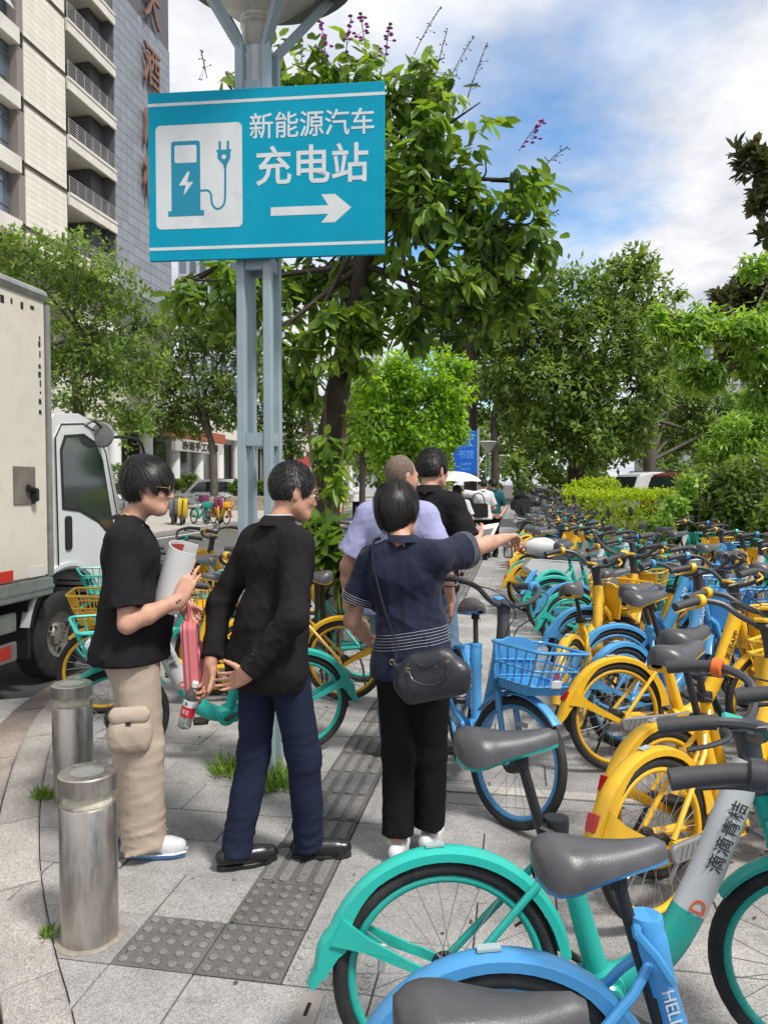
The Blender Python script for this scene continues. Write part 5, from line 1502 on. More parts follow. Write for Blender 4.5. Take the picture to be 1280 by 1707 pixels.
# --- woman
woman, jw = person('woman in dark denim tunic seen from behind, right arm stretched out pointing', (-.45, 3.28, 0), 5, 1.61, dict(slim=.94, 
    feet={-1: (-.06, -.07, -2), 1: (.065, .08, 6)}, lean=(-.045, .0), head=(-.045, .03), look=(24, 6, -3), pelvis=(0.0, 0), shz={1: .015, -1: -.01}, twist=8,
    arms={1: ((.285, .235, 1.425), (.395, .455, 1.455), (.42, .85, .03), (.35, -.2, -1), 1, dict(curl=(45, 52, 55, 58), thumb=24)),
          -1: ((-.315, -.005, 1.085), (-.255, .15, .955), (.28, .8, -.35), (.9, -.2, .35), -1, dict(curl=(45, 45, 45, 45), thumb=35))},
    trousers=dict(mat=C_TROU, bag=1.06, cuff=.082, end=.105, wrinkle=.8, seed=14), shoes=dict(mat=SNEAK, sole=SNEAK, sole_h=.028),
    top=dict(name='tunic', mat=C_DENIM, hem=.845, sleeve=.72, thick=.008, cuff=.078, hemw=.170, waist=.142, collar=.022, collar_r=.064, wrinkle=1.2, seed=41, flat=1.34, stitch=(-1, 1)),
    hair=dict(t=.022, top=1.1, amp=.0022, fr=38, seed=9, len=.085, lift=.004, n=4200, fwd=.05, add=[(0, -.055, -.02, .083, .065, .075)], cut=[(0, .145, -.045, .12, .085, .12, .015)], planes=[((0, -.06, -.105), (0, .35, -1))])))
for j in range(6):
    pts_ = wrap(jw['top'], (jw['pel'][0] - .01, 0), 1.06 - j * .0135, 48, (.028, 0))
    MB().tube(pts_, .0011, 4, closed=True).build('waist_stitching', STITCH, woman)
seam(jw['top'], [(jw['pel'][0] - .0018 * i, -.5, .86 + .02 * i, 0, 1) for i in range(28)], woman, SEAMK)
wt = [(-.262 + .031 * math.cos(a * .449), .128 + .026 * math.sin(a * .449), .972 - .012 * math.cos(a * .449)) for a in range(14)]
MB().tube(wt, .007, 6, closed=True).build('bracelet', mat('pale_bangle', (0.62, .6, .55), .3), woman)
ph = empty('smartphone'); ph.matrix_world = Matrix.LocRotScale(woman.location, woman.rotation_euler, woman.scale) @ Matrix.Translation((-.232, .205, .905)) @ Matrix.Rotation(R(-30), 4, 'Z') @ Matrix.Rotation(R(55), 4, 'X')
link('phone_body', bevel_mesh(MB().box((0, 0, 0), (.078, .012, .16)).mesh('phone_body', BLACK, 0), .004, 2), ph)
MB().box((0, -.0065, 0), (.07, .001, .15)).build('screen', mat('screen_blue', (0.05, .18, .38), .15, coat=1.0), ph, 0)
tag(ph, 'smartphone with blue case held in the pointing woman\'s left hand', 'phone')
# handbag with cross-body strap
BAG = mat('bag_leather', (0.022, 0.023, 0.03), 0.36, var=.15, vscale=12, bump=.25, bscale=160, coat=.12)
hb_ = empty('handbag'); hb_.matrix_world = Matrix.LocRotScale(woman.location, woman.rotation_euler, woman.scale) @ Matrix.Translation((.135, -.225, .905)) @ Matrix.Rotation(R(4), 4, 'Z') @ Matrix.Rotation(R(-14), 4, 'Y') @ Matrix.Scale(.86, 4)
F = Field((-.24, -.13, -.19), (.24, .13, .20), .006)
F.cap((-.12, 0, -.085), (.13, 0, -.085), .058, .055, .03, ((0, 1, 0), .95)); F.cap((-.15, 0, -.02), (.155, 0, -.02), .062, .058, .05); F.cap((-.11, 0, .05), (.11, 0, .05), .05, .05, .05); F.cap((-.06, 0, .085), (.07, 0, .085), .04, .04, .05); F.cap((-.15, 0, .02), (-.185, 0, .09), .03, .012, .04)
F.f += nz(F.all(), 77, (18, 18, 14), 6) * .005
F.plane((0, 0, -.125), (0, 0, -1))
link('bag_body', F.mesh('bag_body', BAG), hb_)
MB().tube(spline([(-.10, -.062, .05), (-.08, -.085, .0), (0, -.092, -.035), (.08, -.085, -.02), (.115, -.06, .045)], 6), .0055, 6).build('handle', BAG, hb_)
MB().tube(spline([(-.13, -.045, -.12), (-.145, -.062, -.05), (-.12, -.056, .03), (-.07, -.046, .09)], 6), .0022, 4).build('seam', BLACK, hb_)
MB().tube(spline([(-.06, -.053, .085), (0, -.06, .055), (.08, -.056, .07)], 6), .003, 4).build('zip', BLACK, hb_)
GOLD = mat('gold_fitting', (0.75, 0.55, 0.25), .25, 1.0)
for q_ in ((-.10, -.066, .055), (.115, -.062, .05)):
    MB().tube([(q_[0] + .010 * math.cos(a * .785), q_[1], q_[2] + .012 * math.sin(a * .785)) for a in range(8)], .0022, 5, closed=True).build('ring', GOLD, hb_)
put_text('emblem', 'S', .022, frame_mat((.05, -.0665, .045), (1, 0, 0), (0, 0, 1)), GOLD, hb_, .0005)
W0 = hb_.matrix_world.inverted() @ woman.matrix_basis
Wm = Matrix.LocRotScale(woman.location, woman.rotation_euler, woman.scale)
def w2b(p): return hb_.matrix_world.inverted() @ (Wm @ Vector(p))
st_ = [w2b(p) for p in ((-.165, .03, 1.475), (-.178, -.06, 1.455), (-.155, -.122, 1.35), (-.11, -.152, 1.20), (-.055, -.165, 1.05), (-.03, -.20, .97))] + [Vector((-.19, -.005, .10))]
MB().tube(spline(st_, 8), .0085, 6, flat=(.45, 1.3)).build('strap', BAG, hb_)
MB().tube([tuple(Vector((-.19, -.005, .10)) + Vector((.012 * math.cos(a * .785), 0, .014 * math.sin(a * .785)))) for a in range(8)], .0025, 5, closed=True).build('ring', GOLD, hb_)
tag(hb_, 'black leather handbag on a cross-body strap at the woman\'s hip', 'handbag')
# --- lavender polo
lav, jl = person('bald-topped man in lavender polo shirt, behind the pointing woman', (-.70, 4.42, 0), 6, 1.78, dict(slim=.95, 
    skin=SKIN2, feet={-1: (-.03, .02, -4), 1: (.13, .04, 10)}, head=(.01, .035), look=(38, 8, 0), neck=.062,
    arms={-1: ((-.30, -.05, 1.10), (-.325, .04, .875), (-.02, .15, -1), (1, 0, 0), -1, dict(curl=(30, 32, 35, 38))),
          1: ((.295, -.03, 1.115), (.305, .10, .90), (.0, .18, -1), (-1, 0, 0), 1, dict(curl=(28, 30, 34, 38)))},
    trousers=dict(mat=C_JEAN, bag=1.05, cuff=.078, end=.05), shoes=BLK_SHOE,
    top=dict(name='polo_shirt', mat=C_LAV, hem=.84, sleeve=.80, thick=.016, cuff=.078, hemw=.18, waist=.170, collar=.030, collar_r=.068, belly=True, wrinkle=.9, seed=51),
    hair=dict(t=.0030, top=.5, amp=.0006, mat=BUZZ, cut=[(0, .10, .04, .062, .115, .10, .02), (0, .13, -.03, .12, .085, .11, .02)], planes=[((0, -.06, -.05), (0, .25, -1))])))
# --- black polo
blk, jb = person('tall man in black polo shirt farther along the path, holding papers', (-.60, 5.18, 0), 18, 1.84, dict(
    feet={-1: (-.11, 0, -6), 1: (.12, .04, 8)}, head=(.0, .03), look=(14, 5, 0), neck=.057,
    arms={-1: ((-.28, -.05, 1.11), (-.25, .12, .92), (.1, .4, -.8), (1, 0, 0), -1, dict()),
          1: ((.285, -.02, 1.12), (.235, .22, 1.155), (-.25, .95, .25), (-.5, -.1, .8), 1, dict(curl=(20, 22, 26, 30)))},
    trousers=dict(mat=C_JEAN, bag=1.02, cuff=.075, end=.05), shoes=BLK_SHOE,
    top=dict(name='polo_shirt', mat=C_BLACK, hem=.84, sleeve=.80, thick=.012, cuff=.076, collar=.030, collar_r=.064, wrinkle=.9, seed=61),
    hair=dict(SHORTHAIR, t=.016, top=1.25, amp=.003, seed=6), glasses=(BLACK, .024, .017)))
pp = empty('papers'); pp.matrix_world = Matrix.LocRotScale(blk.location, blk.rotation_euler, blk.scale) @ Matrix.Translation((.20, .345, 1.15)) @ Matrix.Rotation(R(35), 4, 'X') @ Matrix.Rotation(R(-12), 4, 'Y')
link('sheet', MB().box((0, 0, 0), (.21, .29, .006)).mesh('sheet', WHITE, 0), pp)
link('printed_photo', MB().box((0, .03, .0035), (.17, .12, .001)).mesh('printed_photo', GREYP, 0), pp)
tag(pp, 'white printed papers held by the man in the black polo', 'papers')
# crumpled foil paper in the basket behind the young man
F = Field((-.13, -.14, -.08), (.13, .14, .11), .0065)
F.ell((0, 0, 0), (.085, .10, .055), .02); F.ell((.03, .05, .02), (.05, .05, .04), .02); F.ell((-.04, -.05, .01), (.05, .06, .045), .02)
F.f -= rid(F.all(), 91, (40, 40, 40), 7, 2) * .045
cp = link('crumpled_paper', F.mesh('crumpled_paper', mat('foil_paper', (.50, .55, .60), .35, .4, var=.3, vscale=20), smooth=0))
cp.data.polygons.foreach_set('use_smooth', [False] * len(cp.data.polygons))
cp.location = Matrix.LocRotScale(left_bike.location, left_bike.rotation_euler, None) @ (Matrix.Translation(AX0) @ Matrix.Rotation(R(12), 4, AXD) @ Matrix.Translation(-AX0) @ Vector((1.08, 0, .725)))
tag(cp, 'crumpled silvery paper lying in the teal basket behind the young man', 'paper')
# --- farther people
def far_person(label, px, d, heading, H, top, bottom, arms=None, **k):
    p_ = D(px, 806, d)
    a_ = arms or {-1: ((-.28, -.03, 1.10), (-.27, .05, .86), (0, .1, -1), (1, 0, 0), -1, dict()), 1: ((.28, -.03, 1.10), (.27, .05, .86), (0, .1, -1), (-1, 0, 0), 1, dict())}
    c_ = dict(res=.011, feet={-1: (-.10, 0, -5), 1: (.10, .03, 6)}, arms=a_, trousers=dict(mat=bottom, res=.012, **k.pop('tr', {})), shoes=k.pop('shoes', BLK_SHOE), top=dict(mat=top, hem=.86, sleeve=.8, thick=.012, cuff=.074, res=.012, collar=.025), hair=dict(SHORTHAIR, t=.014), **k)
    return person(label, (p_.x, p_.y, k.get('z', 0)), heading, H, c_)
BACKHANDS = {-1: ((-.28, -.08, 1.10), (-.10, -.18, .93), (.9, -.1, -.3), (0, -1, 0), -1, dict()), 1: ((.28, -.08, 1.10), (.10, -.19, .92), (-.9, -.1, -.3), (0, -1, 0), 1, dict())}
far_person('older man in dark teal shirt and black trousers, hands behind, far down the path', 821, 16.8, 330, 1.72, C_GREEN, C_TROU, BACKHANDS, skin=SKIN2, look=(-20, 0, 0))
POINTL = {-1: ((-.42, .15, 1.42), (-.60, .30, 1.46), (-.8, .5, .1), (0, 0, -1), -1, dict()), 1: ((.26, -.03, 1.10), (.10, .16, 1.06), (-.6, .5, 0), (0, 0, -1), 1, dict())}
far_person('man in white shirt with a dark shoulder bag, arm stretched left, far down the path', 804, 16.2, 335, 1.72, C_WHITE, C_TROU, POINTL, look=(-25, 0, 0))
fb = empty('shoulder_bag'); q_ = D(797, 851, 15.95); fb.location = q_
link('bag_body', bevel_mesh(MB().box((0, 0, 0), (.42, .10, .30), None, .94).mesh('bag_body', LEATHER, 0), .02, 2), fb)
MB().tube(spline([(-.14, 0, .14), (-.10, 0, .30), (0, 0, .36), (.10, 0, .30), (.14, 0, .14)], 6), .012, 6).build('strap', LEATHER, fb)
tag(fb, 'dark grey shoulder bag of the man in the white shirt', 'bag')
um_p, _ = far_person('person in white top and cream skirt standing under the pale umbrella', 762, 13.4, 350, 1.58, C_WHITE, C_CREAM, {-1: ((-.25, -.02, 1.12), (-.12, .16, 1.12), (.3, .5, .7), (1, 0, 0), -1, dict(curl=(60, 60, 60, 60))), 1: ((.27, -.03, 1.10), (.26, .05, .88), (0, .1, -1), (-1, 0, 0), 1, dict())}, tr=dict(skirt=True, end=.42))
um = empty('umbrella'); q_ = local(um_p, (-.06, .19, 1.14)); um.location = q_
ribs = 8
rows = []
for j in range(7):
    t_ = j / 6
    ring_ = []
    for i in range(32):
        a = 2 * math.pi * i / 32
        sc_ = 1 - .045 * t_ * abs(math.sin(a * ribs / 2)) ** .8
        ring_.append((.50 * math.sin(t_ * 1.15) / math.sin(1.15) * math.cos(a) * sc_, .50 * math.sin(t_ * 1.15) / math.sin(1.15) * math.sin(a) * sc_, .62 + .17 * (math.cos(t_ * 1.15) - math.cos(1.15)) / (1 - math.cos(1.15)) - .012 * t_ * abs(math.sin(a * ribs / 2))))
    rows.append(ring_)
UMB = mat('umbrella_cloth', (0.66, 0.60, 0.53), .7, var=.08, dirt=.5, dscale=5, dirtcol=(.55, .34, .28))
MB().strip(rows, True).build('canopy', UMB, um, 60)
MB().tube([(0, 0, -.12), (0, 0, .84)], .007, 6).build('shaft', BLACK, um)
for i in range(8):
    a = 2 * math.pi * (i) / 8
    MB().tube([(0, 0, .60), (.25 * math.cos(a), .25 * math.sin(a), .70), (.48 * math.cos(a), .48 * math.sin(a), .615)], .004, 4).build('rib', BLACK, um)
tag(um, 'open cream umbrella with faded print over the path', 'umbrella')
far_person('rider in yellow shirt far off at the left road edge', 556, 21, 340, 1.66, cloth('yellow_shirt', (0.72, 0.50, 0.03)), C_TROU, z=-.0)
far_person('distant pedestrian in white top near the tree line on the left', 594, 33, 330, 1.68, C_WHITE, C_TROU)
# ---------------------------------------------------------------- trees, hedges, shrubs, grass
def set_tint(me, vals):
    at = me.attributes.new('tint', 'FLOAT', 'POINT'); at.data.foreach_set('value', np.asarray(vals, np.float32))
def basis(dirs, ups):
    d = dirs / np.maximum(np.linalg.norm(dirs, axis=1, keepdims=True), 1e-6)
    s_ = np.cross(d, ups); s_ /= np.maximum(np.linalg.norm(s_, axis=1, keepdims=True), 1e-6)
    n = np.cross(s_, d)
    return d, s_, n
LEAF6 = np.array([(0, 0, 0), (.28, .42, .0), (.68, .38, -.02), (1.0, 0, -.12), (.68, -.38, -.02), (.28, -.42, .0), (.45, 0, -.10)], np.float32)   # along, across, normal
LF6 = [(0, 1, 6), (1, 2, 6), (2, 3, 6), (3, 4, 6), (4, 5, 6), (5, 0, 6)]
LEAF4 = np.array([(0, 0, 0), (.45, .5, -.05), (1, 0, -.08), (.45, -.5, -.05)], np.float32)
def leaves_mesh(name, pos, dirs, ups, ln, wd, tint, m, simple=True):
    T = LEAF4 if simple else LEAF6
    k = len(T); n = len(pos)
    d, s_, nn = basis(dirs, ups)
    P = pos[:, None, :] + d[:, None, :] * (T[None, :, 0:1] * ln[:, None, None]) + s_[:, None, :] * (T[None, :, 1:2] * wd[:, None, None]) + nn[:, None, :] * (T[None, :, 2:3] * ln[:, None, None])
    me = bpy.data.meshes.new(name)
    me.vertices.add(n * k); me.vertices.foreach_set('co', P.astype(np.float32).ravel())
    if simple:
        F = (np.arange(n)[:, None] * 4 + np.arange(4)[None]).astype(np.int32); c = 4
    else:
        F = (np.arange(n)[:, None, None] * k + np.array(LF6)[None]).astype(np.int32).reshape(-1, 3); c = 3
    me.loops.add(F.size); me.loops.foreach_set('vertex_index', F.ravel())
    me.polygons.add(len(F)); me.polygons.foreach_set('loop_start', np.arange(0, F.size, c, dtype=np.int32))
    me.materials.append(m); me.update(calc_edges=True)
    set_tint(me, np.repeat(tint, k))
    return me
def spray(r_, lobes, n_tips, per, spread, droop, ln, wd, hollow=0.55, updir=0.35):
    """leaf positions: tips spread through the lobes, a spray of leaves round each tip"""
    vol = np.array([l[1] ** 2 for l in lobes]); pick = r_.choice(len(lobes), n_tips, p=vol / vol.sum())
    c = np.array([l[0] for l in lobes], float)[pick]; rad = np.array([l[1] for l in lobes])[pick]
    sq = np.array([l[2] if len(l) > 2 else 0.85 for l in lobes])[pick]
    v = r_.normal(size=(n_tips, 3)); v /= np.linalg.norm(v, axis=1, keepdims=True)
    rr_ = hollow + (1.06 - hollow) * r_.uniform(size=n_tips) ** 0.7
    tip = c + v * (rad * rr_)[:, None] * np.stack([np.ones(n_tips), np.ones(n_tips), sq], 1)
    tdir = v * 0.8 + r_.normal(size=(n_tips, 3)) * .35; tdir[:, 2] += updir
    tdir /= np.linalg.norm(tdir, axis=1, keepdims=True)
    P = np.repeat(tip, per, 0) - np.repeat(tdir, per, 0) * (r_.uniform(0, 1, n_tips * per) * spread)[:, None]
    dv = r_.normal(size=(n_tips * per, 3)); dv -= 0.5 * np.repeat(tdir, per, 0) * (dv * np.repeat(tdir, per, 0)).sum(1)[:, None]
    dv /= np.linalg.norm(dv, axis=1, keepdims=True)
    dv = dv + np.repeat(tdir, per, 0) * .5; dv[:, 2] -= droop
    P = P + dv * 0.06 * spread
    ups = np.repeat(tdir, per, 0) * .4 + np.array([0, 0, 1.0]) + r_.normal(size=P.shape) * .35
    L_ = ln * r_.uniform(.7, 1.2, len(P)); W_ = wd * r_.uniform(.75, 1.2, len(P))
    t_ = np.clip(np.repeat(r_.uniform(0, 1, n_tips) ** 1.3, per) * .75 + r_.uniform(0, .40, len(P)), 0, 1)
    return P, dv, ups, L_, W_, t_, tip
BARK = mat('bark_dark', (0.060, 0.046, 0.036), 0.9, var=.45, vscale=9, stretch=(1, 1, .25), bump=.8, bscale=24)
BARKG = mat('bark_grey', (0.10, 0.085, 0.07), 0.9, var=.4, vscale=6, stretch=(1, 1, .3), bump=.7, bscale=16)
def trunk_mesh(parent, path, rad, m, limbs=(), r_=None):
    n_ = 12
    mb = MB(); pts = spline(path, 6)
    k = len(pts); rr_ = [np.interp(i / (k - 1), np.linspace(0, 1, len(rad)), rad) for i in range(k)]
    mb.tube(pts, [q * rng.uniform(.93, 1.07) for q in rr_], n_)
    mb.build('trunk', m, parent, 60)
    for lp, r0, r1 in limbs:
        q = spline(lp, 5); kk = len(q)
        MB().tube(q, [r0 + (r1 - r0) * i / (kk - 1) for i in range(kk)], 7).build('limb', m, parent, 60)
def tree(label, base, path, rad, lobes, n_tips, per, ln, wd, leafm, bark=BARK, droop=.25, spread=.35, seed=1, group=None, name='tree', limb_r=.06, simple=True, hollow=.55, inner=True, updir=.35, nlimb=99):
    r_ = np.random.RandomState(seed)
    e = empty(name, (base[0], base[1], base[2] if len(base) > 2 else 0)); b = np.array(e.location)
    top = np.array(path[-1], float)
    limbs = []
    for l in lobes[:nlimb]:
        c = np.array(l[0], float)
        st = np.array(path[-1], float) if len(path) < 3 else np.array(path[-1] if r_.uniform() < .6 else path[-2], float)
        mid = st * .5 + c * .5 + r_.normal(size=3) * .10 * l[1] + np.array([0, 0, .15 * l[1]])
        limbs.append(([tuple(st - b), tuple(mid - b), tuple(c - b)], limb_r, limb_r * .3))
        for _ in range(2):
            v = r_.normal(size=3); v /= np.linalg.norm(v); v[2] = abs(v[2]) * .6
            limbs.append(([tuple(mid * .5 + c * .5 - b), tuple(c + v * l[1] * .45 - b), tuple(c + v * l[1] * .85 - b)], limb_r * .4, limb_r * .12))
    trunk_mesh(e, [tuple(np.array(p, float) - b) for p in path], rad, bark, limbs)
    P, dv, ups, L_, W_, t_, tip = spray(r_, lobes, n_tips, per, spread, droop, ln, wd, hollow, updir)
    cr = link('crown', leaves_mesh('crown', P - b, dv, ups, L_, W_, t_, leafm, simple), e)
    tag(e, label, 'tree', group)
    return e, (P, dv, ups, L_, W_, t_, tip)
LM_CM = leaf_mat('leaf_crape_myrtle', (0.036, 0.088, 0.022), (0.21, 0.33, 0.06), .46, .36)
LM_FINE = leaf_mat('leaf_street_tree', (0.060, 0.125, 0.028), (0.25, 0.36, 0.085), .44, .5)
LM_FINE2 = leaf_mat('leaf_street_tree_dark', (0.048, 0.10, 0.026), (0.20, 0.29, 0.07), .44, .5)
LM_BRIGHT = leaf_mat('leaf_bright', (0.10, 0.24, 0.028), (0.36, 0.54, 0.07), .48, .45)
LM_DARK = leaf_mat('leaf_dark', (0.042, 0.095, 0.026), (0.23, 0.33, 0.07), .44, .4)
LM_MAG = leaf_mat('leaf_magnolia', (0.04, 0.066, 0.028), (0.16, 0.15, 0.06), .25, .3)
LM_LIGHT = leaf_mat('leaf_pinnate', (0.11, 0.24, 0.04), (0.36, 0.52, 0.11), .48, .42)
LM_HEDGE = leaf_mat('leaf_hedge', (0.17, 0.31, 0.015), (0.48, 0.58, 0.04), .42, .5)
LM_SHRUB = leaf_mat('leaf_shrub', (0.04, 0.095, 0.024), (0.21, 0.31, 0.06), .42, .4)
def lobe(px, py, d, rpx, sq=.85): return (tuple(D(px, py, d)), rpx / 1280 * d, sq)
# --- flowering tree behind the lamp post
tb = D(548, 806, 7.0); tb.z = 0
L3 = [lobe(450, 130, 7.1, 75), lobe(555, 140, 6.9, 95), lobe(640, 150, 6.7, 95), lobe(700, 130, 6.6, 75), lobe(735, 215, 6.5, 100), lobe(800, 330, 6.4, 105), lobe(865, 395, 6.4, 80), lobe(880, 300, 6.4, 42), lobe(690, 330, 6.5, 130), lobe(600, 300, 7.2, 130), lobe(745, 450, 6.5, 105), lobe(850, 480, 6.6, 75), lobe(560, 450, 7.3, 95), lobe(390, 475, 6.9, 95), lobe(310, 475, 7.0, 58), lobe(480, 480, 7.3, 90), lobe(690, 520, 6.6, 55, 1.1), lobe(800, 530, 6.6, 42, 1.1), lobe(500, 590, 6.6, 50, 1.5), lobe(455, 560, 6.7, 40, 1.3), lobe(640, 470, 7.0, 80), lobe(380, 140, 7.1, 36)]
pth = [(tb.x, tb.y, 0), tuple(D(546, 800, 7.0)), tuple(D(556, 690, 7.0)), tuple(D(580, 570, 7.0)), tuple(D(605, 440, 6.95)), tuple(D(640, 330, 6.8))]
flt, LV = tree('flowering tree with large drooping leaves and dark trunk behind the blue sign', (tb.x, tb.y), pth, [.135, .125, .115, .105, .085, .06], L3, 520, 9, .170, .082, LM_CM, droop=.85, spread=.28, seed=5, limb_r=.035, simple=False, hollow=.35, name='flowering_tree')
P, dv, ups, L_, W_, t_, tip = LV
# the 300 leaves nearest the lens are leaves of their own
cam_p = np.array([0, 0, CAM_H]); dist = np.linalg.norm(P - cam_p, axis=1) - np.where(np.abs(P[:, 2] - 3.2) < 3, 0, 9)
order = np.argsort(dist)[:300]
keep = np.ones(len(P), bool); keep[order] = False
b_ = np.array(flt.location)
for ch in flt.children:
    if ch.name.startswith('crown'):
        ch.data = leaves_mesh('crown', P[keep] - b_, dv[keep], ups[keep], L_[keep], W_[keep], t_[keep], LM_CM, False); ch['kind'] = 'stuff'; crown3 = ch
leafv = []
for q in (.05, .35, .65, .95):
    leafv.append(leaves_mesh('leaf', np.zeros((1, 3)), np.array([[1., 0, 0]]), np.array([[0, 0, 1.]]), np.array([1.]), np.array([.43]), np.array([q]), LM_CM, False))
dd, ss, nn = basis(dv[order], ups[order])
for i, o_ in enumerate(order):
    lf = link('leaf', leafv[min(3, int(t_[o_] * 4))], flt)
    m4 = Matrix.Identity(4)
    for a in range(3):
        m4[a][0] = dd[i][a] * L_[o_]; m4[a][1] = ss[i][a] * L_[o_]; m4[a][2] = nn[i][a] * L_[o_]; m4[a][3] = P[o_][a] - b_[a]
    lf.matrix_local = m4
# flower spikes
PURPLE = mat('purple_petal', (0.42, 0.10, 0.42), .6, var=.2, vscale=30); SPIKE = mat('flower_stalk', (0.10, 0.085, 0.05), .8)
r_ = np.random.RandomState(3)
for (bx, by, tx, ty, fl) in ((720, 150, 745, 50, 0), (610, 90, 600, 20, 1), (545, 110, 535, 35, 1), (575, 100, 585, 30, 1), (690, 90, 735, 10, 0), (770, 190, 812, 70, 0), (865, 250, 905, 200, 1), (905, 280, 945, 245, 0), (345, 130, 335, 85, 0), (640, 110, 650, 40, 1), (712, 160, 718, 112, 1), (505, 120, 500, 70, 0), (895, 380, 930, 350, 0), (740, 150, 790, 60, 0)):
    a = D(bx, by, 6.5); b2_ = D(tx, ty, 6.45)
    ax = (b2_ - a); pts = [a - flt.location, a.lerp(b2_, .5) + Vector((0, 0, .02)) - flt.location, b2_ - flt.location]
    mb = MB().tube(spline(pts, 4), .004, 5); buds = MB()
    for j in range(14):
        t = .3 + .7 * j / 13; q = Vector(pts[0]).lerp(Vector(pts[2]), t); v = Vector(r_.normal(size=3)) * .045 * (1.2 - t)
        mb.tube([q, q + v], .0018, 3)
        (buds if (fl and t < .95) else mb).lathe([(0, -.007), (.009, 0), (0, .008)] if not fl else [(0, -.010), (.020, 0), (.012, .010), (0, .012)], 6, q + v)
    st = mb.build('flower_spike', SPIKE, flt, 60)
    if fl: buds.build('blossom', PURPLE, st, 40)
# green shoots and stakes round the trunk
r_ = np.random.RandomState(12)
shl = [lobe(575, 520, 6.5, 40, 1.3), lobe(535, 560, 6.5, 34, 1.4), lobe(620, 545, 6.6, 26, 1.3), lobe(545, 745, 6.7, 30, 1.4), lobe(560, 800, 6.6, 26, 1.2), lobe(515, 640, 6.7, 28, 1.6), lobe(470, 620, 6.8, 22, 1.6), lobe(590, 600, 6.8, 18), lobe(600, 690, 6.8, 14)]
P, dv, ups, L_, W_, t_, _t = spray(r_, shl, 84, 7, .22, .9, .17, .08, .2)
link('shoots', leaves_mesh('shoots', P - b_, dv, ups, L_, W_, np.clip(t_ + .35, 0, 1), LM_CM, False), flt)['kind'] = 'stuff'
STAKE = mat('stake_wood', (0.17, 0.12, 0.08), .85, var=.3, vscale=12, stretch=(1, 1, .2))
for (p0, p1) in (((512, 690), (528, 830)), ((540, 660), (545, 860)), ((575, 700), (556, 900))):
    a = D(*p0, 6.85); c = D(*p1, 6.6); MB().tube([a - flt.location, c - flt.location], .018, 7).build('stake', STAKE, flt)
MB().tube([tuple(Vector((.17 * math.cos(a * .52), .17 * math.sin(a * .52), 2.02 + .02 * math.sin(a))) + Vector((.0, 0, 0))) for a in range(12)], .012, 5, closed=True).build('tie', GREYP, flt)
# leafy plant at its foot
def shrub(label, lobes, n_tips, per, ln, wd, m, seed, name='shrub', cat='shrub', base=None, stems=6, droop=.2, simple=True, spread=.25, hollow=.5, group=None, updir=.35):
    r_ = np.random.RandomState(seed)
    c = np.mean([l[0] for l in lobes], 0); b = np.array(base if base is not None else (c[0], c[1], 0.0))
    e = empty(name, b)
    for i in range(stems):
        l = lobes[i % len(lobes)]; q = np.array(l[0]) + r_.normal(size=3) * l[1] * .3
        s0 = np.array([b[0] + (q[0] - b[0]) * .6, b[1] + (q[1] - b[1]) * .6, b[2]])
        MB().tube(spline([s0 - b, (s0 * .5 + q * .5) - b + r_.normal(size=3) * .03, q - b], 4), .012, 5).build('stem', BARK, e, 60)
    P, dv, ups, L_, W_, t_, _ = spray(r_, lobes, n_tips, per, spread, droop, ln, wd, hollow, updir)
    k = P[:, 2] > b[2] + .01
    link('foliage', leaves_mesh('foliage', P[k] - b, dv[k], ups[k], L_[k], W_[k], t_[k], m, simple), e)
    tag(e, label, cat, group)
    return e
shrub('broad-leaved green plant at the foot of the flowering tree, beside the suited man', [lobe(545, 900, 6.1, 40, 1.0), lobe(575, 930, 6.1, 30), lobe(530, 870, 6.2, 24)], 46, 8, .20, .10, LM_CM, 21, 'leafy_plant', 'plant', simple=False, droop=.6, hollow=.2)
# --- street trees across the road (left)
def far_tree(label, px, d, path_px, rad, lobes, n_tips, per, ln, wd, m, seed, bark=BARK, z0=0.0, **k):
    b = D(px, 806, d)
    pth = [(b.x, b.y, z0)] + [tuple(D(a, b2, d)) for a, b2 in path_px]
    return tree(label, (b.x, b.y, z0), pth, rad, lobes, n_tips, per, ln, wd, m, bark, seed=seed, **k)
GS = 'street trees across the road'
far_tree('fine-leaved street tree behind the truck box, with forked grey trunk', 130, 28, [(132, 720), (128, 640), (140, 560)], [.22, .20, .16, .10], [lobe(60, 440, 28, 70), lobe(130, 440, 28, 75), lobe(190, 480, 28, 62), lobe(90, 540, 28, 80), lobe(170, 560, 28, 80), lobe(220, 600, 28, 66), lobe(120, 640, 28, 70), lobe(205, 660, 28, 70), lobe(245, 530, 28, 36), lobe(20, 420, 28, 50), lobe(60, 600, 28, 60), lobe(215, 710, 27.5, 42)], 1500, 9, .24, .11, LM_FINE, 31, BARKG, group=GS, droop=.2, spread=.55, limb_r=.07)
far_tree('fine-leaved street tree above the white van, trunk leaning in front of it', 357, 46, [(356, 790), (352, 735), (330, 690)], [.26, .24, .2, .14], [lobe(300, 560, 46, 60), lobe(350, 540, 46, 62), lobe(395, 560, 46, 52), lobe(270, 620, 46, 50), lobe(330, 640, 46, 66), lobe(390, 640, 46, 52), lobe(310, 700, 46, 44), lobe(375, 690, 46, 36), lobe(265, 690, 46, 44), lobe(420, 600, 46, 34)], 1300, 9, .34, .16, LM_FINE2, 32, BARKG, group=GS, droop=.2, spread=.8, limb_r=.12)
far_tree('dark street tree to the right of the lamp post, across the road', 480, 50, [(482, 770), (486, 700)], [.26, .22, .15], [lobe(470, 640, 50, 50), lobe(500, 610, 50, 55), lobe(455, 700, 50, 44), lobe(510, 690, 50, 48), lobe(480, 740, 50, 34)], 700, 9, .36, .17, LM_FINE2, 33, BARK, group=GS, droop=.2, spread=.8, limb_r=.12)
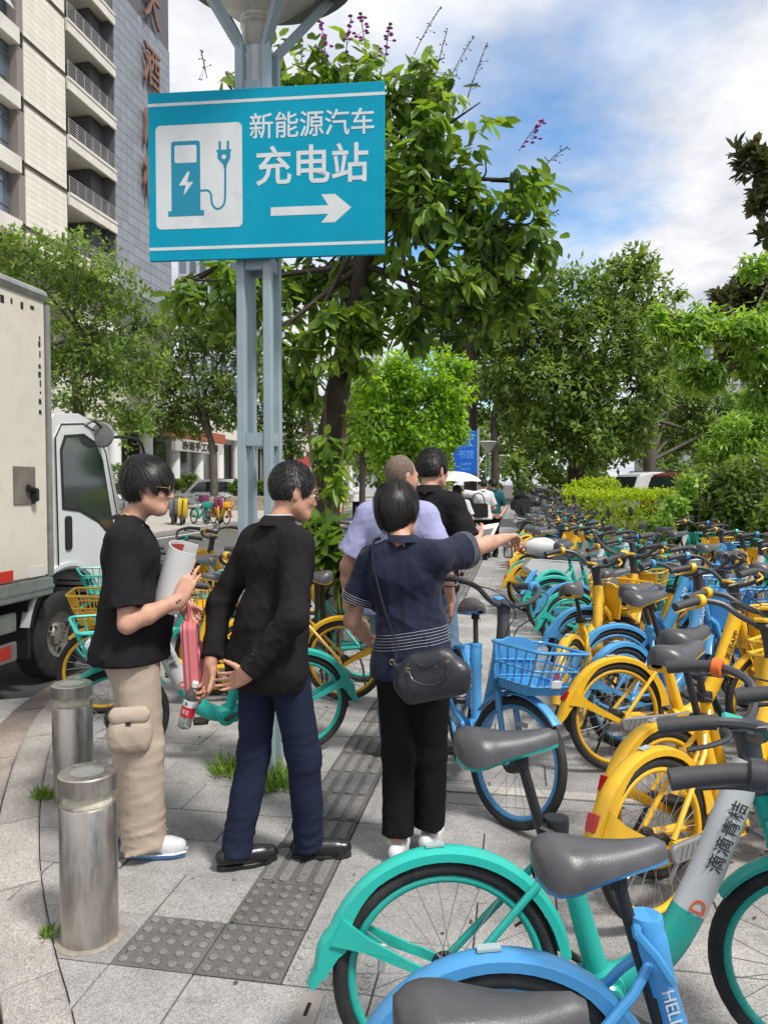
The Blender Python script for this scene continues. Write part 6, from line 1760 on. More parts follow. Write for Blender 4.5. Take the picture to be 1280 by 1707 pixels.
# --- bright young tree on the left edge of the path
far_tree('bright green leafy tree between the two nearest men\'s heads and the blue sign', 690, 17, [(690, 780), (690, 720)], [.10, .09, .06], [lobe(640, 640, 17, 62), lobe(700, 620, 17, 70), lobe(750, 660, 17, 48), lobe(640, 710, 17, 66), lobe(710, 720, 17, 66), lobe(765, 610, 17, 30), lobe(660, 765, 17, 46), lobe(720, 780, 17, 40), lobe(605, 700, 17, 32), lobe(760, 715, 17, 28)], 1500, 8, .16, .075, LM_BRIGHT, 34, BARK, droop=.35, spread=.35, limb_r=.03)
far_tree('slim yellowish green tree behind the flowering tree, thin dark trunk', 603, 26, [(604, 780), (603, 720)], [.12, .10, .07], [lobe(585, 690, 26, 38), lobe(612, 650, 26, 40), lobe(625, 720, 26, 36), lobe(575, 740, 26, 28)], 500, 8, .22, .10, LM_FINE, 35, BARK, droop=.3, spread=.5, limb_r=.04)
# --- big dark trees along the right of the path
GP = 'tall dark trees beyond the bicycles'
far_tree('massive dark evergreen tree filling the middle right, above the hedge', 960, 30, [(960, 760), (955, 690), (950, 620)], [.35, .32, .28, .2], [lobe(950, 500, 30, 80), lobe(1040, 480, 30, 75), lobe(900, 560, 30, 85), lobe(990, 570, 29, 95), lobe(1080, 560, 30, 75), lobe(860, 630, 30, 75), lobe(940, 650, 28.5, 90), lobe(1030, 650, 29, 90), lobe(1095, 640, 30, 50), lobe(900, 710, 28.5, 60), lobe(980, 725, 28, 70), lobe(1050, 720, 29, 52), lobe(840, 560, 30.5, 60), lobe(1060, 440, 30, 42), lobe(870, 500, 30.5, 50)], 2600, 9, .30, .14, LM_DARK, 41, BARK, group=GP, droop=.45, spread=.6, limb_r=.12)
far_tree('tall dark tree with straight black trunk right beside the blue sign', 785, 33, [(785, 700), (784, 600), (780, 520)], [.30, .27, .25, .18], [lobe(780, 480, 33, 60), lobe(730, 510, 33, 50), lobe(830, 500, 33, 55), lobe(800, 560, 34, 50), lobe(740, 560, 34, 40), lobe(830, 450, 33, 46)], 900, 9, .32, .15, LM_DARK, 42, BARK, group=GP, droop=.4, spread=.6, limb_r=.10)
far_tree('open airy tree with forked trunk over the far end of the path', 825, 55, [(825, 760), (823, 700), (828, 660)], [.3, .27, .22, .15], [lobe(800, 640, 55, 36), lobe(840, 630, 55, 38), lobe(860, 690, 55, 30), lobe(800, 690, 55, 20), lobe(845, 660, 55, 24)], 600, 8, .4, .2, LM_FINE2, 43, BARK, group=GP, droop=.3, spread=1.0, limb_r=.12)
far_tree('shadowy tree behind the shrub at the right, trunk splitting low', 1085, 36, [(1082, 770), (1090, 700)], [.3, .28, .2], [lobe(1130, 640, 38, 60), lobe(1190, 680, 38, 60), lobe(1130, 720, 38, 50), lobe(1200, 740, 38, 44), lobe(1250, 690, 38, 50), lobe(1100, 590, 38, 40)], 900, 8, .34, .15, LM_FINE, 44, BARKG, group=GP, droop=.3, spread=.7, limb_r=.10)
far_tree('grey-green feathery tree at the far right behind the shrubs', 1240, 24, [(1240, 770), (1245, 720)], [.14, .12, .08], [lobe(1230, 720, 24, 44), lobe(1270, 700, 24, 40), lobe(1200, 750, 24, 36), lobe(1255, 760, 24, 36)], 700, 9, .24, .07, LM_LIGHT, 45, BARKG, droop=.3, spread=.5, limb_r=.05)
# --- overhanging branches at the right edge
far_tree('light green tree reaching in from the right edge with arching leafy branches', 1420, 9.5, [(1400, 700), (1370, 600), (1330, 560)], [.16, .14, .11, .08], [lobe(1240, 540, 9.2, 52, .6), lobe(1170, 535, 9.2, 52, .62), lobe(1120, 540, 9.2, 38, .7), lobe(1095, 520, 9.3, 24), lobe(1270, 600, 9.4, 50, .6), lobe(1180, 620, 9.4, 45, .5), lobe(1260, 440, 9.3, 30, .7), lobe(1270, 650, 9.6, 42), lobe(1150, 570, 9.1, 30), lobe(1300, 520, 9.4, 50), lobe(1145, 620, 9.4, 26)], 620, 11, .115, .048, LM_LIGHT, 46, BARKG, droop=.7, spread=.30, limb_r=.03, name='overhanging_tree', hollow=.25, simple=False)
far_tree('dark glossy-leaved magnolia at the upper right edge of the picture', 1420, 11, [(1400, 640), (1370, 480), (1345, 360)], [.18, .16, .13, .09], [lobe(1265, 275, 11, 34), lobe(1245, 250, 11, 22), lobe(1275, 330, 11, 22), lobe(1250, 470, 11, 26), lobe(1215, 490, 11, 18), lobe(1270, 390, 11, 18), lobe(1200, 500, 11, 24), lobe(1250, 500, 11.2, 34), lobe(1300, 300, 11, 44), lobe(1300, 480, 11, 46), lobe(1225, 590, 10.5, 30)], 210, 11, .21, .085, LM_MAG, 47, BARKG, droop=-.1, spread=.12, limb_r=.035, name='magnolia_tree', hollow=.4, simple=False, updir=.6)
# --- hedge, bushes, shrubs on the right
def hedge_box(label, x0, x1, y0, y1, z0, z1, n, ln, wd, m, seed, name='hedge', cat='hedge'):
    r_ = np.random.RandomState(seed)
    e = empty(name, ((x0 + x1) / 2, (y0 + y1) / 2, z0)); b = np.array(e.location)
    P = r_.uniform((x0, y0, z0), (x1, y1, z1), (n, 3))
    f = r_.randint(0, 10, n)
    P[f < 4, 2] = z1 + r_.normal(size=(f < 4).sum()) * .05 + .05 * np.sin(P[f < 4, 0] * 3 + P[f < 4, 1] * 2)
    P[(f >= 4) & (f < 7), 1] = y0 + r_.normal(size=((f >= 4) & (f < 7)).sum()) * .05
    P[f == 7, 0] = x0 + r_.normal(size=(f == 7).sum()) * .05; P[f == 8, 0] = x1 + r_.normal(size=(f == 8).sum()) * .05
    dv = r_.normal(size=(n, 3)); dv[:, 2] += .7
    ups = r_.normal(size=(n, 3)) + [0, 0, .8]
    t_ = r_.uniform(0, 1, n)
    link('foliage', leaves_mesh('foliage', P - b, dv, ups, ln * r_.uniform(.6, 1.2, n), wd * r_.uniform(.7, 1.2, n), t_, m), e)
    for i in range(8):
        x = x0 + (x1 - x0) * (i + .5) / 8
        MB().tube([(x - b[0], 0, 0), (x - b[0] + .05, .03, (z1 - z0) * .8)], .02, 5).build('stem', BARK, e)
    tag(e, label, cat)
    return e
hg0, hg1 = D(945, 830, 20), D(1140, 830, 19)
hedge_box('clipped yellow-green hedge behind the bicycles on the right', hg0.x, hg1.x + .6, hg0.y - .2, hg0.y + 1.6, 0, 1.34, 14000, .09, .05, LM_HEDGE, 51)
shrub('rounded yellow-green bush just behind the clipped hedge', [lobe(975, 812, 26, 26, .7), lobe(1010, 812, 26, 26, .7), lobe(955, 818, 26, 18)], 700, 8, .12, .06, LM_HEDGE, 52, stems=4, updir=.6)
shrub('low yellow-green bush at the far end of the bicycle row', [lobe(920, 828, 34, 14, .8), lobe(938, 830, 33, 14, .8)], 220, 8, .14, .07, LM_HEDGE, 53, stems=3, updir=.6)
shrub('large dark green shrub at the right edge above the handlebars', [lobe(1150, 860, 13, 62), lobe(1215, 850, 12.5, 75), lobe(1280, 850, 12, 80), lobe(1180, 810, 13, 50), lobe(1250, 790, 12.5, 55), lobe(1300, 900, 11.5, 70), lobe(1130, 905, 13, 40), lobe(1200, 915, 12.3, 55)], 1500, 9, .13, .06, LM_SHRUB, 54, stems=14, droop=.4, spread=.3)
shrub('drooping light green shrub spilling over the hedge end', [lobe(1105, 870, 11.5, 26, 1.2), lobe(1125, 835, 11.6, 24), lobe(1150, 800, 11.8, 26), lobe(1105, 905, 11.4, 18)], 180, 9, .115, .05, LM_LIGHT, 55, stems=5, droop=.7, spread=.28, hollow=.2)
shrub('small green bush at the right edge below the dark shrub', [lobe(1275, 880, 8.2, 24), lobe(1290, 850, 8.2, 24)], 60, 8, .13, .05, LM_SHRUB, 56, stems=4, droop=.4, hollow=.2)
# distant woodland, one mass
r_ = np.random.RandomState(61)
wl = []
for i in range(60):
    px = 560 + 760 * i / 59
    for _ in range(2): wl.append(lobe(px + r_.uniform(-20, 20), r_.uniform(690, 800), r_.uniform(62, 95), r_.uniform(22, 40)))
for px, py, rp in ((1150, 640, 40), (1100, 620, 40), (1120, 490, 18), (1140, 485, 14), (870, 620, 50), (900, 700, 50), (830, 760, 30), (870, 780, 30), (760, 640, 40), (740, 700, 40), (1060, 700, 60), (1000, 740, 60)):
    wl.append(lobe(px, py, 78, rp))
P, dv, ups, L_, W_, t_, _ = spray(r_, wl, 3600, 7, 1.6, .3, .75, .38, .3)
o = link('distant_wood', leaves_mesh('distant_wood', P, dv, ups, L_, W_, t_, LM_DARK)); struct(o, 'stuff')
# --- grass: tuft at the lamp post, weeds at the kerb, grass by the shrubs
LM_GRASS = leaf_mat('grass_blade', (0.07, 0.16, 0.02), (0.22, 0.36, 0.05), .35, .5)
def grass(name, spots, h, w, m, seed, label=None, kind=None):
    r_ = np.random.RandomState(seed)
    P = np.array(spots); n = len(P)
    dv = r_.normal(size=(n, 3)) * .55; dv[:, 2] = r_.uniform(.5, 1.2, n)
    ups = r_.normal(size=(n, 3)); ups[:, 2] = .2
    b = P.mean(0); b[2] = 0
    e = link(name, leaves_mesh(name, P - b, dv, ups, h * r_.uniform(.5, 1.2, n), np.full(n, w), r_.uniform(0, 1, n), m), None, tuple(b))
    if kind: struct(e, kind)
    if label: tag(e, label, 'grass')
    return e
def disc(c, rad, n, seed):
    r_ = np.random.RandomState(seed); a = r_.uniform(0, 6.28, n); q = np.sqrt(r_.uniform(0, 1, n)) * rad
    return np.stack([c[0] + q * np.cos(a), c[1] + q * np.sin(a), np.zeros(n)], 1)
pc = (POLE.x, POLE.y - .02)
grass('grass_tuft', np.concatenate([disc((pc[0] + .10, pc[1] - .12), .17, 420, 1), disc((pc[0] - .16, pc[1] - .02), .10, 170, 2)]), .13, .009, LM_GRASS, 3, 'tuft of bright grass at the foot of the lamp post')
kp = G(75, 1330); grass('weed_tuft', disc((kp.x, kp.y), .05, 120, 4), .07, .008, LM_GRASS, 5, 'small weed tuft at the kerb beside the farther bollard')
kp = G(85, 1560); grass('weed_tuft', disc((kp.x, kp.y), .03, 50, 6), .05, .007, LM_GRASS, 7, 'tiny weed tuft at the foot of the nearest bollard')
r_ = np.random.RandomState(8); n = 5000
gp_ = np.stack([r_.uniform(2.3, 6.5, n), r_.uniform(8, 19, n), np.full(n, .012)], 1)
o = grass('lawn', gp_, .16, .014, LM_GRASS, 9, None, 'stuff')

# fallen leaves and grit on the pavement
r_ = np.random.RandomState(77); n = 260
lp = np.stack([r_.uniform(-2.6, 1.4, n), r_.uniform(1.9, 9, n) ** 1.0, np.full(n, .006)], 1)
lp = lp[lp[:, 0] > np.array([kerb_x(q) for q in lp[:, 1]]) + .03]; n = len(lp)
dv = r_.normal(size=(n, 3)); dv[:, 2] *= .08; ups = np.tile([0, 0, 1.0], (n, 1)) + r_.normal(size=(n, 3)) * .15
LM_DRY = leaf_mat('dry_leaf', (0.05, 0.035, 0.018), (0.17, 0.12, 0.05), .1, .7)
o = link('leaf_litter', leaves_mesh('leaf_litter', lp, dv, ups, r_.uniform(.008, .035, n), r_.uniform(.005, .018, n), r_.uniform(0, 1, n), LM_DRY)); struct(o, 'stuff')
# ---------------------------------------------------------------- box truck at the kerb
TZ = -0.105
CREAM = mat('truck_box_cream', (0.70, 0.65, 0.56), 0.6, var=.08, vscale=1.2, dirt=.4, dscale=2.5, dirtcol=(.38, .33, .26), bump=.03, bscale=8)
CABW = mat('cab_white', (0.68, 0.70, 0.70), 0.32, var=.05, vscale=1.5, dirt=.35, dscale=2.0, dirtcol=(.42, .39, .33), coat=.4)
ALU = mat('aluminium_trim', (0.42, 0.42, 0.40), .45, .7, var=.15, dirt=.4)
GLASS = mat('dark_glass', (0.02, 0.035, 0.035), .06, spec=.7, coat=.6)
REFLR = mat('reflector_red', (0.60, 0.035, 0.02), .4); REFLW = mat('reflector_white', (0.66, 0.64, 0.60), .45, dirt=.4)
DIRTY = mat('dirty_metal', (0.20, 0.175, 0.15), .7, .2, var=.3, vscale=5, dirt=.6)
trk = tag(empty('box_truck', (-3.9, 6.15, TZ)), 'white light truck with weathered cream cargo box parked at the left kerb', 'truck')
def tk(mb, name, m, par=trk, smooth=30, bev=0):
    me = mb.mesh(name, m, smooth)
    if bev: bevel_mesh(me, bev, 2)
    return link(name, me, par)
YZ = lambda x0: (lambda u, v, h: (x0 + h, u, v))
bx = tk(MB().b2((-2.2, -4.6, .96), (.045, -.36, 3.28)), 'cargo_box', CREAM, bev=.015)
tk(MB().tube([(.02, -4.6, 3.26), (.02, -.36, 3.26)], .055, 10), 'top_rail', ALU, bx)
tk(MB().b2((-.02, -.36, .95), (.06, -.30, 3.20)), 'corner_post', ALU, bx, bev=.008)
tk(MB().b2((-.03, -4.6, .80), (.065, -.32, .955)), 'bottom_rail', ALU, bx, bev=.012)
tk(MB().b2((-.0, -4.6, .86), (.072, -.32, .885)), 'rail_rib', ALU, bx)
for i in range(5):
    y1 = -.42 - i * .40
    tk(MB().b2((.045, y1 - .20, .97), (.049, y1, 1.055)), 'reflector', REFLW if i % 2 == 0 else REFLR, bx, 0)
tk(MB().b2((.045, -.80, 1.56), (.055, -.53, 1.86)), 'lock_plate', DIRTY, bx, bev=.003)
tk(MB().tube([(.075, -.66, 1.70), (.085, -.60, 1.68), (.075, -.55, 1.64)], .022, 8), 'lock_handle', BLACK, bx)
tk(MB().b2((.05, -.60, 1.58), (.10, -.54, 1.69)), 'lock_body', BLACK, bx, bev=.01)
# panel seam and chipped sealant marks
for i in range(9):
    z = 2.3 + i * .075 + rng.uniform(-.02, .02)
    tk(MB().b2((.0455, -.44 - rng.uniform(0, .02), z), (.0475, -.425, z + rng.uniform(.02, .06))), 'sealant_chip', BLACK, bx, 0)
for i in range(10):
    y = -.55 - i * .12; tk(MB().b2((.0455, y, 3.10 + rng.uniform(-.01, .03)), (.0475, y + rng.uniform(.02, .07), 3.15)), 'sealant_chip', BLACK, bx, 0)
tk(MB().b2((-1.6, -4.5, .55), (-.55, -.2, .80)), 'chassis', DIRTY)
for z in (.56, .33):
    tk(MB().b2((-.03, -4.2, z), (.0, -.72, z + .15)), 'side_guard', ALU, bev=.008)
for i in range(4): tk(MB().b2((.0, -.98 - i * .36, .36), (.004, -.80 - i * .36, .46)), 'reflector', REFLR if i % 2 == 0 else REFLW, trk, 0)
tk(MB().b2((-.05, -1.25, .33), (-.02, -1.20, .85)), 'guard_bracket', DIRTY)
tk(MB().lathe([(.13, 0), (.14, .02), (.14, .26), (.12, .28)], 18, (-.35, -.75, .52)), 'air_tank', ALU)
# seams and rivets on the box side, dirt streaks
for y in (-1.62, -2.88): tk(MB().b2((.0452, y - .006, .97), (.0475, y + .006, 3.2)), 'panel_seam', ALU, bx, 0)
# cab
arch = [(.52 * math.cos(R(a)), .40 + .50 * math.sin(R(a))) for a in range(185, -10, -13)]
prof = [(-.20, .95), (-.24, 1.6), (-.22, 2.22), (-.12, 2.33), (.25, 2.36), (.58, 2.28), (.74, 2.08), (.98, 1.42), (1.06, 1.10), (1.06, .50), (.60, .50)] + [(p[0], p[1]) for p in arch[::-1] if p[1] > .42 and p[0] > -.45][0:]
poly = [(-.24, .92), (-.24, 2.22), (-.12, 2.33), (.25, 2.36), (.58, 2.28), (.74, 2.08), (.98, 1.42), (1.06, 1.10), (1.06, .48), (.56, .48)]
poly += [(.50 * math.cos(R(a)), .44 + .48 * math.sin(R(a))) for a in range(8, 150, 12)]
cab = tk(MB().prism(poly[::-1], -1.95, -.035, YZ(0)), 'cab', CABW, trk, 40, .02)
dr = [(-.13, .98), (-.15, 2.12), (-.06, 2.24), (.28, 2.27), (.50, 2.21), (.66, 2.02), (.86, 1.40), (.88, .78), (.60, .74)] + [(.545 * math.cos(R(a)), .44 + .53 * math.sin(R(a))) for a in range(30, 115, 12)]
door = tk(MB().prism(dr[::-1], -.04, -.012, YZ(0)), 'door', CABW, trk, 40, .008)
tk(MB().tube([(-.0125, u, v) for u, v in dr], .007, 5, closed=True), 'door_gap', BLACK, door, 40)
win = [(-.07, 1.50), (-.09, 2.02), (-.02, 2.15), (.28, 2.18), (.46, 2.12), (.60, 1.95), (.80, 1.24), (.74, 1.20), (.50, 1.36), (.20, 1.47)]
tk(MB().prism(win[::-1], -.014, -.006, YZ(0)), 'window_seal', BLACK, door, 0)
w2 = [(p[0] * .93 + .02, 1.76 + (p[1] - 1.76) * .93) for p in win]
tk(MB().prism(w2[::-1], -.008, -.003, YZ(0)), 'window', GLASS, door, 0)
tk(MB().prism(rounded(-.035, 1.14, .065, 1.44, .03)[::-1], -.014, .004, YZ(0)), 'door_handle', BLACK, door, 0, .006)
fl = [(.50 * math.cos(R(a)), .44 + .48 * math.sin(R(a))) for a in range(-2, 175, 10)]; fo = [(.58 * math.cos(R(a)), .44 + .56 * math.sin(R(a))) for a in range(-2, 175, 10)]
tk(MB().prism((fl + fo[::-1]), -.5, -.02, YZ(0)), 'wheel_arch', BLACK, cab, 40)
tk(MB().prism((fo + [(p[0] * 1.06, .44 + (p[1] - .44) * 1.06) for p in fo[::-1]]), -.06, .004, YZ(0)), 'arch_lip', CABW, cab, 40)
tk(MB().b2((-1.9, .99, 1.42), (-.12, 1.0, 2.1)), 'windscreen', GLASS, cab, 0) if False else None
ws = [(.75, 2.05), (.985, 1.42), (.995, 1.42), (.765, 2.06)]
tk(MB().prism([(u + .012, v) for u, v in ws], -1.85, -.12, YZ(0)), 'windscreen', GLASS, cab, 0)
tk(MB().b2((-1.97, 1.03, .42), (-.03, 1.12, .78)), 'bumper', CABW, cab, bev=.02)
tk(MB().b2((-.36, 1.06, .84), (-.06, 1.085, 1.02)), 'headlight', mat('headlamp', (.6, .6, .6), .1, coat=1), cab, bev=.01)
tk(MB().b2((-.10, .93, 1.02), (.02, .99, 1.24)), 'corner_marker', BLACK, cab, bev=.02)
mr = tk(MB().tube(spline([(-.06, .62, 2.16), (.06, .85, 2.18), (.10, 1.10, 2.16), (.10, 1.22, 2.02), (.10, 1.22, 1.9)], 5), .014, 7), 'mirror_arm', BLACK)
tk(MB().b2((.0, 1.17, 1.42), (.20, 1.25, 1.86)), 'mirror_housing', BLACK, mr, bev=.03)
tk(MB().b2((.02, 1.160, 1.45), (.18, 1.172, 1.83)), 'mirror_glass', CHROME, mr, 0)
tk(MB().lathe([(0, -.02), (.11, -.015), (.12, .0), (.08, .04), (0, .06)], 18, (.06, .48, 2.18), 'y'), 'kerb_mirror', GREYP, mr)
tk(MB().tube(spline([(-.02, .30, 2.25), (.03, .38, 2.30), (.06, .48, 2.24)], 5), .012, 6), 'mirror_arm', BLACK)
def truck_wheel(y):
    w_ = tk(MB().lathe([(.18, -.16), (.20, -.02), (.205, .0), (.16, -.035), (.10, -.05), (.075, -.02), (.05, -.015), (0, -.012)], 28, axis='x', cap=False), 'wheel', mat('wheel_steel', (.30, .285, .26), .5, .5, var=.25, dirt=.5))
    w_.location = (-.09, y, .395)
    link('tyre', MB().lathe([(.20, -.20), (.36, -.21), (.385, -.19), (.39, -.10), (.385, .0), (.36, .018), (.30, .022), (.20, .002)], 40, axis='x', cap=False).mesh('tyre', RUBBER, 40), w_)
    for i in range(6):
        a = i * math.pi / 3; link('wheel_bolt', MB().lathe([(.014, 0), (.014, .025), (.008, .03)], 8, (-.028, .085 * math.cos(a), .085 * math.sin(a)), 'x').mesh('wheel_bolt', DIRTY, 30), w_)
        if i % 2 == 0: link('vent_hole', MB().lathe([(.026, 0), (.026, .004)], 12, (-.014, .14 * math.cos(a + .5), .14 * math.sin(a + .5)), 'x').mesh('vent_hole', BLACK, 30), w_)
truck_wheel(0.0); truck_wheel(-3.3)
tk(MB().tube([(-1.8, 0, .395), (-.2, 0, .395)], .06, 8), 'axle', DIRTY)
tk(MB().b2((-.42, -.56, .30), (-.02, -.52, .92)), 'mud_flap', BLACK)
# ---------------------------------------------------------------- the high building on the left
def wall_pt(px, py, X):                # where the photograph's ray meets the upright plane x = X
    r = ray(px, py); t = X / r.x
    return Vector((0, 0, CAM_H)) + r * t
XB = -28.0
TILE = mat('cream_tile', (0.74, 0.70, 0.61), .55, var=.05, vscale=1.0, rnd=.045)
TILED = mat('slate_tile', (0.235, 0.25, 0.285), .45, var=.1, vscale=1.0, rnd=.10)
CONC = mat('beam_plaster', (0.68, 0.65, 0.58), .8, var=.08, vscale=.8, dirt=.3, dscale=.5)
BROWN = mat('brown_pilaster', (0.24, 0.215, 0.19), .7, var=.1); DARKW = mat('dark_recess', (0.11, 0.112, 0.125), .7, var=.2)
PANE = mat('window_pane', (0.10, 0.14, 0.18), .06, spec=.8, coat=.5); FRAME = mat('window_frame', (0.13, 0.135, 0.15), .5)
RAILM = mat('railing_steel', (.5, .5, .48), .4, .5)
CURT = mat('curtain', (.55, .53, .48), .9, var=.15, vscale=6, stretch=(1, 6, .3))
hot = tag(empty('high_rise_building', (XB, 45, 0)), 'tall hotel tower with cream tiles, balconies and slate-grey end at upper left', 'building')
def hb2(lo, hi, name, m, par=hot, bev=0):
    lo = [lo[0] - XB, lo[1] - 45, lo[2]]; hi = [hi[0] - XB, hi[1] - 45, hi[2]]
    return tk(MB().b2(lo, hi), name, m, par, 0, bev)
FLOOR = [5.44 + 3.58 * k for k in range(11)]
hb2((XB - 14, 20, 0), (XB - 3.0, 60, 44), 'core_wall', CONC)
hb2((XB - 3.0, 40.45, 0), (XB - .06, 44.7, 44), 'cream_pier', JOINT)
tm = bevel_mesh(MB().box((0, 0, 0), (.07, 1.012, .345)).mesh('facade_tile', TILE, 0), .004)
for j in range(58):
    z = 15.2 + j * .358
    if any(abs(z - (f + .05)) < .18 for f in FLOOR): continue
    for i in range(4):
        link('facade_tile', tm, hot, (-.03, 40.98 + i * 1.025 - 45, z))
for f in FLOOR:
    hb2((XB - .1, 40.45, f - .08), (XB - .02, 44.7, f + .02), 'string_course', BROWN)
# left window bays
for k, f in enumerate(FLOOR):
    hb2((XB - .6, 20, f - .55), (XB + .12, 40.0, f + .35), 'spandrel', CONC, bev=.02)
    hb2((XB - .6, 39.9, f + .35), (XB - .05, 40.45, f + 3.03), 'pilaster', BROWN)
    if k >= 3:
        for (y0, y1) in ((36.4, 39.7), (32.0, 35.4), (27.6, 31.0)):
            fr_ = hb2((XB - .62, y0, f + .35), (XB - .56, y1, f + 3.03), 'window', PANE)
            for t in (0, .33, .66, 1.0):
                yy_ = y0 + (y1 - y0) * t; hb2((XB - .57, yy_ - .04, f + .35), (XB - .50, yy_ + .04, f + 3.03), 'frame', FRAME, fr_)
            for zz_ in (f + .4, f + 1.1, f + 2.3, f + 3.0): hb2((XB - .57, y0, zz_ - .035), (XB - .51, y1, zz_ + .035), 'frame', FRAME, fr_)
            if (k * 7 + int(y0)) % 3 != 0: hb2((XB - .557, y0 + .1 + (k % 3) * .5, f + .6), (XB - .553, y0 + 1.0 + (k % 3) * .6, f + 2.9), 'curtain', CURT, fr_)
            if y0 > 36 and k in (6, 7):
                ob = link('open_sash', MB().box((0, 0, -.65), (.04, .95, 1.3)).mesh('open_sash', mat('sash_pale', (.55, .58, .6), .2), 0), fr_, (-.5, y1 - .62 - 45, f + 2.3), (0, R(-28), 0))
        hb2((XB - .58, 35.4, f + .35), (XB - .1, 36.4, f + 3.03), 'pilaster', BROWN); hb2((XB - .58, 31.0, f + .35), (XB - .1, 32.0, f + 3.03), 'pilaster', BROWN)
# balconies
for k, f in enumerate(FLOOR):
    if k < 2: continue
    sl = hb2((XB - 3.0, 44.7, f - .22), (XB + .10, 50.5, f), 'balcony_slab', CONC)
    hb2((XB - .05, 44.7, f + .0), (XB + .16, 50.5, f + .16), 'kerb_edge', mat('pale_edge', (.66, .64, .58), .7), sl)
    hb2((XB - .02, 44.7, f - .62), (XB + .13, 50.5, f - .22), 'edge_beam', CONC, sl)
    for i in range(7):
        y = 44.8 + i * .93; hb2((XB + .02, y - .02, f + .16), (XB + .06, y + .02, f + 1.2), 'railing_post', RAILM, sl)
    for j in range(7): hb2((XB + .03, 44.7, f + .25 + j * .155), (XB + .05, 50.4, f + .275 + j * .155), 'railing_bar', RAILM, sl)
    dw = hb2((XB - 3.02, 45.2, f + .05), (XB - 2.95, 48.2, f + 2.5), 'balcony_door', PANE, hot)
    for i in range(4): hb2((XB - 2.96, 45.2 + i * 1.0 - .04, f + .05), (XB - 2.90, 45.2 + i * 1.0 + .04, f + 2.5), 'frame', FRAME, dw)
    hb2((XB - 3.0, 48.9, f), (XB - .9, 50.5, f + 3.3), 'side_return', DARKW)
hb2((XB - 14, 50.5, 0), (XB - .05, 59.2, 47), 'slate_tower', DARKW)
tm = bevel_mesh(MB().box((0, 0, 0), (.08, .845, .665)).mesh('slate_tile', TILED, 0), .005)
for j in range(30):
    for i in range(10):
        link('slate_tile', tm, hot, (-.02, 50.94 + i * .87 - 45, 16.0 + j * .69))
COPPER = mat('copper_letter', (0.24, 0.13, 0.09), .5, .3)
for ch, py in (('大', 5), ('酒', 112), ('店', 215), ('楼', 300)):
    w_ = wall_pt(252, py, XB + .25)
    put_text('sign_character', ch, 3.3, frame_mat((.30, w_.y - 45, w_.z), (0, 1, 0), (0, 0, 1)), COPPER, hot, .10, .0, 2.6)
# podium with columns and shopfront
pod = tag(empty('shop_building', (-23, 60, 0)), 'street-level shopfronts with white columns behind the left trees', 'building')
def pb2(lo, hi, name, m, par=pod, bev=0):
    return tk(MB().b2([lo[0] + 23, lo[1] - 60, lo[2]], [hi[0] + 23, hi[1] - 60, hi[2]]), name, m, par, 0, bev)
pb2((-40, 20, 5.2), (-23.2, 110, 7.5), 'upper_wall', CONC); pb2((-40, 20, 0), (-26.5, 110, 5.2), 'shop_glass', GLASS)
for i in range(22):
    y = 22 + i * 4.0
    link('column', MB().lathe([(.42, 0), (.42, 5.2)], 20).mesh('column', WHITE, 30), pod, (-.6, y - 60, 0))
    pb2((-26.5, y + 1.9, 0), (-26.4, y + 2.05, 5.2), 'mullion', FRAME)
sg_ = wall_pt(335, 745, -22.9)
SB = pb2((-23.2, sg_.y - 4.2, sg_.z - .42), (-22.9, sg_.y + 4.2, sg_.z + .42), 'shop_sign', mat('shop_sign_cream', (.5, .47, .42), .6))
put_text('lettering', '赤道手工咖啡', .62, frame_mat((.12, sg_.y - 60, sg_.z), (0, 1, 0), (0, 0, 1)), PRINTK, SB, .02, .012, 6.4)
pb2((-23.3, sg_.y - 5, sg_.z + .5), (-23.0, sg_.y + 5, sg_.z + 1.2), 'awning_band', mat('brick_red', (.35, .10, .05), .7))
b_s = wall_pt(585, 770, -22.9)
for (yy_, m_, zz_) in ((88, (0.02, .16, .42), 3.9), (96, (.55, .16, .08), 3.6), (78, (.45, .05, .06), 4.0)):
    pb2((-23.1, yy_, zz_ - .5), (-22.85, yy_ + 5, zz_ + .6), 'shop_sign', mat('shop_%d' % yy_, m_, .6))
# far white block between trunk and bright tree
def block(label, px0, px1, py_top, d, rows, cols, wallm, rz=0, depth=12, band=True):
    a, b = D(px0, 806, d), D(px1, 806, d)
    zt = D(px0, py_top, d).z; w_ = (b - a).length
    e = empty('apartment_block', ((a.x + b.x) / 2, (a.y + b.y) / 2, 0), math.atan2(b.y - a.y, b.x - a.x))
    tk(MB().b2((-w_ / 2, 0, 0), (w_ / 2, depth, zt)), 'wall', wallm, e, 0)
    ch = zt / rows; cw = w_ / cols
    pm = MB().box((0, 0, 0), (cw * .62, .06, ch * .52)).mesh('window', PANE, 0); fm = MB().box((0, 0, 0), (cw * .7, .25, ch * .10)).mesh('sill', wallm, 0)
    for r0 in range(rows):
        if r0 * ch < 3: continue
        for c0 in range(cols):
            o_ = link('window', pm, e, (-w_ / 2 + (c0 + .5) * cw, -.02, (r0 + .5) * ch)); link('sill', fm, o_, (0, -.1, -ch * .32))
        if band: tk(MB().b2((-w_ / 2 - .1, -.28, r0 * ch - .12), (w_ / 2 + .1, -.05, r0 * ch + .12)), 'floor_band', WHITE, e, 0)
    tag(e, label, 'building')
block('pale blue-white office block glimpsed between the tree trunk and the bright tree', 560, 632, 380, 110, 12, 5, mat('block_white', (.52, .56, .62), .7, var=.05), depth=20)
block('pale grey apartment block glimpsed through the trees at the right', 1120, 1262, 572, 92, 7, 9, mat('block_grey', (.44, .45, .46), .8, var=.06), depth=14, band=False)
block('glass-fronted block behind the street trees at left', 300, 450, 430, 95, 10, 9, mat('block_glass', (.40, .44, .48), .6, var=.06), depth=14)
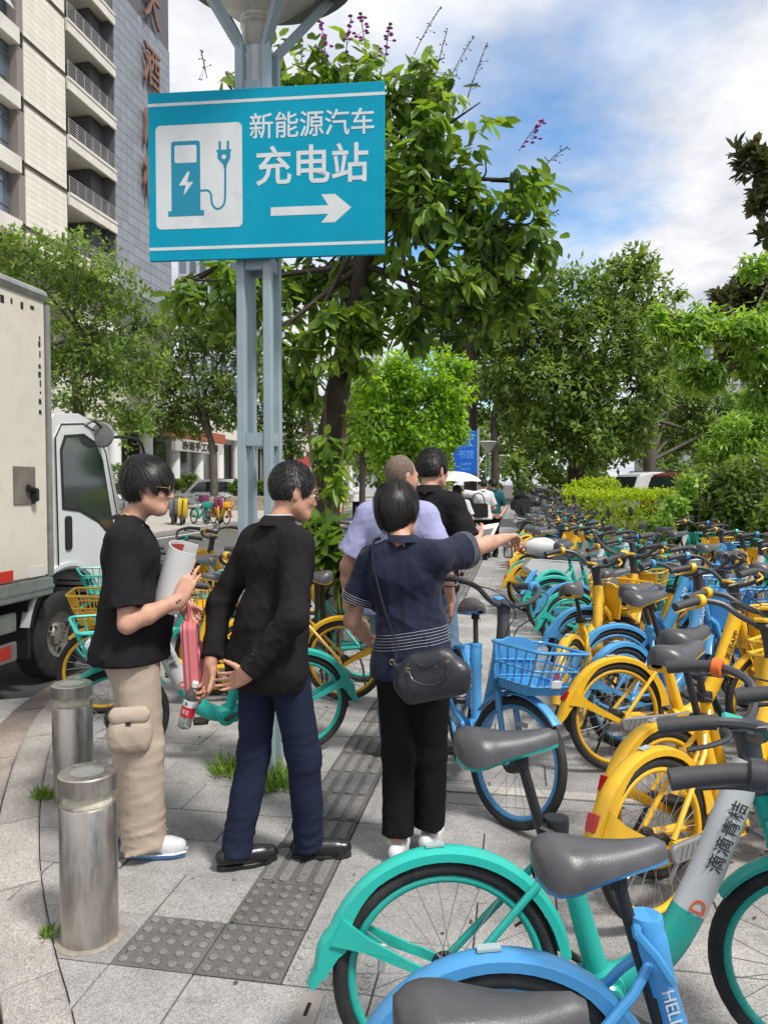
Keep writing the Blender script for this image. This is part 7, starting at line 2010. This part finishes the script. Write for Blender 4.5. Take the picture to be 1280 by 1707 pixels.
# ---------------------------------------------------------------- cars
def car(label, loc, heading, L_, W_, Hh, paint, kind='suv'):
    e = empty('parked_car', loc); e.rotation_euler = (0, 0, R(90 - heading))
    h = L_ / 2
    low = [(-h, .45), (-h + .02, .92), (-h + .10, 1.0), (h - 1.15, 1.02), (h - .12, .82), (h, .6), (h - .05, .30)]
    wa = lambda cx: [(cx + .37 * math.cos(R(a)), .31 + .37 * math.sin(R(a))) for a in range(0, 181, 20)]
    poly = low + [(h - .50, .24)] + wa(h - .88) + [(0, .24)] + wa(-h + .85) + [(-h + .35, .26)]
    fn = lambda u, v, k_: (u, k_ * W_ / 2, v)
    tk(MB().prism(poly, -1, 1, fn), 'body', paint, e, 40, .05)
    cabp = [(-h + .12, .98), (-h + .34, Hh - .10), (-h + .8, Hh), (h - 2.2, Hh - .01), (h - 1.75, Hh - .10), (h - 1.05, 1.0)]
    tk(MB().prism(cabp, -.86, .86, fn), 'cabin', paint, e, 40, .05)
    sw = [(-h + .85, 1.05), (-h + 1.0, Hh - .22), (-h + 1.25, Hh - .17), (h - 2.2, Hh - .17), (h - 1.9, Hh - .22), (h - 1.3, 1.05)]
    tk(MB().prism(sw, -.885, .885, fn), 'side_window', GLASS, e, 0)
    tk(MB().prism([(-h + .13, 1.06), (-h + .31, Hh - .16), (-h + .36, Hh - .16), (-h + .2, 1.06)], -.74, .74, fn), 'rear_window', GLASS, e, 0)
    tk(MB().prism([(h - 1.16, 1.06), (h - 1.70, Hh - .14), (h - 1.66, Hh - .12), (h - 1.08, 1.06)], -.74, .74, fn), 'windscreen', GLASS, e, 0)
    for s_ in (-1, 1):
        tk(MB().b2((-h + .1, s_ * .886 * W_ / 2, 1.05), (-h + .2, s_ * .89 * W_ / 2, 1.06)), 'trim', BLACK, e, 0)
        tk(MB().box((-h - .005, s_ * W_ * .42, .86), (.04, .22, .16)), 'tail_lamp', REDLIGHT, e, 0)
        tk(MB().box((h - .06, s_ * W_ * .40, .70), (.10, .30, .12), (0, R(20), 0)), 'headlamp', MATS['headlamp'], e, 0)
        tk(MB().box((h - 1.45, s_ * (W_ / 2 + .09), 1.06), (.10, .18, .12)), 'wing_mirror', paint, e, 0, .02)
        for x in (h - .88, -h + .85):
            o_ = link('wheel', MB().lathe([(.19, -.08), (.20, .06), (.17, .085), (.05, .07), (0, .07)], 20, axis='y', cap=False).mesh('wheel', MATS['wheel_steel'], 30), e, (x, s_ * (W_ / 2 - .09), .32), (0, 0, 0 if s_ > 0 else math.pi))
            link('tyre', MB().lathe([(.20, -.10), (.30, -.10), (.32, -.07), (.32, .06), (.30, .09), (.20, .07)], 24, axis='y', cap=False).mesh('tyre', RUBBER, 30), o_)
    tk(MB().b2((-h + .8, -.7 * W_ / 2, Hh), (h - 2.4, -.64 * W_ / 2, Hh + .04)), 'roof_rail', BLACK, e, 0); tk(MB().b2((-h + .8, .64 * W_ / 2, Hh), (h - 2.4, .7 * W_ / 2, Hh + .04)), 'roof_rail', BLACK, e, 0)
    tag(e, label, 'car')
CARW = mat('car_white', (.72, .73, .74), .25, coat=.6); CARR = mat('car_red', (.22, .02, .03), .25, coat=.8); CARS = mat('car_silver', (.4, .41, .42), .3, .5, coat=.5)
p = D(345, 806, 50); car('white van-like car parked behind the street tree across the road', (p.x, p.y, .05), 245, 4.9, 1.85, 1.86, CARW)
p = D(432, 806, 54); car('white hatchback parked behind the lamp post across the road', (p.x, p.y, .05), 235, 4.2, 1.8, 1.75, CARW)
p = D(1128, 806, 27); car('white sport utility car behind the hedge at right', (p.x, p.y, .30), 68, 4.5, 1.85, 1.72, CARW)
p = D(1195, 806, 25); car('dark red car parked beside the white one behind the shrub', (p.x, p.y, .30), 66, 4.5, 1.85, 1.70, CARR)
p = D(1030, 806, 40); car('silver car behind the rounded bush at right', (p.x, p.y, .20), 280, 4.5, 1.85, 1.7, CARS)
# ---------------------------------------------------------------- electric scooters
SC = {}
def scooter(x, y, heading, col, label, box=False, apron=None, group=None, lean=4, steer=0, z=0.0, plate=None):
    if not SC:
        ty = torus(MB(), .185, .045, 28, 8, (1, 1.0)); SC['tyre'] = ty.mesh('tyre', RUBBER, 60)
        SC['wheel'] = MB().lathe([(.15, -.03), (.15, .03)], 20, axis='y').lathe([(.05, -.05), (.05, .05)], 12, axis='y').mesh('wheel', CHROME, 30)
        SC['seat'] = bevel_mesh(MB().prism([(-.05, .72), (.0, .80), (.25, .80), (.55, .76), (.68, .78), (.66, .70), (.1, .66)], -.14, .14, lambda u, v, h: (u, h, v)).mesh('seat', SADDLE, 30), .03, 2)
        SC['fork'] = MB().tube([(1.0, 0, .95), (1.12, 0, .45), (1.2, .07, .23)], .022, 7).tube([(1.12, 0, .45), (1.2, -.07, .23)], .022, 7).mesh('fork', BLACK, 40)
        SC['handlebar'] = MB().tube(spline([(.82, .34, 1.04), (.92, .22, 1.08), (.98, 0, 1.02), (.92, -.22, 1.08), (.82, -.34, 1.04)], 5), .014, 7).mesh('handlebar', BLACK, 40)
        for s_, nm in ((1, 'ml'), (-1, 'mr')):
            SC[nm] = MB().tube([(.90, s_ * .26, 1.08), (.92, s_ * .32, 1.22)], .006, 5).lathe([(0, -.008), (.055, -.006), (.06, 0), (.055, .008), (0, .01)], 14, (.92, s_ * .33, 1.27), 'x').mesh('mirror', BLACK, 40)
        SC['body'] = {}; SC['rack'] = MB().tube([(-.28, .1, .78), (-.3, -.1, .78), (.0, -.1, .74)], .012, 5).mesh('rack', BLACK, 40)
    e = empty('electric_scooter', (x, y, z)); e.rotation_euler = (R(-lean), 0, R(90 - heading))
    key = col.name
    if key not in SC['body']:
        bd = MB().prism([(-.30, .62), (-.22, .72), (.10, .70), (.55, .66), (.62, .36), (.95, .30), (1.02, .34), (.66, .24), (.2, .26), (-.05, .42)], -.15, .15, lambda u, v, h: (u, h * (1 - .35 * max(0, -u + .1)), v)).mesh('body', col, 30)
        sh_ = MB().prism([(.90, .32), (1.02, .98), (.98, 1.04), (1.10, .92), (1.14, .60), (1.02, .34)], -.17, .17, lambda u, v, h: (u - .10 * abs(h / .17) ** 2, h, v)).mesh('front_shield', col, 30)
        SC['body'][key] = (bevel_mesh(bd, .035, 2), bevel_mesh(sh_, .02, 2), bevel_mesh(MB().box((-.28, 0, .95), (.34, .36, .30)).mesh('tail_box', col if box else BLACK, 0), .05, 2))
    b0, b1, b2_ = SC['body'][key]
    link('body', b0, e); link('front_shield', b1, e); link('seat', SC['seat'], e); link('handlebar', SC['handlebar'], e); link('fork', SC['fork'], e); link('mirror', SC['ml'], e); link('mirror', SC['mr'], e); link('rack', SC['rack'], e)
    for xx in (-.02, 1.2):
        w_ = link('wheel', SC['wheel'], e, (xx, 0, .23)); link('tyre', SC['tyre'], w_)
    if box:
        bo = link('tail_box', b2_, e)
        if plate:
            pl = link('number_plate', MB().box((-.44, 0, .62), (.01, .30, .20)).mesh('number_plate', WHITE, 0), e)
            put_text('lettering', plate, .12, frame_mat((-.4475, .05, .62), (0, -1, 0), (0, 0, 1)), PRINTK, pl, .001, .003)
    if apron:
        rows = []
        for i in range(7):
            t_ = i / 6; rows.append([(1.08 - .30 * t_ + .05 * abs(j / 4 - 1) ** 2 * -1, (j / 4 - 1) * (.36 - .04 * t_), 1.12 - .78 * t_ + .02 * math.sin(j * 2.2 + i)) for j in range(9)])
        link('wind_apron', MB().strip(rows).mesh('wind_apron', apron, 60), e)
    tag(e, label, 'electric scooter', group)
cols = [mat('scooter_black', (.02, .02, .022), .35, coat=.4), mat('scooter_white', (.62, .62, .62), .35, coat=.4), mat('scooter_grey', (.16, .17, .18), .35, coat=.4), mat('scooter_yellow', (.68, .46, .02), .35, coat=.4), mat('scooter_magenta', (.24, .02, .12), .35, coat=.4), mat('scooter_red', (.40, .03, .03), .35, coat=.4), mat('scooter_blue', (.05, .15, .30), .35, coat=.4)]
APR = [None, None, cloth('apron_pale', (.56, .58, .58)), None, cloth('apron_blue', (.36, .50, .54)), None]
scooter(.34, 9.4, 74, cols[1], 'white electric scooter with R3 plate and rounded tail, by the pointing hand', False, None, 'electric scooters on the right')
r3 = [o for o in COL.objects if o.get('label', '').startswith('white electric scooter with R3')][0]
tcw = link('tail_cowl', MB().lathe([(0, -.30), (.10, -.26), (.16, -.12), (.17, .02), (.13, .18), (0, .26)], 20, (-.05, 0, .88), 'x').mesh('tail_cowl', cols[1], 60), r3); tcw.scale = (.8, .8, .7); tcw.location = (0, 0, .24)
link('tail_lamp', MB().lathe([(0, -.03), (.06, -.02), (.07, .02)], 14, (-.33, 0, .86), 'x').mesh('tail_lamp', REDLIGHT, 40), r3)
pl = link('number_plate', bevel_mesh(MB().box((-.47, 0, .86), (.012, .34, .24), (0, R(-12), 0)).mesh('number_plate', WHITE, 0), .004), r3)
link('plate_frame', MB().tube([(-.475 + .05 * (v > .86) * 0, u, v) for u, v in rounded(-.175, .735, .175, .985, .03, 3)], .009, 5, closed=True).mesh('plate_frame', BLACK, 40), pl)
put_text('lettering', 'R3', .11, frame_mat((-.482, .07, .85), (0, -1, 0), (.2, 0, 1)), PRINTK, pl, .001, .003)
y = 17.4; i = 0; names = {0: 'black', 1: 'white', 2: 'grey', 5: 'red', 6: 'blue'}; cn = {}
while y < 62:
    ci = rng.choice((0, 0, 0, 2, 2, 1, 6, 5)); n_ = cn.get(ci, 0); cn[ci] = n_ + 1
    scooter(.35 + rng.uniform(-.2, .2), y, rng.uniform(60, 82), cols[ci], '%s electric scooter, %s %s one in the far right-hand row' % (names[ci], ordinal(n_), names[ci]), rng.random() < .4, APR[rng.randrange(6)], 'electric scooters on the right', rng.uniform(2, 6))
    y += .62 + .012 * (y - 17); i += 1
y = 19.5; cn = {}
while y < 50:
    ci = rng.choice((0, 0, 2, 1, 6, 5)); n_ = cn.get(ci, 0); cn[ci] = n_ + 1
    scooter(-2.0 + rng.uniform(-.25, .25), y, rng.uniform(275, 300), cols[ci], '%s electric scooter, %s %s one left of the far path' % (names[ci], ordinal(n_), names[ci]), rng.random() < .4, APR[rng.randrange(6)], 'electric scooters left of the path', rng.uniform(2, 6))
    y += 1.1
for px, ci, lb, d in ((292, 2, 'grey motor scooter across the road, leftmost of the group by the white van', 30.5), (306, 3, 'yellow and black motor scooter across the road beside the teal bike', 30), (343, 4, 'magenta scooter with tall front shield across the road', 31), (178, 0, 'dark scooter across the road seen between truck mirror and young man', 27), (190, 2, 'grey scooter with pale fairing across the road near the truck mirror', 26.5)):
    p = D(px, 806, d); scooter(p.x, p.y, 130 + (px % 7) * 6, cols[ci], lb, ci == 4, None, 'scooters across the road', 3, 0, .05)
for px, k, lb in ((322, 'teal', 'teal rental bicycle across the road between the motor scooters'), (355, 'yellow', 'yellow rental bicycle across the road at the end of the scooter group'), (168, 'yellow', 'yellow rental bicycle across the road behind the truck mirror')):
    p = D(px, 806, 30); b_ = bike(k, p.x, p.y, 130, lb, lod=2, group='bicycles across the road'); b_.location.z = .05
# ---------------------------------------------------------------- street furniture far off
def far_lamp(px, d, label):
    p = D(px, 806, d); e = empty('street_lamp', (p.x, p.y, 0))
    for s_ in (-1, 1):
        MB().b2((s_ * .10 - .025, -.025, 0), (s_ * .10 + .025, .025, 3.6)).build('post', GREYPAINT, e, 0)
    MB().lathe([(.1, 3.5), (.5, 4.1), (.55, 4.16), (.5, 4.2), (0, 4.25)], 20).build('lantern', GLASSY, e)
    tag(e, label, 'street lamp')
far_lamp(813, 47, 'small far street lamp with dish lantern above the walking men')
far_lamp(838, 70, 'farthest street lamp at the end of the path')
p = D(776, 754, 24)
bs = empty('notice_board', p, R(10))
BLUES = mat('board_blue', (0.0, .10, .52), .45)
tk(MB().box((0, 0, 0), (.70, .05, 1.36)), 'panel', BLUES, bs, 0)
for i, (t_, sz, dz, w_) in enumerate((('职工', .30, .30, .50), ('书馆', .30, -.06, .50), ('工会服务', .09, -.36, .36), ('24小时', .10, -.52, .30))):
    put_text('lettering', t_, sz, frame_mat((.0, -.028, dz), (1, 0, 0), (0, 0, 1)), mat('board_print', (.10, .36, .75), .5), bs, .002, .002, w_)
tk(MB().b2((.36, -.03, -2.3), (.42, .03, .75)), 'post', GREYPAINT, bs, 0)
tag(bs, 'tall blue notice board with pale lettering beside the far men', 'sign')
pl = empty('planter_wall', D(420, 832, 46)); pl.location.z = .045; pl.rotation_euler = (0, 0, R(20))
blk_ = bevel_mesh(MB().box((0, 0, 0), (.78, .4, .26)).mesh('stone_block', mat('planter_stone', (.30, .26, .20), .85, var=.2, vscale=3, rnd=.15), 0), .02)
for j in range(3):
    for i in range(9): link('stone_block', blk_, pl, (-2.6 + i * .8 + (.4 if j % 2 else 0), 0, .14 + j * .27))
tag(pl, 'low planter wall of tan stone blocks across the road', 'planter')
for (px, py, d, r0, lb) in ((432, 812, 47, 16, 'clipped dark bush on the stone planter across the road'), (405, 812, 47, 16, 'second clipped bush on the planter, nearer the lamp post'), (310, 800, 55, 14, 'round green bush in front of the shop at left'), (292, 806, 53, 10, 'small round bush left of the shop lamp'), (215, 795, 40, 30, 'dark bush across the road behind the truck mirror'), (90, 800, 36, 40, 'broad bush across the road behind the truck cab')):
    shrub(lb, [lobe(px - r0 * .6, py, d, r0), lobe(px + r0 * .6, py, d, r0)], 260, 8, .22, .11, LM_SHRUB, int(px), stems=3, updir=.6, base=None)
hy = empty('fire_hydrant', D(382, 806, 36)); hy.location.z = .045
MB().lathe([(.16, 0), (.16, .06), (.10, .08), (.10, .55), (.14, .58), (.14, .64), (.08, .74), (0, .78)], 16).build('barrel', mat('hydrant_red', (.35, .06, .05), .5, dirt=.3), hy)
MB().lathe([(.05, -.18), (.05, .18)], 10, (0, 0, .48), 'x').build('outlet', MATS['hydrant_red'], hy)
tag(hy, 'faded red fire hydrant on the far pavement', 'hydrant')
